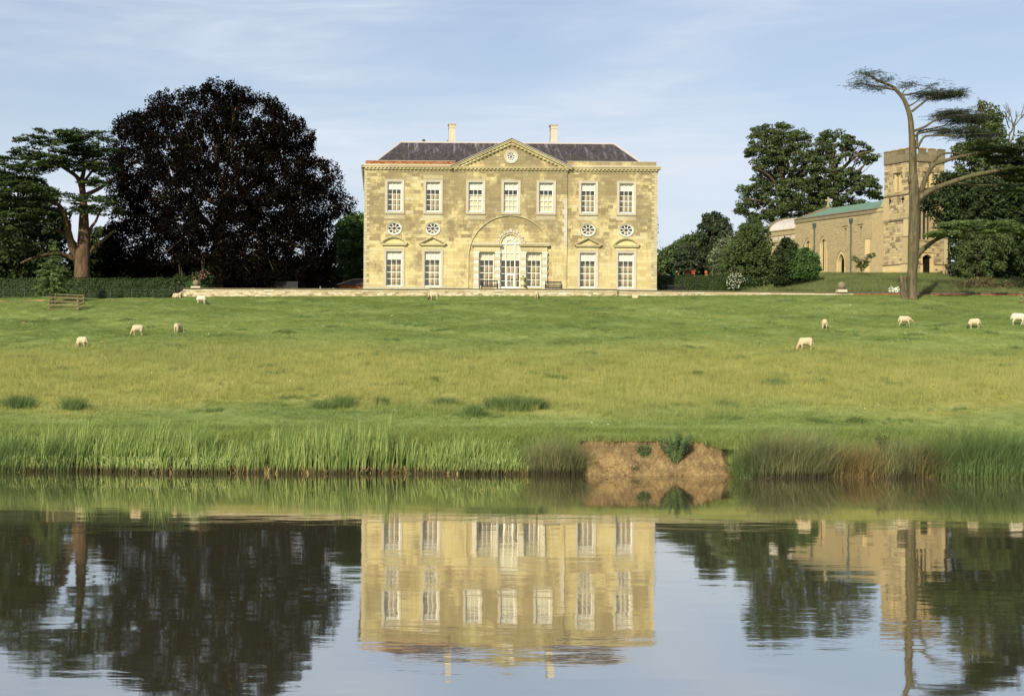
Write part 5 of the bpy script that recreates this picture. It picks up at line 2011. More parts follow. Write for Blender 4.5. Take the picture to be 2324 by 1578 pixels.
def bough(mb, pts, D, rad, dy=0.0, seg=8, jit=0.12):
    """rad in view units"""
    q = view_path(pts, D, dy)
    s = D / F
    if len(rad) == 2 and len(pts) > 2:
        rad = [rad[0] + (rad[1] - rad[0]) * i / (len(pts) - 1) for i in range(len(pts))]
    p_, r_ = smooth_path([Vector(v) for v in q], [r * s for r in rad])
    mb.tube(p_, r_, seg, random.random(), jit=jit)

def local(V, e):
    return V - np.array([e.location.x, e.location.y, e.location.z], dtype=float)

def tree(name, label, base_px, D, poly, mat, trunk_mat, n, r_, per, size, depth, group=None, cat='tree', boughs=(), trunk=None, flat=0.75, droop=0.0, out=0.7, up=0.25, extra=None, twigs=0, crown_name='crown'):
    bx, by = base_px
    b = P(bx, by, D)
    gz = ghf(b.x, b.y)
    e = thing(name, label, cat, (b.x, b.y, gz), group)
    off = -Vector((b.x, b.y, gz))
    mb = MB()
    if trunk is None:
        top = np.array(poly).min(0)[1]
        ymid = by - 0.75 * (by - top)
        cx_ = np.array(poly).mean(0)[0]
        trunk = [(bx, by + 6), (bx + (cx_ - bx) * .3, by - 0.35 * (by - top)), (bx + (cx_ - bx) * .8, ymid)]
        tr = [max(2.5, (by - top) * 0.035), max(2, (by - top) * 0.025), 1.0]
        bough(mb, trunk, D, tr)
        for k in range(7):
            t = random.uniform(0.3, 0.9)
            sx = trunk[0][0] + (trunk[2][0] - trunk[0][0]) * t
            sy = trunk[0][1] + (trunk[2][1] - trunk[0][1]) * t
            lo, hi = row_extent(poly, sy - 20)
            s = random.choice((-1, 1))
            ex = sx + s * random.uniform(.3, .8) * ((hi - lo) / 2)
            bough(mb, [(sx, sy), ((sx + ex) / 2, sy - 12), (ex, sy - random.uniform(15, 45))], D, [1.6, 1.1, 0.5], dy=random.uniform(-depth, depth) * .6, seg=6)
    else:
        for (pts, rad) in trunk:
            bough(mb, pts, D, rad)
    for (pts, rad, dy) in boughs:
        bough(mb, pts, D, rad, dy, 6)
    a_ = np.array(poly, float)
    c_ = (a_.min(0) + a_.max(0)) / 2
    hw = (a_.max(0) - a_.min(0)) / 2
    ins = 0.38 * r_ * F / D
    a_ = c_ + (a_ - c_) * np.maximum(0.6, 1 - ins / hw)
    a_[:, 1] += np.where(a_[:, 1] > c_[1] + hw[1] * .5, ins * .8, 0)
    cen = crown_clumps([tuple(q) for q in a_], D, depth, n)
    if twigs:
        tw = MB()
        c0 = Vector(cen.mean(0))
        for k in RS.choice(len(cen), min(twigs, len(cen)), replace=False):
            q = Vector(cen[k])
            m_ = q + (c0 - q) * random.uniform(.25, .5) + Vector((random.uniform(-.5, .5), random.uniform(-.5, .5), random.uniform(-1.2, -.2)))
            a_ = (q + m_) / 2 + Vector((random.uniform(-.3, .3), 0, random.uniform(-.3, .3)))
            mb.tube([m_, a_, q], [0.07, 0.045, 0.02], 4, random.random(), cap=False)
    mb.v = [tuple(Vector(v) + off) for v in mb.v]
    mb.build('trunk', trunk_mat, e, smooth=True)
    C, Nn = clump_leaves(cen, r_, per, size, flat, out, up, droop)
    if extra is not None:
        C = np.concatenate([C, extra[0]])
        Nn = np.concatenate([Nn, extra[1]])
    V = local(leaf_quads(C, Nn, size), e)
    link(crown_name, npmesh(crown_name, V, 4, mat), e)
    return e, cen

# --- copper beech
BEECH = [(492, 184), (470, 190), (448, 206), (434, 199), (408, 206), (382, 205), (360, 216), (346, 228), (334, 252), (345, 262), (330, 262), (318, 256), (299, 259), (275, 262), (263, 275), (258, 297), (262, 318), (250, 330), (246, 378),
         (250, 419), (264, 470), (246, 510), (236, 560), (236, 625), (300, 645), (500, 650), (742, 650), (750, 600), (756, 555), (750, 500), (758, 478), (770, 486), (798, 474), (802, 458), (783, 440), (770, 408),
         (764, 378), (741, 366), (702, 348), (694, 331), (712, 325), (713, 308), (697, 289), (680, 267), (655, 255), (642, 242), (614, 222), (573, 213), (556, 202), (531, 191), (505, 196)]
rim = []
for i in range(len(BEECH)):
    (x1_, y1_), (x2_, y2_) = BEECH[i], BEECH[(i + 1) % len(BEECH)]
    if min(y1_, y2_) > 560:
        continue
    n_ = int(max(1, math.hypot(x2_ - x1_, y2_ - y1_) / 7))
    for k in range(n_):
        t = k / n_
        rim.append((x1_ + (x2_ - x1_) * t + random.uniform(-4, 4), y1_ + (y2_ - y1_) * t + random.uniform(-1, 6)))
rimp = Pn(np.array([q[0] for q in rim]), np.array([q[1] for q in rim]), 133.0)
rimp[:, 1] += RS.uniform(-2, 2, len(rimp))
rc = clump_leaves(rimp, 0.42, 34, 0.12, 0.8, 0.5, 0.2, 0.9)
tree('copper_beech', 'huge domed copper beech with nearly black purple leaves left of the house', (491, 652), 133, BEECH, L['beech'], M['bark'], 1800, 0.80, 125, 0.105, 7.5,
     trunk=[([(492, 662), (493, 620), (498, 560), (505, 480), (510, 400)], [22, 16, 13, 9, 5])],
     boughs=[([(500, 540), (440, 470), (390, 400)], [8, 6, 3], -3), ([(503, 500), (560, 440), (620, 370)], [8, 6, 3], -2), ([(508, 440), (490, 350), (500, 270)], [6, 4, 2], 1), ([(505, 470), (430, 420), (400, 310)], [5, 4, 2], 2),
             ([(505, 470), (560, 360), (585, 300)], [5, 4, 2], 2), ([(497, 580), (420, 600), (350, 608)], [5, 4, 2], -5), ([(500, 560), (600, 590), (690, 560)], [5, 4, 2], -4),
             ([(470, 420), (440, 340), (430, 280)], [4, 3, 1], -4), ([(540, 400), (530, 320), (545, 260)], [4, 3, 1], -4)],
     droop=0.7, out=0.45, up=0.15, extra=rc, twigs=260)

# --- left cedar
CED_PL = [(40, 121, 320), (70, 201, 316), (145, 252, 312), (141, 266, 325), (10, 84, 346), (86, 191, 333), (161, 274, 343), (30, 131, 360), (96, 245, 358), (-10, 121, 377), (121, 256, 372), (165, 256, 392), (180, 250, 383),
          (-20, 112, 397), (-20, 100, 413), (-30, 108, 433), (40, 150, 439), (20, 90, 425), (-20, 121, 469), (163, 276, 465), (175, 264, 480), (8, 131, 489), (-20, 60, 515), (5, 75, 528), (-10, 100, 502),
          (205, 262, 448), (100, 180, 452), (-30, 60, 455), (10, 110, 345), (60, 160, 385), (130, 220, 350), (-30, 70, 485), (30, 120, 478), (195, 270, 408), (200, 262, 425), (-40, 30, 360), (-60, 20, 385), (-60, 40, 420), (-60, 20, 500), (-50, 40, 540)]
cb = P(186, 650, 125)
e = thing('cedar_tree', 'old spreading cedar with reddish forked trunk and flat layered boughs behind the hedge', 'tree', (cb.x, cb.y, ghf(cb.x, cb.y)))
mb = MB()
for pts, rad, dy in (([(186, 665), (186, 620), (187, 580), (190, 540), (190, 480), (188, 440), (184, 405)], [22, 18, 17, 14, 10, 8, 6], 0),
                     ([(172, 590), (164, 555), (157, 520), (152, 492), (140, 468), (110, 455)], [9, 9, 7.5, 6, 5, 3], -1.5), ([(175, 560), (150, 535), (128, 522), (90, 515)], [6, 5, 4, 2], 2),
                     ([(198, 580), (207, 563), (229, 545), (255, 520)], [6, 5.5, 4, 2], 1), ([(196, 560), (203, 520), (214, 500), (225, 470)], [5, 4, 3, 2], 1),
                     ([(188, 445), (200, 440), (230, 425), (262, 400)], [6, 5, 4, 2], 0), ([(186, 430), (178, 405), (160, 390), (125, 372), (70, 362)], [6, 5, 4, 3, 1], -1), ([(185, 410), (190, 370), (180, 330)], [6, 4, 2], 1),
                     ([(186, 420), (200, 390), (225, 350)], [4, 3, 2], 2), ([(168, 590), (140, 575), (90, 585), (60, 600)], [5, 4, 3, 2], -2)):
    bough(mb, pts, 125, rad, dy, 10, 0.10)
mb.v = [tuple(Vector(v) - e.location) for v in mb.v]
mb.build('trunk', M['trunk_red'], e, smooth=True)
C, Nn = plates(CED_PL + [(0, 110, 450), (-20, 90, 472), (20, 120, 500), (-10, 70, 545), (30, 110, 560), (-40, 60, 570), (10, 90, 410), (60, 175, 372), (110, 240, 344), (170, 270, 472), (150, 240, 488)], 123.2, 0.15, 62, depth=3.6, thick=0.34, droop=0.30, dj=2.5, ragged=0.35)
link('crown', npmesh('crown', local(leaf_quads(C, Nn, 0.15, 0.42), e), 4, L['cedar']), e)

# --- dark conifers behind it
tree('dark_conifer', 'dark conifer filling the left edge of the view behind the spreading cedar', (40, 640), 137, [(-140, 640), (-140, 380), (-90, 340), (-40, 350), (4, 390), (30, 385), (60, 400), (110, 420), (130, 445), (150, 470), (158, 520), (150, 560), (160, 640)],
     L['dark'], M['bark'], 420, 1.1, 60, 0.20, 4.5, flat=0.5, twigs=40)
tree('dark_conifer', 'dark conifer in the gap between the spreading cedar and the copper beech', (232, 640), 140, [(160, 640), (160, 575), (185, 560), (205, 520), (225, 505), (240, 525), (262, 560), (270, 640)],
     L['dark'], M['bark'], 110, 0.8, 60, 0.18, 3, flat=0.5)
tree('broadleaf_tree', 'mid green tree between the copper beech and the house', (792, 652), 150, [(745, 655), (757, 600), (752, 560), (762, 520), (765, 500), (785, 490), (805, 483), (830, 484), (850, 500), (862, 560), (860, 655)],
     L['bright'], M['bark'], 330, 0.62, 60, 0.145, 3.5, twigs=50)
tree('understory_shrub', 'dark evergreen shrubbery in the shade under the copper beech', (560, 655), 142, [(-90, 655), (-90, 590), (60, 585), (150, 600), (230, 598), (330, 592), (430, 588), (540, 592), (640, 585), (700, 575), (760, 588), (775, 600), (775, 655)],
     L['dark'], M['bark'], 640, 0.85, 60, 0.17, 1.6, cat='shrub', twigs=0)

# --- young cedar in its fence
yc = on_ground(121, 691, 95)
yt = thing('young_cedar', 'small pale green young cedar growing inside a wooden rail guard before the hedge', 'tree', tuple(yc))
mb = MB()
mb.tube([(0, 0, -0.1), (0.02, 0, 0.7), (0.10, 0, 2.2), (0.14, 0, 5.2)], [0.10, 0.08, 0.05, 0.012], 7)
pl = [(0.10, 0.22, 5.0), (-.05, .30, 4.75), (0.12, 0.4, 4.45), (0.12, 0.32, 4.15), (-0.05, .4, 4.55), (0.15, 0.5, 3.85), (0.18, 0.75, 3.6), (-0.35, 0.8, 3.3), (0.0, 1.0, 3.1), (0.25, 1.1, 2.85), (-0.15, 1.2, 2.55), (-.8, .9, 2.75), (-0.2, 1.35, 2.2), (.4, .9, 2.3), (0.2, 1.3, 1.9), (-0.15, 1.45, 1.6), (0.35, 1.3, 1.35), (-.3, 1.2, 1.15), (-.9, .6, 1.0), (.95, .6, 1.05)]
Cs, Ns = [], []
for (x_, r_, z_) in pl:
    for k in range(max(8, int(r_ * 24))):
        th = RS.uniform(0, 2 * math.pi)
        L_ = r_ * RS.uniform(0.65, 1.1)
        m_ = int(34 * L_) + 8
        t = RS.rand(m_) ** 0.7
        w_ = 0.16 * (1 - t) + 0.07
        c = np.stack([x_ + np.cos(th) * t * L_ + RS.normal(size=m_) * w_ * .6, np.sin(th) * t * L_ + RS.normal(size=m_) * w_ * .6, z_ + 0.10 * L_ * t - 0.32 * L_ * t ** 2 + RS.normal(size=m_) * 0.045], 1)
        Cs.append(c)
        Ns.append(unit(np.stack([RS.normal(size=m_) * .5 + .3 * np.cos(th), RS.normal(size=m_) * .5 + .3 * np.sin(th), np.ones(m_)], 1)))
        if k % 3 == 0:
            mb.tube([(x_ * .5 + 0.06, 0, z_), (x_ + math.cos(th) * L_ * .9, math.sin(th) * L_ * .9, z_ - .18 * L_)], [0.02, 0.006], 4, cap=False)
mb.build('trunk', M['bark'], yt)
link('crown', npmesh('crown', leaf_quads(np.concatenate(Cs), np.concatenate(Ns), 0.078, 0.42), 4, L['young']), yt)

gd = on_ground(143.5, 701.5, 95)
gp = thing('tree_guard', 'square wooden rail guard of four bars round the young cedar', 'fence', (gd.x, gd.y, gd.z))
w_ = (P(178, 700, gd.y).x - P(109, 700, gd.y).x) / 2
dp_ = 2.1
Hf = 31 * gd.y / F
for (x_, y_) in ((-w_ + .06, 0), (w_ - .06, 0), (-w_ + .06, dp_), (w_ - .06, dp_)):
    mb = MB()
    z_ = ghf(gd.x + x_, gd.y + y_) - gd.z
    mb.box(x_ - .06, x_ + .06, y_ - .05, y_ + .05, z_ - .2, z_ + Hf + .03, random.random())
    mb.build('post', M['grey_wood'], gp)
for k in range(4):
    z_ = 0.10 + k * (Hf - 0.16) / 3
    for (p0, p1) in (((-w_ - .04, -.07), (w_ + .04, -.07)), ((-w_ - .04, dp_ + .07), (w_ + .04, dp_ + .07)), ((-w_, -.04), (-w_, dp_ + .05)), ((w_, -.04), (w_, dp_ + .05))):
        mb = MB()
        za = z_ + ghf(gd.x + p0[0], gd.y + p0[1]) - gd.z
        zb_ = z_ + ghf(gd.x + p1[0], gd.y + p1[1]) - gd.z
        d = random.uniform(-.02, .02)
        mb.tube([(p0[0], p0[1], za + .04), ((p0[0] + p1[0]) / 2, (p0[1] + p1[1]) / 2, (za + zb_) / 2 + .04 + d), (p1[0], p1[1], zb_ + .04)], 0.04, 6, random.random())
        mb.build('rail', M['grey_wood'], gp)

# --- hedges
def hedge(name, label, path, h, th, dens=230, size=0.055, mat=None, rag=0.05):
    x0_, y0_ = path[0]
    z0_ = ghf(x0_, y0_)
    e = thing(name, label, 'hedge', (x0_, y0_, z0_))
    core = MB()
    Cs, Ns = [], []
    for (xa, ya), (xb, yb) in zip(path[:-1], path[1:]):
        d = Vector((xb - xa, yb - ya, 0))
        L_ = d.length
        d.normalize()
        nn = Vector((d.y, -d.x, 0))
        if nn.y > 0:
            nn = -nn
        za, zb_ = ghf(xa, ya), ghf(xb, yb)
        i_ = 0.10
        A, B = Vector((xa, ya, 0)), Vector((xb, yb, 0))
        q = [A + nn * -i_, B + nn * -i_, B - nn * (th - i_), A - nn * (th - i_)]
        zz = [za, zb_, zb_, za]
        core.add([tuple(p + Vector((0, 0, z - .3)) - e.location) for p, z in zip(q, zz)] + [tuple(p + Vector((0, 0, z + h - .12)) - e.location) for p, z in zip(q, zz)],
                 [(0, 1, 5, 4), (1, 2, 6, 5), (2, 3, 7, 6), (3, 0, 4, 7), (4, 5, 6, 7)], 0.1)
        # front
        m = int(L_ * h * dens)
        t, v = RS.rand(m), RS.rand(m)
        bul = 0.07 * np.sin(t * L_ * 2.3) * np.sin(v * 5 + 1) + 0.05 * np.sin(t * L_ * 6.1 + 2) * np.sin(v * 9)
        base = np.array([xa, ya, 0]) + np.outer(t * L_, np.array(d)) + np.outer(bul + RS.normal(size=m) * rag, np.array(nn))
        base[:, 2] = za + (zb_ - za) * t + v * h
        Cs.append(base)
        Ns.append(unit(np.array(nn) * .8 + RS.normal(size=(m, 3)) * .5 + np.array([0, 0, .35])))
        m = int(L_ * th * dens)
        t, v = RS.rand(m), RS.rand(m)
        base = np.array([xa, ya, 0]) + np.outer(t * L_, np.array(d)) - np.outer(v * th, np.array(nn))
        base[:, 2] = za + (zb_ - za) * t + h + 0.05 * np.sin(t * L_ * 1.9) + 0.03 * np.sin(t * L_ * 7) + RS.normal(size=m) * rag * .7
        Cs.append(base)
        Ns.append(unit(RS.normal(size=(m, 3)) * .4 + np.array([0, 0, 1])))
    core.build('branch_core', L['dark'], e)
    C, Nn = np.concatenate(Cs), np.concatenate(Ns)
    link('foliage', npmesh('foliage', local(leaf_quads(C, Nn, size), e), 4, mat or L['hedge']), e)
    return e
hl0 = P(-60, 672, 119.2)
hl1 = P(408, 668, 123.6)
hedge('clipped_hedge', 'long clipped dark green hedge across the left side behind the wire fence', [(hl0.x - 16, 119.2), (hl0.x + 8, 119.6), (hl1.x, 120.6)], P(100, 628, 119.4).z - ghf(P(100, 628, 119.4).x, 119.4), 1.2)
hr0, hr1 = P(1486, 655, 131), P(1642, 655, 131)
hedge('clipped_hedge', 'clipped green hedge between the house and the shrubs, behind the dark bench', [(hr0.x - 1.0, 131), (hr1.x + 1.5, 131)], P(1560, 624, 131).z - 9.78, 1.2, 230)

# --- trees between house and church
G1 = [(1474, 629), (1478, 600), (1488, 582), (1499, 571), (1514, 558), (1537, 549), (1557, 533), (1581, 526), (1597, 528), (1612, 560), (1608, 629)]
tree('broadleaf_tree', 'green broadleaf tree just right of the house, sloping up behind the pine', (1560, 645), 158, G1, L['mid'], M['bark'], 260, 0.62, 60, 0.15, 3.2, twigs=30)
tree('tall_conifer', 'tall dark conifer with a forked top right of the house', (1630, 645), 152, [(1586, 513), (1599, 506), (1598, 487), (1607, 480), (1615, 475), (1630, 485), (1636, 492), (1648, 489), (1659, 505), (1661, 522), (1655, 540), (1640, 560), (1640, 628), (1580, 628), (1588, 560)],
     L['pine'], M['bark'], 330, 0.52, 62, 0.13, 2.4, flat=0.6, twigs=30)
tree('scots_pine', 'low pine with orange trunk and dark needle pads right of the house', (1538, 640), 150, [(1530, 572), (1536, 557), (1552, 553), (1566, 552), (1580, 562), (1590, 590), (1582, 620), (1550, 624), (1531, 612), (1534, 590)],
     L['pine'], M['pine_bark'], 120, 0.55, 60, 0.12, 1.8, flat=0.5,
     trunk=[([(1538, 645), (1541, 612), (1543, 590)], [3, 2.6, 2.0]), ([(1541, 604), (1534, 594)], [1.5, .8]), ([(1543, 590), (1556, 572)], [1.6, .8]), ([(1543, 592), (1540, 572)], [1.4, .7])])
tree('silver_leaved_tree', 'grey-white leaved tree with pale flowering tips between pine and feathery tree', (1640, 650), 144, [(1606, 592), (1612, 574), (1622, 566), (1630, 548), (1645, 536), (1657, 528), (1668, 540), (1665, 580), (1655, 632), (1622, 634)],
     L['white'], M['bark'], 150, 0.45, 55, 0.09, 1.8)
G5 = [(1640, 640), (1633, 600), (1640, 568), (1664, 540), (1680, 512), (1697, 501), (1716, 505), (1728, 530), (1738, 560), (1750, 575), (1757, 600), (1753, 628), (1740, 642)]
tree('feathery_tree', 'large feathery green tree in front of the chancel', (1700, 652), 139, G5, L['yew'], M['bark'], 470, 0.5, 64, 0.10, 2.8, droop=0.5, twigs=40)
tree('background_tree', 'hazy green tree top behind the feathery tree, left of the chancel roof', (1712, 640), 170, [(1672, 560), (1678, 520), (1690, 503), (1704, 492), (1722, 500), (1738, 512), (1745, 560), (1740, 640), (1680, 640)],
     L['mid'], M['bark'], 170, 0.62, 50, 0.16, 2.5)
rb = tree('flowering_shrub', 'low rose bush sprinkled with white flowers at the end of the hedge', (1668, 658), 131, [(1640, 658), (1641, 632), (1655, 620), (1676, 622), (1696, 628), (1720, 634), (1726, 658)],
     L['hedge'], M['bark'], 110, 0.36, 70, 0.075, 1.1, cat='shrub')
cc = crown_clumps([(1641, 655), (1643, 632), (1656, 619), (1676, 622), (1690, 634), (1668, 655)], 130.0, 0.5, 120)
cc[:, 1] -= 0.9
link('flowers', npmesh('flowers', local(leaf_quads(cc, unit(RS.normal(size=cc.shape) * .5 + np.array([0, -1, .3])), 0.034, 0.9), rb[0]), 4, L['flower']), rb[0])
tree('dark_holly', 'pointed dark evergreen bush in front of the nave', (1782, 642), 149, [(1748, 640), (1752, 600), (1760, 575), (1771, 556), (1780, 540), (1788, 536), (1799, 548), (1808, 560), (1814, 585), (1800, 620), (1797, 642)],
     L['dark'], M['bark'], 230, 0.48, 66, 0.12, 1.8, cat='shrub')
tree('green_shrub', 'bright green rounded shrub in front of the nave window', (1828, 634), 147, [(1793, 626), (1794, 602), (1803, 580), (1817, 560), (1828, 560), (1842, 570), (1855, 586), (1861, 610), (1852, 627), (1830, 632)],
     L['bright'], M['bark'], 200, 0.42, 66, 0.10, 1.7, cat='shrub')
tree('sapling', 'small leaning sapling with tufted branches by the nave wall', (1953, 622), 155, [(1936, 580), (1944, 588), (1956, 592), (1964, 580), (1984, 571), (1986, 578), (1972, 590), (1966, 604), (1956, 612), (1944, 606), (1940, 596), (1932, 586)],
     L['yew'], M['bark'], 46, 0.20, 30, 0.08, .8, trunk=[([(1955, 628), (1955, 605), (1952, 595)], [1.1, .9, .5]), ([(1955, 604), (1974, 578)], [.8, .4]), ([(1953, 598), (1942, 581)], [.8, .4])])

# --- the two oaks behind the church
O1 = [(1700, 512), (1700, 495), (1672, 480), (1667, 455), (1690, 438), (1672, 432), (1680, 414), (1714, 396), (1712, 376), (1706, 362), (1690, 352), (1688, 338), (1702, 330), (1699, 310), (1700, 290), (1718, 280), (1740, 282), (1762, 278), (1790, 283), (1815, 292), (1835, 308), (1843, 330), (1846, 345), (1868, 365), (1872, 400), (1875, 440), (1872, 505)]
tree('oak_tree', 'tall broad oak behind the chancel, left of its neighbour', (1770, 600), 205, O1, L['oak'], M['bark'], 600, 0.80, 84, 0.15, 4.5, flat=0.5, twigs=180,
     trunk=[([(1775, 610), (1778, 500), (1775, 400), (1762, 320)], [11, 9, 6, 3])], boughs=[([(1776, 440), (1740, 400), (1705, 385)], [4, 3, 1], -2), ([(1777, 420), (1805, 370), (1825, 320)], [4, 3, 1], -2), ([(1777, 480), (1730, 460), (1685, 455)], [4, 3, 1.2], -2), ([(1775, 380), (1745, 340), (1720, 300)], [3, 2, 1], -1)])
O2 = [(1830, 520), (1828, 440), (1832, 400), (1840, 350), (1852, 312), (1862, 298), (1884, 290), (1925, 302), (1945, 316), (1960, 326), (1975, 332), (1993, 350), (1994, 366), (1970, 376), (1960, 362), (1940, 350), (1925, 345), (1905, 360), (1912, 380), (1940, 392), (1960, 400), (1985, 410), (1999, 432), (1999, 462), (1960, 480), (1900, 500)]
tree('oak_tree', 'oak with bare forked limbs showing, right behind the nave beside the tower', (1895, 600), 205, O2, L['oak'], M['bark'], 350, 0.72, 84, 0.15, 4.0, flat=0.5, twigs=120,
     trunk=[([(1897, 610), (1896, 480), (1895, 420), (1888, 370), (1872, 330)], [9, 7, 6, 4, 2])],
     boughs=[([(1896, 400), (1912, 380), (1928, 362), (1945, 352), (1965, 350)], [4.5, 4, 3.2, 2.2, 1.5], -3), ([(1893, 390), (1905, 350), (1925, 320)], [3, 2.4, 1.2], -2), ([(1895, 440), (1935, 420), (1970, 425)], [3, 2, 1], -2), ([(1928, 362), (1930, 345), (1938, 330)], [2.2, 1.6, 1], -3)])

# --- trees at the right edge
R1 = [(2165, 420), (2160, 385), (2175, 372), (2163, 352), (2158, 334), (2175, 322), (2196, 326), (2205, 300), (2203, 280), (2206, 258), (2222, 250), (2222, 236), (2236, 224), (2250, 228), (2262, 240), (2265, 255), (2280, 262), (2282, 276), (2268, 285), (2280, 300), (2284, 330), (2296, 350), (2300, 420), (2290, 480), (2200, 480)]
tree('tall_green_tree', 'tall green tree with sky gaps behind the bare cedar, right of the tower', (2225, 640), 152, R1, L['yew'], M['bark'], 300, 0.62, 64, 0.14, 3.0, twigs=120,
     trunk=[([(2232, 660), (2235, 500), (2238, 400), (2236, 330), (2230, 270)], [9, 8, 6, 4, 2])])
R2 = [(2290, 460), (2284, 400), (2292, 350), (2312, 320), (2310, 300), (2330, 285), (2370, 270), (2400, 300), (2440, 380), (2440, 660), (2300, 640)]
tree('tall_green_tree', 'tall green tree cut off by the right edge of the view', (2360, 660), 154, R2, L['oak'], M['bark'], 380, 0.9, 60, 0.19, 4)
R3 = [(2128, 500), (2096, 470), (2093, 445), (2105, 432), (2130, 428), (2134, 400), (2145, 385), (2170, 392), (2200, 400), (2260, 410), (2330, 420), (2430, 420), (2430, 655), (2190, 650), (2166, 640), (2164, 560), (2160, 500)]
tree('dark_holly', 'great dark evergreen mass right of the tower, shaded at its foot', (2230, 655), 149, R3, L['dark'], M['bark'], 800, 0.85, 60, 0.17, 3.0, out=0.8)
tree('holly_tree', 'hanging mid green foliage beneath the long cedar bough at the right', (2215, 650), 143.5, [(2172, 628), (2160, 596), (2178, 572), (2170, 548), (2196, 530), (2230, 512), (2262, 528), (2290, 520), (2300, 560), (2276, 580), (2282, 612), (2250, 604), (2228, 632), (2204, 606), (2190, 628)],
     L['yew'], M['bark'], 190, 0.45, 60, 0.11, 1.8, droop=.8)
tw = MB()
def twig_tree(mb, base, d, L_, r_, lev):
    p = base + d * L_ * .5 + Vector((random.uniform(-1, 1), random.uniform(-.5, .5), random.uniform(-.3, .3))) * L_ * .1
    q = base + d * L_
    mb.tube([base, p, q], [r_, r_ * .8, r_ * .6], 5, cap=False)
    if lev:
        for k in range(3):
            nd = (d + Vector((random.uniform(-.8, .8), random.uniform(-.4, .4), random.uniform(-.3, .5)))).normalized()
            twig_tree(mb, p if k == 0 else q, nd, L_ * random.uniform(.5, .75), r_ * .6, lev - 1)
dt = thing('dead_tree', 'bare dead branches standing above the trees at the right edge', 'tree', tuple(P(2306, 640, 151)))
for (bx_, by_, d_, L_) in ((2288, 320, (.3, 0, 1), 1.6), (2300, 290, (-.25, 0, 1), 1.3), (2302, 285, (.6, 0, .8), 1.1), (2290, 292, (-.35, 0, 1), 1.1)):
    twig_tree(tw, P(bx_, by_, 151), Vector(d_).normalized(), L_, .07, 3)
for pts, rad in (([(2306, 640), (2300, 500), (2292, 380), (2288, 318)], [5, 4, 3, 2]), ([(2289, 330), (2298, 310), (2302, 285)], [2, 1.6, 1.2]), ([(2289, 325), (2290, 300)], [1.5, 1.0])):
    bough(tw, pts, 151, rad)
tw.v = [tuple(Vector(v) - dt.location) for v in tw.v]
tw.build('branches', M['bark'], dt)
dt2 = thing('dead_branch', 'thin bare twigs sticking out above the tall tree right of the tower', 'branch', tuple(P(2232, 262, 151)))
tw = MB()
for (d_, L_) in (((-.3, 0, 1), .9), ((.3, 0, 1), .8), ((-.6, 0, .7), .7)):
    twig_tree(tw, Vector((0, 0, 0)), Vector(d_).normalized(), L_, .03, 3)
tw.build('twigs', M['bark'], dt2)

# --- the half bare cedar on the right
D_ = on_ground(2062, 679, 110).y
cz = on_ground(2062, 679, 110)
bc = thing('bare_cedar', 'tall half bare cedar with a sawn-off second stem and boughs on its right', 'tree', tuple(cz))
mb = MB()
def c2(l): return [(x / 4.969 + 1871.5, y / 4.969 + 136.1) for x, y in l]
def c3(l): return [(x / 4.969 + 1871.5, y / 4.969 + 397.0) for x, y in l]
TR = c3([(985, 1420), (985, 1385), (983, 1320), (985, 1100), (995, 950), (1000, 800), (1005, 500), (1010, 300)]) + [(2070.5, 397)] + c2([(985, 1400), (990, 1100), (975, 800), (960, 650), (930, 540), (880, 430), (800, 340), (750, 295), (600, 235), (500, 180), (400, 140)])
TRr = [16, 12.5, 10.5, 11, 12, 12.5, 12.5, 11.5, 10.5, 9.5, 8.3, 6.6, 6.0, 5.2, 4.6, 3.8, 3.2, 2.4, 1.8, 1.0]
bough(mb, TR, D_, TRr, 0, 12, 0.06)
bough(mb, c3([(900, 1420), (900, 1370), (890, 1280), (880, 1135)]), D_, [14, 11, 9.5, 9.3], 0, 12, 0.06)
CB = [(c2([(780, 335), (680, 320), (560, 300), (430, 290), (330, 265)]), [2.4, 0.7], -.5), (c2([(870, 395), (960, 385), (1080, 350), (1190, 300), (1230, 270)]), [2.2, .6], .4), (c2([(870, 390), (890, 345), (940, 315), (960, 290)]), [1.5, .5], -.4),
      (c2([(945, 520), (1020, 480), (1090, 420), (1120, 370)]), [2, .7], .6), (c2([(980, 580), (1080, 500), (1160, 445), (1300, 410), (1540, 370)]), [3, .6], -.6), (c2([(500, 180), (560, 200), (700, 230), (760, 220)]), [1.2, .4], .8),
      (c2([(1010, 800), (1120, 755), (1200, 700), (1290, 670), (1500, 640), (1750, 680)]), [3.2, .6], -1), (c2([(1020, 860), (1080, 800), (1250, 760), (1400, 725), (1600, 700)]), [2.6, .6], .8), (c2([(1360, 730), (1420, 685), (1500, 640)]), [1.4, .5], .2),
      (c2([(1025, 990), (1040, 900), (1060, 830), (1200, 800), (1350, 775), (1550, 800)]), [3.4, .6], .3), (c2([(1040, 1000), (1070, 920), (1120, 865), (1300, 870), (1500, 865), (1850, 850)]), [3.2, .6], -1.2),
      (c2([(1080, 1500), (1110, 1370), (1150, 1260), (1200, 1190), (1280, 1160), (1500, 1100), (1750, 1060), (2100, 1040)]), [6.5, 5.5, 5.2, 4.8, 4.4, 3.8, 3, 1.2], -1.5), (c2([(1190, 1200), (1260, 1110), (1350, 1050), (1500, 1040), (1700, 1060)]), [4, 1.2], .8),
      (c2([(1030, 1600), (1130, 1500), (1300, 1420), (1550, 1335), (1750, 1290), (2000, 1250), (2243, 1240), (2450, 1250)]), [8, 7, 5.6, 5.2, 4.4, 3.4, 2.6, 1.4], -2), (c2([(1500, 1385), (1700, 1410), (1900, 1400), (2200, 1420)]), [2.4, .8], 1),
      (c2([(1100, 1460), (1200, 1440), (1300, 1420)]), [2.5, 1.6], .5), (c3([(1000, 960), (1060, 870), (1130, 800), (1190, 750), (1300, 700), (1500, 660), (1900, 600)]), [8, 6.4, 5.4, 4.4, 3, 2, 1], -1.5)]
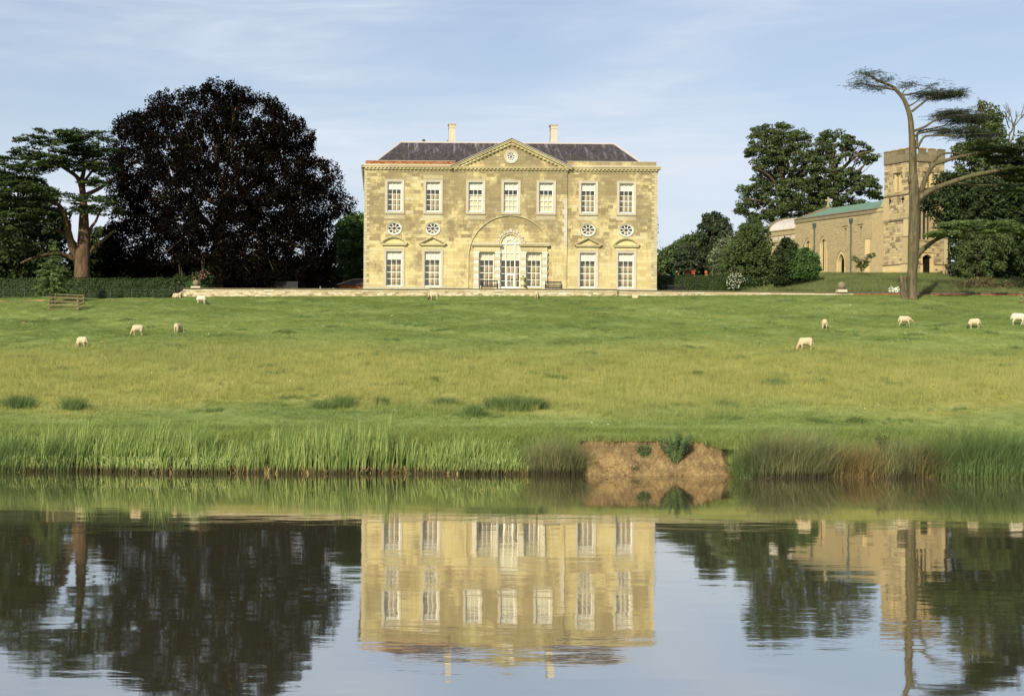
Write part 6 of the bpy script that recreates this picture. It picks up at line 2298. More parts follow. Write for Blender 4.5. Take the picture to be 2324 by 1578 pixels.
for pts, rad, dy in CB:
    bough(mb, pts, D_, rad, dy, 8, .08)
mb.v = [tuple(Vector(v) - bc.location) for v in mb.v]
mb.build('trunk', M['trunk_tan'], bc, smooth=True)
# thin upper sprays
def sprays(lst, D, per, lsz, up=0.25, spread=0.35, thick=0.1):
    """fine needle twigs along a bough"""
    Cs, Ns = [], []
    TWG = []
    for (a, b, y0_, y1_, dens) in lst:
        n = int(per * abs(b - a) * dens)
        t = RS.rand(n)
        p = Pn(a + (b - a) * t, y0_ + (y1_ - y0_) * t, D)
        p[:, 1] += RS.normal(size=n) * .75
        p[:, 2] += RS.normal(size=n) * thick
        for q in p:
            th = RS.uniform(0, 2 * math.pi)
            L_ = RS.uniform(.25, .85)
            m = int(L_ * 20)
            upv = up * RS.uniform(-.6, 1.6)
            pt_ = [q + np.array([np.cos(th) * L_ * u_ * 1.3, np.sin(th) * L_ * u_, -.3 * L_ * u_ ** 2 + upv * L_ * u_]) for u_ in (0, .5, 1.0)]
            for p0_, p1_ in zip(pt_[:-1], pt_[1:]):
                TWG.append([p0_ - [0, 0, .008], p1_ - [0, 0, .005], p1_ + [0, 0, .005], p0_ + [0, 0, .008]])
            s = RS.rand(m)
            c = np.stack([q[0] + np.cos(th) * L_ * s * 1.3, q[1] + np.sin(th) * L_ * s, q[2] - .3 * L_ * s ** 2 + upv * L_ * s], 1) + RS.normal(size=(m, 3)) * .022
            Cs.append(c)
            Ns.append(unit(np.stack([RS.normal(size=m) * .6, RS.normal(size=m) * .6, np.ones(m)], 1)))
    return np.concatenate(Cs), np.concatenate(Ns), np.array(TWG).reshape(-1, 3)
def s2(a, b, y0_, y1_, d):
    return (a / 4.969 + 1871.5, b / 4.969 + 1871.5, y0_ / 4.969 + 136.1, y1_ / 4.969 + 136.1, d)
UP = [s2(335, 600, 135, 150, .8), s2(440, 610, 170, 180, .5), s2(340, 600, 225, 225, .3), s2(600, 760, 225, 220, .9), s2(290, 460, 265, 275, 1.0), s2(400, 720, 290, 325, 1.0), s2(830, 1040, 300, 275, .7), s2(870, 1000, 270, 262, .5), s2(1100, 1290, 320, 270, .35), s2(1180, 1290, 300, 260, .4),
      s2(1040, 1300, 385, 350, 1.3), s2(1060, 1540, 400, 355, 1.6), s2(1170, 1560, 430, 385, 1.6), s2(1300, 1550, 395, 385, 1.4), s2(1220, 1500, 625, 590, 1.5), s2(1280, 1650, 590, 585, 1.5), s2(1260, 1780, 650, 665, 1.8), s2(1400, 1780, 690, 690, 1.6), s2(1500, 1760, 630, 650, 1.2),
      s2(1180, 1660, 800, 790, 1.1), s2(1250, 1640, 830, 815, .9), s2(1450, 1900, 860, 850, 1.3), s2(1500, 1860, 800, 830, .9), s2(1500, 1700, 770, 760, .7), s2(1620, 1930, 900, 920, 1.1), s2(1200, 1450, 775, 765, .5)]
C, Nn, TWG = sprays(UP, D_, 2.5, .05)
link('upper_crown', npmesh('upper_crown', local(np.concatenate([leaf_quads(C, Nn, 0.05, 0.30), TWG]), bc), 4, L['cedar_grey']), bc)
def pl2(a, b, y): return (a / 4.969 + 1871.5, b / 4.969 + 1871.5, y / 4.969 + 136.1)
def pl3(a, b, y): return (a / 4.969 + 1871.5, b / 4.969 + 1871.5, y / 4.969 + 397.0)
LP = [pl2(1500, 1900, 975), pl2(1560, 2100, 1000), pl2(1700, 2180, 1035), pl2(1780, 2243, 1075), pl2(1850, 2300, 1120), pl2(1650, 2000, 1050), pl2(1880, 2300, 1160), pl2(1880, 2400, 1260), pl2(1950, 2400, 1300), pl2(2000, 2400, 1350), pl2(2100, 2400, 1240), pl2(2150, 2450, 1180), pl2(2100, 2400, 1450)]
C, Nn = plates(LP, D_ - 0.8, 0.12, 150, depth=2.0, thick=.28, droop=.22, dj=.8, ragged=.3)
link('middle_crown', npmesh('middle_crown', local(leaf_quads(C, Nn, 0.10, 0.42), bc), 4, L['cedar']), bc)
LL = [pl3(1380, 1750, 535), pl3(1300, 1560, 565), pl3(1600, 2050, 535), pl3(1900, 2300, 560), pl3(1240, 1420, 600), pl3(1450, 1700, 600), pl3(1170, 1480, 645), pl3(1350, 1600, 640), pl3(1085, 1330, 685), pl3(1200, 1480, 670), pl3(1750, 1900, 650), pl3(1900, 2200, 610), pl3(2050, 2350, 600), pl3(1500, 1600, 700), pl3(1700, 1960, 560), pl3(2100, 2350, 640)]
C, Nn = plates(LL, D_ - 2.0, 0.12, 170, depth=1.5, thick=.16, droop=.14, dj=.8, ragged=.3)
link('lower_crown', npmesh('lower_crown', local(leaf_quads(C, Nn, 0.09, 0.42), bc), 4, L['cedar_lit']), bc)

# --- ivy on the right hand corner of the house, small bushes
hx = HX + HALF
n = 1600
zz = HZ + RS.rand(n) * 6.6
k = (np.sin(zz * 2.1) + np.sin(zz * 5.3 + 1) + RS.normal(size=n) * .8) > -0.4
zz = zz[k]
C = np.stack([hx + np.abs(RS.normal(size=len(zz))) * .11 + .02, HY + .2 + RS.rand(len(zz)) * 3, zz], 1)
iv = thing('ivy', 'ragged strip of ivy climbing the right hand corner of the house', 'climbing plant', (hx, HY + .5, HZ))
link('leaves', npmesh('leaves', local(leaf_quads(C, unit(RS.normal(size=C.shape) + np.array([1.5, -.5, 0])), .075), iv), 4, L['mid']), iv)
tree('round_bush', 'soft green bush behind the left stone ball', (448, 668), 124.5, [(420, 668), (418, 650), (426, 640), (440, 636), (455, 638), (466, 648), (470, 668)], L['bright'], M['bark'], 80, .3, 60, .06, .8, cat='shrub')
tree('dark_shrub', 'dark bush behind the iron railing at the hedge end', (410, 672), 125.5, [(390, 674), (390, 640), (400, 622), (418, 620), (434, 634), (438, 674)], L['dark'], M['bark'], 110, .4, 60, .10, .7, cat='shrub')
pk = tree('pink_rose', 'dark bush flecked with pink flowers beside the beech trunk', (463, 655), 126.5, [(425, 655), (432, 628), (445, 618), (462, 612), (480, 606), (484, 640), (484, 655)], L['dark'], M['bark'], 60, .38, 60, .085, .9, cat='shrub')
cc = crown_clumps([(434, 640), (440, 620), (462, 610), (476, 606), (478, 622), (462, 636)], 125.5, .3, 30)
link('flowers', npmesh('flowers', local(leaf_quads(cc, unit(RS.normal(size=cc.shape) * .5 + np.array([0, -1, .3])), .045, .9), pk[0]), 4, L['pink']), pk[0])
wf = thing('cow_parsley', 'small clump of white flowers left of the bare cedar trunk', 'plant', tuple(P(2030, 664, 124.9)))
C = RS.normal(size=(150, 3)) * np.array([.28, .15, .16]) + np.array([0, -.1, .22])
link('flowers', npmesh('flowers', leaf_quads(C, unit(RS.normal(size=C.shape) * .4 + np.array([0, -.5, .8])), .05, .9), 4, L['flower']), wf)

# ------------------------------------------------------------------ blades: reeds, rushes, grass
def blades(B, H, lean, width, seg=3, curve=1.0, wtip=0.15, yaw=None):
    """ribbon blades; B bases (n,3), H heights, lean (n,2) horizontal displacement of the tip"""
    n = len(B)
    ts = np.linspace(0, 1, seg + 1)
    yaw = RS.uniform(0, math.pi, n) if yaw is None else yaw
    wv = np.stack([np.cos(yaw), np.sin(yaw), np.zeros(n)], 1)
    rows = []
    for t in ts:
        c = B.copy()
        c[:, 0] += lean[:, 0] * t ** (1 + curve)
        c[:, 1] += lean[:, 1] * t ** (1 + curve)
        ll = np.hypot(lean[:, 0], lean[:, 1])
        c[:, 2] += H * t * (1 - 0.22 * t ** 2 * np.minimum(1, ll / (H + 1e-6)))
        w = (width * (1 - (1 - wtip) * t ** 1.6))[:, None]
        rows += [c - wv * w, c + wv * w]
    V = np.stack(rows, 1)          # n, 2(seg+1), 3
    k = 2 * (seg + 1)
    base = (np.arange(n) * k)[:, None]
    fs = []
    for s in range(seg):
        fs.append(np.concatenate([base + 2 * s, base + 2 * s + 1, base + 2 * s + 3, base + 2 * s + 2], 1))
    return V.reshape(-1, 3), np.concatenate(fs)

def merge(lst):
    V, Fs, o = [], [], 0
    for v, f in lst:
        V.append(v)
        Fs.append(f + o)
        o += len(v)
    return np.concatenate(V), np.concatenate(Fs)

def hfun(tab, px):
    return np.interp(px, [q[0] for q in tab], [q[1] for q in tab])

def reed_bed(name, label, px0, px1, tab, n, mat, short_px=None, straw=0.05, depth=1.7, nshort=0, lean=0.22):
    """tab: (view x, height in m of the tallest reeds)"""
    px = RS.uniform(px0, px1, n)
    # gather into tufts
    nt = int((px1 - px0) * .42)
    tc_ = RS.uniform(px0, px1, nt)
    px = tc_[RS.randint(0, nt, n)] + RS.normal(size=n) * 1.6
    px = np.clip(px, px0, px1)
    d = RS.rand(n) ** 1.1 * depth
    X = (px - VX) * 54.8 / F + 0.005
    Y = shore(X) - 0.45 + d
    Z = gh(X, Y)
    Z = np.maximum(Z, -0.05)
    Hh = np.maximum(.3, hfun(tab, px) * (0.62 + 0.38 * np.minimum(1, d / (depth * .5))) * RS.uniform(.6, 1.06, n) - Z * .9)
    B = np.stack([X, Y, Z], 1)
    ln = np.stack([lean * Hh * RS.uniform(-.55, 1.5, n), RS.normal(size=n) * .12 * Hh], 1)
    Hh = Hh * np.where(RS.rand(n) < .05, 1.2, 1.0) * (1 + .16 * np.sin(px * .11) * np.sin(px * .037 + 1) + .10 * np.sin(px * .31))
    yaw = RS.normal(size=n) * .7
    parts = [blades(B, Hh, ln, np.full(n, .018) * RS.uniform(.5, 1.35, n), 3, .8, .12, yaw)]
    o = link(name, npmesh(name, merge(parts), 4, mat), kind='stuff')
    o['label'] = label
    # brown stalks and litter at the waterline
    m = int((px1 - px0) * 3.2)
    X = (RS.uniform(px0, px1, m) - VX) * 54.8 / F
    Y = shore(X) - .42 + RS.rand(m) * .8
    B = np.stack([X, Y, np.maximum(gh(X, Y), -.03)], 1)
    H2 = RS.uniform(.12, .42, m)
    link('reed_stalks', npmesh('reed_stalks', blades(B, H2, RS.normal(size=(m, 2)) * .12, np.full(m, .012), 1, .3, .6, RS.normal(size=m) * .7), 4, L['straw']), o, 'stuff')
    # grazed front row with pale cut tips
    if nshort:
        q = RS.uniform(short_px[0], short_px[1], nshort)
        nt = int((short_px[1] - short_px[0]) / 3.5)
        tc_ = RS.uniform(short_px[0], short_px[1], nt)
        q = tc_[RS.randint(0, nt, nshort)] + RS.normal(size=nshort) * 2.2
        X = (q - VX) * 54.6 / F
        Y = shore(X) - .62 + RS.rand(nshort) * .3
        B = np.stack([X, Y + RS.rand(nshort) ** 2 * .5, np.full(nshort, -.03)], 1)
        H2 = RS.uniform(.20, .66, nshort)
        ln = np.stack([RS.normal(size=nshort) * .16 * H2 + .03, RS.normal(size=nshort) * .05], 1)
        yaw = RS.normal(size=nshort) * .5
        link('cut_reeds', npmesh('cut_reeds', blades(B, H2, ln, np.full(nshort, .014), 2, .4, .75, yaw), 4, mat), o, 'stuff')
        T = B.copy()
        T[:, 0] += ln[:, 0]
        T[:, 1] += ln[:, 1] - .005
        T[:, 2] += H2 * .985
        link('reed_tips', npmesh('reed_tips', leaf_quads(T, np.tile(np.array([0, -1.0, 0.3]), (nshort, 1)), .0115, .9, .2), 4, L['tip']), o, 'stuff')
    return o
# height by view x : reeds seen from y to the waterline 1066, 1 unit = 0.017 m
def rh(lst):
    return [(x, (1068 - y) * 0.0170) for x, y in lst]
reed_bed('reed_bed', 'broad bed of bright green reeds at the left water edge, its front row bitten short with pale tips', -60, 562,
         rh([(-60, 985), (0, 1002), (20, 985), (60, 985), (130, 970), (200, 968), (260, 975), (330, 960), (370, 962), (430, 955), (480, 975), (510, 1005), (562, 1010)]), 4300, L['reed'], (-40, 520), nshort=1700)
reed_bed('reed_bed', 'tallest clump of reeds with brown stalks in the middle of the left bank', 556, 965,
         rh([(556, 1015), (590, 990), (620, 972), (660, 985), (700, 965), (760, 962), (800, 970), (860, 955), (920, 975), (945, 1010), (965, 1020)]), 3700, L['reed'], lean=.12)
reed_bed('reed_bed', 'reed bed leaning right beside the rushes, left of the bare clay bank', 968, 1200,
         rh([(968, 1022), (985, 1005), (1010, 995), (1060, 985), (1110, 985), (1150, 995), (1180, 1010), (1200, 1030)]), 1900, L['reed'], (1040, 1180), nshort=300, lean=.3)
reed_bed('reed_bed', 'bluish green reeds with bitten tips at the right edge of the water', 2105, 2400,
         rh([(2105, 1030), (2125, 1010), (2160, 1000), (2200, 985), (2260, 985), (2320, 980), (2400, 980)]), 1900, L['reed_blue'], (2140, 2380), nshort=480, lean=.28)

def tussock(name, label, px, top, w, mat, n, D=None, base_py=None, group=None, dense=1.0, arch=.7, low=None):
    """a fountain of fine arching blades"""
    if base_py is None:
        X = (px - VX) * 55.2 / F
        Y = float(shore(np.array([X]))[0]) - .15
        z = 0.0
    else:
        q = on_ground(px, base_py, 56)
        X, Y, z = q
    dd = Y
    h = (P(px, base_py or 1070, dd).z - P(px, top, dd).z)
    h = P(px, top, dd).z - z
    ww = w * dd / F / 2
    B = np.stack([RS.normal(size=n) * ww * .5, RS.normal(size=n) * min(.45, ww * .5) + .2, np.zeros(n)], 1)
    B[:, 2] = gh(B[:, 0] + X, B[:, 1] + Y) - z
    B[:, 2] = np.maximum(B[:, 2], -.04)
    Hh = h * RS.uniform(.30, 1.12, n) - .35 * B[:, 2]
    th = RS.uniform(0, 2 * math.pi, n)
    a = RS.uniform(.05, 1.25, n) * arch * h
    ln = np.stack([np.cos(th) * a + B[:, 0] * .5 + .08 * h, np.sin(th) * a * .7 - .1 * h], 1)
    e = thing(name, label, 'plant', (X, Y, z), group)
    link('blades', npmesh('blades', blades(B, Hh, ln, np.full(n, .0065), 3, 1.0, .25), 4, mat), e)
    return e
TS = [(1225, 1000, 60, 'sedge', 'tuft of green sedge at the right end of the middle reeds'), (1262, 985, 70, 'sedge', 'rounded green and brown sedge tussock beside the clay bank'), (1296, 1005, 50, 'sedge', 'brown-tipped sedge tussock touching the left edge of the clay bank'),
      (1688, 1020, 60, 'rush', 'short green tuft at the right edge of the clay bank'), (1722, 992, 80, 'sedge', 'grey-green sedge tussock, first to the right of the clay bank'), (1765, 975, 90, 'sedge', 'tall arching sedge tussock right of the clay bank'), (1815, 972, 95, 'sedge', 'widest arching sedge tussock of the right bank'),
      (1862, 985, 80, 'sedge', 'leaning green tussock before the rusty ones'), (1900, 1018, 90, 'orange_sedge', 'rusty orange sedge tussock low on the right bank'), (1950, 1010, 100, 'orange_sedge', 'wide rusty tussock under the nettle clump'), (2005, 1000, 90, 'sedge', 'dry green tussock right of the rusty ones'),
      (2050, 992, 80, 'sedge', 'grey-green tussock left of the right hand reeds'), (2092, 1012, 70, 'orange_sedge', 'small rusty tussock against the right hand reeds'), (2125, 985, 80, 'rush', 'tall rush clump behind the right hand reeds'), (2200, 965, 110, 'rush', 'dark rush clump above the right hand reeds'), (2285, 968, 100, 'rush', 'rush clump at the far right above the reeds'),
      (30, 980, 110, 'rush', 'dark rush clump behind the reeds at the far left'), (150, 985, 80, 'rush', 'rush clump showing over the left reeds')]
for (x_, t_, w_, mt, lb) in TS:
    tussock('sedge_tussock', lb, x_, t_, w_, L[mt], int(w_ * 17), group='sedge tussocks along the water')
MT = [(1168, 900, 930, 105, 'largest dark rush clump in the middle of the pasture'), (1120, 902, 928, 55, 'dark rush clump joined to the left of the largest one'), (1215, 905, 930, 60, 'low rush clump on the right side of the largest one'), (1078, 918, 944, 62, 'rush clump just below and left of the largest one'), (1010, 903, 922, 80, 'thin rush clump left of the middle of the pasture'),
      (780, 900, 923, 60, 'dark tuft right of the left reeds on the slope'), (735, 910, 925, 70, 'low tuft beside the dark one on the left slope'), (165, 905, 928, 70, 'dark grass clump low on the left of the pasture'), (40, 900, 925, 80, 'dark grass clump at the far left of the pasture'), (865, 903, 920, 40, 'small tuft between the left and middle clumps'),
      (1760, 862, 876, 60, 'low dark tuft on the right half of the pasture'), (1585, 842, 852, 30, 'small dark tuft in the yellow grass right of centre'), (1945, 948, 960, 44, 'dark tuft above the right bank'), (1865, 950, 960, 60, 'flat tuft above the right bank'), (1650, 912, 925, 60, 'low tuft right of the clay bank on the slope'), (990, 856, 866, 28, 'small tuft in the yellow grass at centre left')]
for (x_, t_, b_, w_, lb) in MT:
    tussock('rush_clump', lb, x_, t_ - 3, w_ * .8, L['rush'], int(w_ * 16), base_py=b_, group='rush clumps in the pasture', arch=.35)

def shrublet(name, label, px, py_top, py_base, w, mat, D, n=900, cat='plant'):
    X = (px - VX) * D / F
    top, b = P(px, py_top, D), P(px, py_base, D)
    h = top.z - b.z
    e = thing(name, label, cat, tuple(b))
    ww = w * D / F / 2
    mb = MB()
    Cs, Ns = [], []
    ns = 22
    for k in range(ns):
        a = random.uniform(0, 6.28)
        r_ = ww * random.uniform(.2, 1)
        hh = h * random.uniform(.6, 1.05) * (1 - .3 * r_ / ww)
        q = Vector((math.cos(a) * r_, math.sin(a) * r_ * .6, hh))
        mb.tube([(q.x * .15, q.y * .15, -.1), (q.x * .6, q.y * .6, hh * .5), tuple(q)], [.012, .009, .004], 4, cap=False)
        m = n // ns
        t = RS.rand(m) ** .8
        c = np.outer(t, np.array(q)) + RS.normal(size=(m, 3)) * .045
        Cs.append(c)
        Ns.append(unit(RS.normal(size=(m, 3)) + np.array([0, -.3, .6])))
    mb.build('stems', L['sedge'], e)
    link('leaves', npmesh('leaves', leaf_quads(np.concatenate(Cs), np.concatenate(Ns), .035, .35), 4, mat), e)
shrublet('thistle', 'bushy grey-green thistle growing out of the clay bank', 1532, 966, 1046, 92, L['thistle'], 55.0, 5200)
shrublet('dock_plant', 'small spiky weed rooted in the middle of the clay bank', 1460, 1000, 1038, 38, L['thistle'], 55.1, 900)
shrublet('weed', 'tiny weed low on the clay bank', 1402, 1018, 1036, 16, L['thistle'], 55.2, 90)
shrublet('weed', 'small weed at the waterline of the clay bank', 1440, 1056, 1068, 22, L['rush'], 54.6, 120)
shrublet('nettle_clump', 'dark leafy nettles standing above the rusty sedge', 1998, 975, 1030, 42, L['dark'], 56.0, 800)

# --- pasture grass: instanced tufts, thick and countless
def tuft_obj(name, n, r_, h0, h1, w, mat, arch=.4):
    B = np.stack([RS.normal(size=n) * r_, RS.normal(size=n) * r_, np.full(n, -.02)], 1)
    Hh = RS.uniform(h0, h1, n)
    ln = RS.normal(size=(n, 2)) * (Hh * arch)[:, None]
    return bpy.data.objects.new(name, npmesh(name, blades(B, Hh, ln, np.full(n, w), 2, .8, .2), 4, mat))

def scatter(name, pts, rot, scl, src, label):
    me = bpy.data.meshes.new(name)
    me.vertices.add(len(pts))
    me.vertices.foreach_set('co', pts.astype(np.float32).ravel())
    for nm, val in (('rz', rot), ('sc', scl)):
        a = me.attributes.new(nm, 'FLOAT', 'POINT')
        a.data.foreach_set('value', val.astype(np.float32))
    a = me.attributes.new('pick', 'INT', 'POINT')
    a.data.foreach_set('value', RS.randint(0, len(src), len(pts)).astype(np.int32))
    ng = bpy.data.node_groups.new(name + '_nodes', 'GeometryNodeTree')
    ng.interface.new_socket('Geometry', in_out='INPUT', socket_type='NodeSocketGeometry')
    ng.interface.new_socket('Geometry', in_out='OUTPUT', socket_type='NodeSocketGeometry')
    N = ng.nodes
    gi, go = N.new('NodeGroupInput'), N.new('NodeGroupOutput')
    iop = N.new('GeometryNodeInstanceOnPoints')
    g2i = N.new('GeometryNodeGeometryToInstance')
    for o in reversed(src):
        oi = N.new('GeometryNodeObjectInfo')
        oi.inputs['Object'].default_value = o
        ng.links.new(oi.outputs['Geometry'], g2i.inputs[0])
    def attr(nm, dt):
        q = N.new('GeometryNodeInputNamedAttribute')
        q.data_type = dt
        q.inputs['Name'].default_value = nm
        return q.outputs[0]
    ng.links.new(gi.outputs[0], iop.inputs['Points'])
    ng.links.new(g2i.outputs[0], iop.inputs['Instance'])
    iop.inputs['Pick Instance'].default_value = True
    ng.links.new(attr('pick', 'INT'), iop.inputs['Instance Index'])
    cx_ = N.new('ShaderNodeCombineXYZ')
    ng.links.new(attr('rz', 'FLOAT'), cx_.inputs[2])
    er = N.new('FunctionNodeEulerToRotation')
    ng.links.new(cx_.outputs[0], er.inputs[0])
    ng.links.new(er.outputs[0], iop.inputs['Rotation'])
    ng.links.new(attr('sc', 'FLOAT'), iop.inputs['Scale'])
    ng.links.new(iop.outputs[0], go.inputs[0])
    o = link(name, me, kind='stuff')
    o['label'] = label
    md = o.modifiers.new('scatter', 'NODES')
    md.node_group = ng
    return o

def field_points(n, y0, y1, margin=3.0, pw=1.0):
    y = y0 + (y1 - y0) * RS.rand(n) ** pw
    xl = (0 - VX) * y / F - margin
    xr = (2323 - VX) * y / F + margin
    x = xl + (xr - xl) * RS.rand(n)
    return x, y

def soft(x, y, s, seed=0):
    return (np.sin(x * s + seed) * np.sin(y * s * 1.7 + seed * 2.1) + .6 * np.sin(x * s * 2.3 + y * s * 1.9 + seed) + .4 * np.sin(x * s * 5.1 - y * s * 4.3)) / 2

shorts = [tuft_obj('short_tuft', 26, .13, .04, .11, .007, M['blade'], .55) for _ in range(4)]
x, y = field_points(115000, 57.0, 121.3, pw=0.85)
k = (y > shore(x) + 1.6)
x, y = x[k], y[k]
z = gh(x, y)
dens = soft(x, y, .35, 1)
sc_ = 0.8 + 0.45 * dens + .3 * RS.rand(len(x)) + np.where(y > 92, .1, 0) + 0.9 * sm((y - 119.8) / 1.4) * (RS.rand(len(x)) > .5)
k = (x > -17) | (y < 118.6)
scatter('pasture_grass', np.stack([x, y, z], 1)[k], RS.uniform(0, 6.28, len(x))[k], np.clip(sc_, .45, 2.2)[k], shorts, 'short grazed green pasture grass covering the slope')
rough = [tuft_obj('rough_tuft', 30, .10, .12, .26, .007, L['rush'], .45) for _ in range(3)]
px_, py_ = field_points(260, 59, 119, pw=.9)
cnt = RS.randint(4, 26, 260)
ii = np.repeat(np.arange(260), cnt)
x = px_[ii] + RS.normal(size=len(ii)) * .45
y = py_[ii] + RS.normal(size=len(ii)) * .22
scatter('rough_tufts', np.stack([x, y, gh(x, y)], 1), RS.uniform(0, 6.28, len(x)), RS.uniform(.5, 1.1, len(x)), rough, 'small darker rough tufts left uneaten all over the pasture')
talls = [tuft_obj('tall_tuft', 16, .10, .16, .42, .0045, M['tall_blade'], .28) for _ in range(4)]
x, y = field_points(52000, 60, 98, pw=1.0)
yw = y + 2.5 * np.sin(x * .18) + 1.5 * np.sin(x * .55 + 1)
wgt = sm((yw - 62.5) / 3) * sm((96 - yw) / 17)
k = RS.rand(len(x)) < wgt * (.55 + .45 * (soft(x, y, .4, 3) > -.25))
x, y = x[k], y[k]
scatter('long_grass', np.stack([x, y, gh(x, y)], 1), RS.uniform(0, 6.28, len(x)), RS.uniform(.55, 1.2, len(x)) * (1 - .35 * sm((y - 80) / 14)), talls, 'belt of long yellowing seed grass across the lower pasture')
mt_ = [tuft_obj('mound_tuft', 22, .16, .30, .85, .009, M['mound_blade'], .45) for _ in range(3)]
n = 26000
x = RS.uniform(33, 62, n)
y = RS.uniform(125.2, 160, n)
k = (x > 33 + 0 * y) & (soft(x, y, .5) > -.9)
x, y = x[k], y[k]
scatter('mound_grass', np.stack([x, y, gh(x, y)], 1), RS.uniform(0, 6.28, len(x)), RS.uniform(.6, 1.2, len(x)) * (1 - .55 * sm((y - 138) / 15)), mt_, 'rough long grass on the mound below the church')
bt_ = [tuft_obj('bank_tuft', 20, .12, .10, .34, .006, M['blade'], .6) for _ in range(3)]
x, y = field_points(26000, 54.4, 58.8)
t = y - shore(x)
px_ = x / y * F + VX
lip = (px_ > 1318) & (px_ < 1655)
k = (t > .15) & (~lip | (t > .80))
x, y, t, lip = x[k], y[k], t[k], lip[k]
z = gh(x, y)
zt_ = gh(x, shore(x) + 2.55)
z = np.where(lip & (t < 2.5), 1.27 + (zt_ - 1.30) * np.clip((t - .9) / 1.6, 0, 1) - .30 * sm((x / y * F + VX - 1565) / 90) * np.clip((2.5 - t) / 1.6, 0, 1), z)
scatter('bank_grass', np.stack([x, y, z], 1), RS.uniform(0, 6.28, len(x)), RS.uniform(.6, 1.25, len(x)), bt_, 'tufty green grass on the brow of the bank')
# brown undergrowth on the mound at the far right
ub = thing('undergrowth', 'dry brown brambles and weeds on the bank at the right edge', 'undergrowth', tuple(P(2240, 664, 127)))
cen = crown_clumps([(2160, 664), (2170, 640), (2200, 632), (2260, 628), (2330, 632), (2400, 630), (2420, 664)], 129, 1.8, 260)
C, Nn = clump_leaves(cen, .4, 40, .08, .7)
link('leaves', npmesh('leaves', local(leaf_quads(C, Nn, .08, .4), ub), 4, L['brown']), ub)

# ------------------------------------------------------------------ sheep
def fused(name, mb, mats, facefn, voxel=0.026, k=1.0):
    """melts overlapping parts into one continuous skin"""
    me = mb.mesh('rough', mats[0])
    o = bpy.data.objects.new('rough', me)
    COL.objects.link(o)
    rm = o.modifiers.new('remesh', 'REMESH')
    rm.mode = 'VOXEL'
    rm.voxel_size = voxel
    sm_ = o.modifiers.new('smooth', 'SMOOTH')
    sm_.iterations = 4
    sm_.factor = 0.5
    dg = bpy.context.evaluated_depsgraph_get()
    r_ = bpy.data.meshes.new_from_object(o.evaluated_get(dg))
    bpy.data.objects.remove(o)
    r_.name = name
    r_.materials.clear()
    for m_ in mats:
        r_.materials.append(m_)
    for p in r_.polygons:
        p.material_index = facefn(p.center)
        p.use_smooth = True
    return r_

def loft(mb, rings, seg=14):
    """rings: (x, y, z, half width, half height, forward lean)"""
    vs = []
    for (x, y, z, w, h, ln) in rings:
        for q in range(seg):
            a = 2 * math.pi * q / seg
            vs.append((x + ln * math.sin(a) * h, y + w * math.cos(a), z + h * math.sin(a)))
    fs = []
    for i in range(len(rings) - 1):
        for q in range(seg):
            fs.append((i * seg + q, i * seg + (q + 1) % seg, (i + 1) * seg + (q + 1) % seg, (i + 1) * seg + q))
    fs.append(tuple(range(seg))[::-1])
    fs.append(tuple((len(rings) - 1) * seg + q for q in range(seg)))
    mb.add(vs, fs)

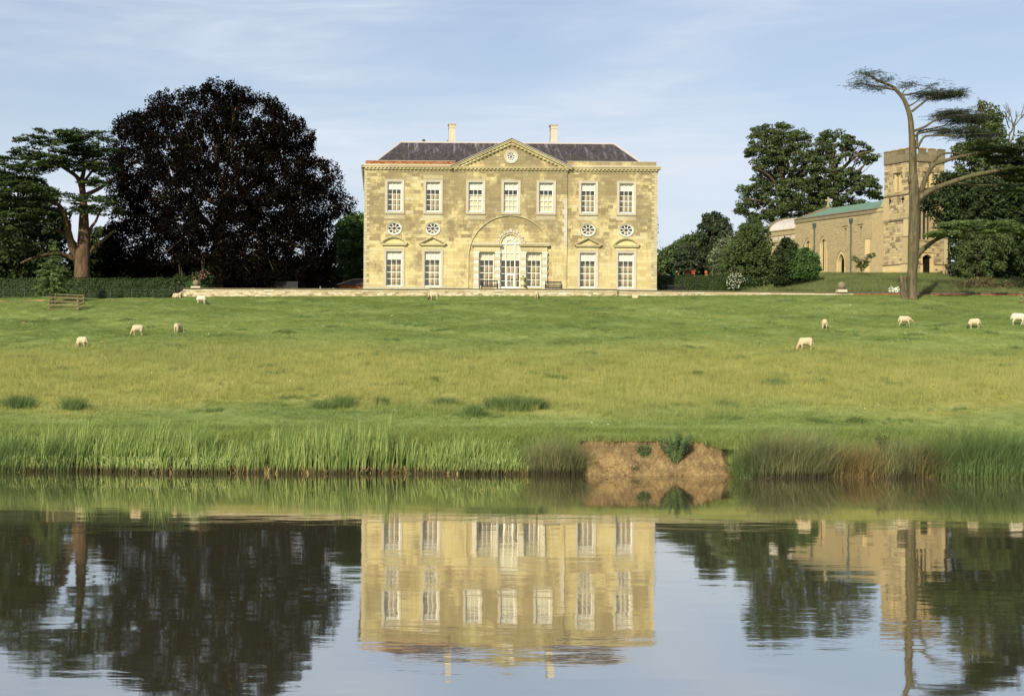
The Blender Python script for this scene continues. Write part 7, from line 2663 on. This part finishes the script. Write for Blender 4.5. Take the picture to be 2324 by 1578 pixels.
def sheep_mesh(name, pose, fleece, face, turn=0.0, k=1.0):
    mb = MB()
    dz = -0.27 if pose == 'lie' else 0.0
    wv_ = lambda: random.uniform(.96, 1.05)
    loft(mb, [(-.56, 0, .50 + dz, .05, .07, 0), (-.53, 0, .50 + dz, .13, .15, 0), (-.44, 0, .50 + dz, .185 * wv_(), .205, 0), (-.28, 0, .50 + dz, .205, .215 * wv_(), 0), (-.08, 0, .49 + dz, .22 * wv_(), .215, 0),
              (.12, 0, .49 + dz, .205, .21 * wv_(), 0), (.28, 0, .50 + dz, .175, .195, 0), (.38, 0, .50 + dz, .13, .15, 0), (.43, 0, .50 + dz, .06, .08, 0)])
    if pose == 'lie':
        nk = [(.26, 0, .34), (.40, .02, .42), (.46, .03, .52)]
        hd = [(.42, .03, .54), (.52, .04, .54), (.62, .05, .49), (.66, .05, .47)]
    elif pose == 'walk':
        nk = [(.28, 0, .52), (.44, turn * .1, .50), (.58, turn * .15, .43)]
        hd = [(.54, turn * .15, .46), (.63, turn * .2, .41), (.74, turn * .25, .33), (.78, turn * .27, .30)]
    else:
        nk = [(.26, 0, .48), (.40, turn * .10, .36), (.50, turn * .2, .22)]
        hd = [(.47, turn * .18, .26), (.53, turn * .25, .20), (.58, turn * .32, .09), (.59, turn * .34, .045)]
    mb.tube(nk, [.17, .125, .085], 10)
    mb.tube(hd, [.055, .078, .055, .035], 10)
    e_ = Vector(hd[0])
    for s in (-1, 1):
        mb.tube([e_ + Vector((0, s * .04, .03)), e_ + Vector((-.03, s * .15, .055)), e_ + Vector((-.035, s * .18, .04))], [.025, .028, .014], 6)
    mb.tube([(-.54, 0, .52 + dz), (-.60, 0, .44 + dz), (-.61, 0, .30 + dz)], [.05, .04, .03], 7)
    if pose == 'lie':
        for s in (-1, 1):
            mb.tube([(.22, s * .12, .12), (.34, s * .16, .05), (.24, s * .17, .035)], [.07, .04, .03], 7)
            mb.tube([(-.34, s * .12, .14), (-.22, s * .21, .07), (-.36, s * .22, .035)], [.11, .06, .03], 7)
    else:
        st = .11 if pose == 'walk' else .045
        for s in (-1, 1):
            a, b = s * st, -s * st * .9
            mb.tube([(-.40, s * .11, .42), (-.36 + a * .3, s * .12, .30), (-.45 + a * .7, s * .12, .20), (-.42 + a, s * .12, .10), (-.41 + a, s * .12, 0)], [.12, .085, .045, .033, .036], 8)
            mb.tube([(.24, s * .10, .40), (.25 + b * .4, s * .11, .26), (.26 + b * .7, s * .11, .15), (.26 + b, s * .11, 0)], [.10, .062, .038, .036], 8)
    mb.v = [(x * k, y * k, z * k) for x, y, z in mb.v]
    hv, nv = Vector(hd[2]), Vector(hd[1])
    def ff(c):
        c = Vector(c) / k
        if (c - hv).length < .125 or ((c - nv).length < .10) or (abs(c.y - hd[0][1]) > .075 and (c - e_).length < .2 and c.x > hd[0][0] - .09):
            return 1
        return 0
    me = fused(name, mb, [M[fleece], M[face]], ff, 0.027)
    for v in me.vertices:
        v.co.x *= 0.72
        v.co.y *= 0.95
    return me

GRP = 'sheep grazing on the pasture'
SH = [  # x, y of feet, facing angle (0 = right, 180 = left, 90 = away), pose, fleece, face, scale, turn, label
    (185, 789.5, 152, 'graze', 'fleece', 'face_pink', 1.0, 0, 'grazing sheep turned half away, lowest and furthest left on the slope'),
    (311, 761, 186, 'graze', 'fleece', 'face_pink', 1.0, 0, 'grazing sheep in left profile, between the lowest left sheep and the rear-facing one'),
    (404, 754.5, 68, 'graze', 'fleece', 'face_pink', .9, -.9, 'sheep seen from behind grazing to its right, right of the two left hand grazers'),
    (403, 676, 8, 'lie', 'fleece', 'face_pink', 1.0, 0, 'sheep lying down with raised head at the left end of the terrace wall'),
    (458, 690, 3, 'graze', 'fleece_white', 'face_dark', 1.0, 0, 'pale sheep grazing to the right with dark muzzle below the left stone ball'),
    (983, 681.5, 186, 'graze', 'fleece', 'face_dark', 1.06, 0, 'dark-faced sheep grazing leftwards under the step in the terrace wall'),
    (1217.5, 677.5, 75, 'graze', 'fleece', 'face_pink', .85, -.8, 'small sheep seen from behind below the right hand front bench'),
    (1440, 677.5, 160, 'lie', 'fleece', 'face_pink', .72, 0, 'small sheep lying curled in front of the wall near the house corner'),
    (1870, 746, 78, 'graze', 'fleece', 'face_pink', .98, -.8, 'sheep seen from behind, above the grazing sheep on the right slope'),
    (1825.5, 795.5, 178, 'graze', 'fleece', 'face_pink', 1.13, 0, 'largest grazing sheep, facing left, lowest on the right slope'),
    (2053, 740, -4, 'walk', 'fleece', 'face_pink', 1.05, 0, 'sheep walking right with lowered head below the bare cedar'),
    (2209, 746, 155, 'graze', 'fleece', 'face_dark', 1.0, .5, 'dark-faced sheep grazing towards the left beneath the right hand mound'),
    (2311, 737, -12, 'graze', 'fleece_white', 'face_pink', 1.18, 0, 'whitest sheep, cut off by the right edge of the view'),
]
for (x_, y_, an, pose, fl, fc, k, tn, lb) in SH:
    q = on_ground(x_, y_ , 60)
    o = link('sheep', sheep_mesh('sheep', pose, fl, fc, tn, k), loc=(q.x, q.y, q.z - .02))
    o.rotation_euler = (0, 0, R(an))
    tag(o, lb, 'sheep', GRP)

# ------------------------------------------------------------------ benches
def bench(px, D, w, label, kind, z0=None, group='garden benches'):
    x_ = P(px, 650, D).x
    z_ = 9.78 if z0 is None else z0
    t = thing('garden_bench', label, 'bench', (x_, D, z_), group)
    m_ = M['black_wood']
    H_ = .92
    for s in (-1, 1):
        mb = MB()
        e = s * (w / 2 - .035)
        mb.box(e - .035, e + .035, .42, .49, 0, H_ + .02)
        mb.build('leg', m_, t)
        mb = MB()
        mb.box(e - .035, e + .035, -.10, -.03, 0, .62)
        mb.build('leg', m_, t)
        mb = MB()
        mb.box(e - .045, e + .045, -.13, .45, .62, .66)
        mb.build('arm_rest', m_, t)
    for k in range(5):
        mb = MB()
        mb.box(-w / 2 + .075, w / 2 - .075, -.09 + k * .10, -.01 + k * .10, .40, .43)
        mb.build('seat_slat', m_, t)
    mb = MB()
    mb.box(-w / 2 + .07, w / 2 - .07, -.08, -.045, .30, .40)
    mb.build('seat_rail', m_, t)
    if kind == 'v':
        for (a, b) in ((H_ - .09, H_), (.50, .56)):
            mb = MB()
            mb.box(-w / 2 + .07, w / 2 - .07, .43, .48, a, b)
            mb.build('back_rail', m_, t)
        n_ = 13
        for k in range(n_):
            xx = -w / 2 + .13 + k * (w - .26) / (n_ - 1)
            mb = MB()
            mb.box(xx - .021, xx + .021, .445, .465, .56, H_ - .09)
            mb.build('back_slat', m_, t)
    elif kind == 'h':
        for k in range(6):
            mb = MB()
            mb.box(-w / 2 + .05, w / 2 - .05, .44, .465, .46 + k * .08, .515 + k * .08)
            mb.build('back_slat', m_, t)
    else:
        for (a, b) in ((H_ - .08, H_), (.46, .53)):
            mb = MB()
            mb.box(-w / 2 + .07, w / 2 - .07, .43, .48, a, b)
            mb.build('back_rail', m_, t)
        n_ = 17
        for k in range(n_):
            xx = -w / 2 + .14 + k * (w - .28) / (n_ - 1)
            for s in (-1, 1):
                mb = MB()
                mb.tube([(xx - s * .09, .455 + s * .006, .53), (xx + s * .09, .455 + s * .006, H_ - .08)], .014, 4)
                mb.build('back_slat', m_, t)
    return t
bench(1111, 123.9, 1.45, 'dark wooden slatted bench before the left light of the arched window', 'v', 9.86)
bench(1256.5, 123.9, 1.45, 'dark wooden slatted bench right of the arched window', 'v', 9.80)
bench(649.5, 127.3, 2.0, 'long dark bench with horizontal slats in the shade under the copper beech', 'h', 9.78)
bench(1531.5, 128.6, 1.98, 'long dark lattice-backed bench standing before the hedge right of the house', 'x', 9.78)

# urn by the door
u_ = P(1186.3, 650, 125.45)
ur = thing('stone_urn', 'mossy stone urn with a spiky plant on a pedestal right of the garden door', 'urn', (u_.x, 125.45, 9.78))
mb = MB()
mb.box(-.24, .24, -.24, .24, 0.0, .22, .5)
mb.box(-.19, .19, -.19, .19, .22, .40, .9)
mb.build('pedestal', M['urn'], ur)
mb = MB()
mb.lathe((0, 0, .40), [(.16, 0), (.16, .05), (.07, .09), (.06, .14), (.16, .20), (.23, .30), (.23, .40), (.16, .46), (.11, .50), (.12, .66), (.20, .82), (.30, .90), (.30, .94), (.24, .95)], 16)
mb.build('urn_body', M['urn'], ur, smooth=True)
n = 26
th = RS.uniform(0, 6.28, n)
B = np.stack([np.cos(th) * .04, np.sin(th) * .04, np.full(n, 1.3)], 1)
link('agave_leaves', npmesh('agave_leaves', blades(B, RS.uniform(.18, .34, n), np.stack([np.cos(th), np.sin(th)], 1) * RS.uniform(.03, .2, (n, 1)), np.full(n, .02), 2, .5, .1), 4, L['bright']), ur)

# ------------------------------------------------------------------ fences
rl = P(404, 668, 120.4)
rg = thing('iron_railing', 'short black iron railing between the hedge end and the terrace wall', 'railing', (rl.x, 120.4, ghf(rl.x, 120.4)))
x1_ = P(417, 668, 120.4).x - rl.x
k = 0
for i in range(6):
    mb = MB()
    xx = -.15 + (x1_ + .1) * i / 5
    r_ = .028 if i in (1, 4) else .015
    mb.tube([(xx, 0, -.2), (xx, 0, 1.05)], r_, 6)
    if i in (1, 4):
        mb.lathe((xx, 0, 1.05), [(.02, 0), (.045, .03), (.03, .07), (0, .09)], 8)
    mb.build('post' if i in (1, 4) else 'bar', M['iron'], rg)
for z_ in (.2, .92):
    mb = MB()
    mb.tube([(-.15, 0, z_), (x1_ - .05, 0, z_)], .014, 5)
    mb.build('rail', M['iron'], rg)
wf_ = thing('wire_fence', 'thin post and wire fence running along the foot of the clipped hedge', 'fence', (hl0.x - 8, 117.9, ghf(hl0.x - 8, 117.9)))
xa, xb = hl0.x - 8, rl.x - .2
ya, yb = 118.0, 119.6
n = 14
pp = []
for i in range(n + 1):
    t = i / n
    xx, yy = xa + (xb - xa) * t, ya + (yb - ya) * t
    zz = ghf(xx, yy)
    pp.append(Vector((xx, yy, zz)) - wf_.location)
    mb = MB()
    p = pp[-1]
    mb.tube([p + Vector((0, 0, -.2)), p + Vector((0, 0, .78))], .017, 5)
    mb.build('post', M['wire'], wf_)
for hgt in (.42, .72):
    mb = MB()
    mb.tube([p + Vector((0, 0, hgt)) for p in pp], .006, 4, cap=False)
    mb.build('wire', M['wire'], wf_)

# part of another tree guard at the right edge
gq = on_ground(2316, 689, 90)
gr_ = thing('tree_guard', 'corner of a wooden rail guard at the right edge of the pasture', 'fence', tuple(gq))
for xx in (0, 1.2, 2.4):
    mb = MB()
    mb.box(xx - .05, xx + .05, -.05, .05, -.2, .95, random.random())
    mb.build('post', M['grey_wood'], gr_)
for z_ in (.18, .52, .90):
    mb = MB()
    mb.tube([(-.22, -.09, z_), (1.2, -.09, z_ + .01), (2.6, -.09, z_)], .042, 6, random.random())
    mb.build('rail', M['grey_wood'], gr_)
mb = MB()
mb.tube([(0, 0, .9), (0, 1.2, .9), (0, 2.4, .9)], .042, 6)
mb.build('rail', M['grey_wood'], gr_)

# ------------------------------------------------------------------ outbuildings
a, b = P(770, 651, 136), P(832, 651, 136)
ob = thing('outbuilding', 'low brick outbuilding with grey slate roof between the beech and the house', 'building', (a.x, 136, 9.7))
w_ = b.x - a.x
zt = P(800, 634.5, 139).z - 9.7
ze = P(800, 645, 136).z - 9.7
mb = MB()
mb.box(0, w_, 0, 5, -.2, ze, .4)
mb.build('wall', M['brick'], ob)
mb = MB()
u = 0.0
zz = ze - .6
while zz < ze - .03:
    u = 0.0
    while u < w_ - .1:
        mb.box(u, min(u + .215, w_), -.012, 0, zz, zz + .065, random.random())
        u += .225
    zz += .075
mb.build('bricks', M['brick'], ob, kind='stuff')
mb = MB()
mb.add([(-.2, -.2, ze - .05), (w_, -.2, ze - .05), (w_, 2.6, zt), (1.2, 2.6, zt), (-.2, 5.2, ze - .05), (w_, 5.2, ze - .05)], [(0, 1, 2, 3), (3, 2, 5, 4), (0, 3, 4)])
rf = mb.build('roof', M['slate'], ob)
mb = MB()
mb.tube([(1.2, 2.6, zt), (w_, 2.6, zt)], .08, 6)
mb.tube([(-.2, -.2, ze - .05), (1.2, 2.6, zt)], .06, 6)
mb.build('ridge_tile', M['lead'], rf)

def pt(x_, y_, D=142.0):
    p = P(x_, y_, D)
    return p
c0 = pt(1480, 660)
gh_ = thing('garden_pavilion', 'orange brick gable with stone finial rising over the hedge beside the house', 'building', (c0.x, 142, 9.8))
def lc(x_, y_):
    p = pt(x_, y_)
    return (p.x - c0.x, p.z - 9.8)
mb = MB()
mb.prism([lc(1470, 660), lc(1502, 660), lc(1502, 623), lc(1494, 616), lc(1486, 613), lc(1476, 617), lc(1470, 623)], -3, 0, lambda u, v, w: (u, -w, v), .6)
mb.build('gable', M['brick'], gh_)
mb = MB()
pl_ = [lc(1469, 624.5), lc(1476, 618), lc(1486, 613), lc(1495, 616.5), lc(1503, 624.5)]
for p_, q_ in zip(pl_[:-1], pl_[1:]):
    mb.tube([(p_[0], -.05, p_[1]), (q_[0], -.05, q_[1])], .07, 5)
mb.build('gable_coping', M['church_trim'], gh_)
f_ = lc(1486.5, 613)
mb = MB()
mb.box(f_[0] - .14, f_[0] + .14, -.2, .08, f_[1], f_[1] + .18)
mb.lathe((f_[0], -.06, f_[1] + .18), [(.05, 0), (.17, .10), (.19, .22), (.10, .36), (.03, .44)], 10)
mb.build('finial', M['church_trim'], gh_)

c0 = pt(1568, 660)
g2 = thing('brick_outhouse', 'low building behind the hedge with a twin red brick chimney and ball pier', 'building', (c0.x, 142, 9.8))
mb = MB()
mb.prism([lc(1540, 660), lc(1602, 660), lc(1602, 634), lc(1540, 634)], -4, 0, lambda u, v, w: (u, -w, v), .3)
mb.build('wall', M['red_brick'], g2)
mb = MB()
a_, b_ = lc(1538, 635), lc(1604, 635)
t_, s_ = lc(1556, 629.5), lc(1598, 622)
mb.add([(a_[0], -.1, a_[1]), (b_[0], -.1, b_[1]), (s_[0], 2, s_[1]), (t_[0], 2, t_[1]), (a_[0], 4, a_[1]), (b_[0], 4, b_[1])], [(0, 1, 2, 3), (3, 2, 5, 4), (0, 3, 4), (1, 5, 2)])
mb.build('roof', M['church_dark'], g2)
for (xa_, xb_) in ((1559, 1567), (1569, 1577)):
    p_, q_ = lc(xa_, 634), lc(xb_, 617)
    mb = MB()
    mb.box(p_[0], q_[0], .2, .8, p_[1], q_[1], .5)
    ch_ = mb.build('chimney', M['red_brick'], g2)
    mb = MB()
    mb.box(p_[0] - .05, q_[0] + .05, .14, .86, q_[1], q_[1] + .12, .2)
    mb.box(p_[0] - .09, q_[0] + .09, .10, .90, q_[1] + .12, q_[1] + .19, .1)
    mb.build('chimney_cap', M['red_brick'], ch_)
p_, q_ = lc(1598.5, 640), lc(1603.5, 622)
mb = MB()
mb.box(p_[0], q_[0], -.3, 0, p_[1] - 1, q_[1], .9)
mb.build('pier', M['brick'], g2)
mb = MB()
mb.lathe(((p_[0] + q_[0]) / 2, -.15, q_[1]), [(.18 * math.sin(a), .18 - .18 * math.cos(a)) for a in np.linspace(.2, math.pi, 8)], 12)
mb.build('ball', M['red_brick'], g2, smooth=True)

# small pale specks on the turf: daisies and stones
n = 130
x, y = field_points(n, 58, 118)
C = np.stack([x, y, gh(x, y) + .07], 1)
sp = link('daisies', npmesh('daisies', leaf_quads(C, unit(RS.normal(size=(n, 3)) * .3 + np.array([0, -.4, 1])), .035, .9), 4, L['flower']), kind='stuff')
sp['label'] = 'scattered pale daisies and pebbles on the pasture'
for (px_, py_) in ((400 / 1.7633 * 1.0 + 8, 775), (1957, 752), (54, 733)):
    q = on_ground(px_, py_, 60)
    mb = MB()
    mb.lathe((0, 0, -.03), [(.22, 0), (.17, .07), (.08, .12), (0, .14)], 9, random.random())
    o = mb.build('molehill', M['clay'], smooth=True)
    o.location = q
    tag(o, 'small dark molehill on the turf' + (' near the lowest left sheep' if px_ < 300 and px_ > 100 else (' right of the rear-facing sheep on the right slope' if px_ > 300 else ' at the far left of the pasture')), 'molehill')

n = 40
px_ = RS.choice([1730, 1880, 1960, 40, 620, 1680, 930, 1560], n) + RS.normal(size=n) * 12
X = (px_ - VX) * 54.2 / F
C = np.stack([X, shore(X) - .75 - RS.rand(n) * .35, np.full(n, .012)], 1)
fl_ = link('floating_leaves', npmesh('floating_leaves', leaf_quads(C, np.tile(np.array([0, 0, 1.0]), (n, 1)), .07, .5), 4, L['straw']), kind='stuff')
fl_['label'] = 'dead reed leaves floating along the water edge'
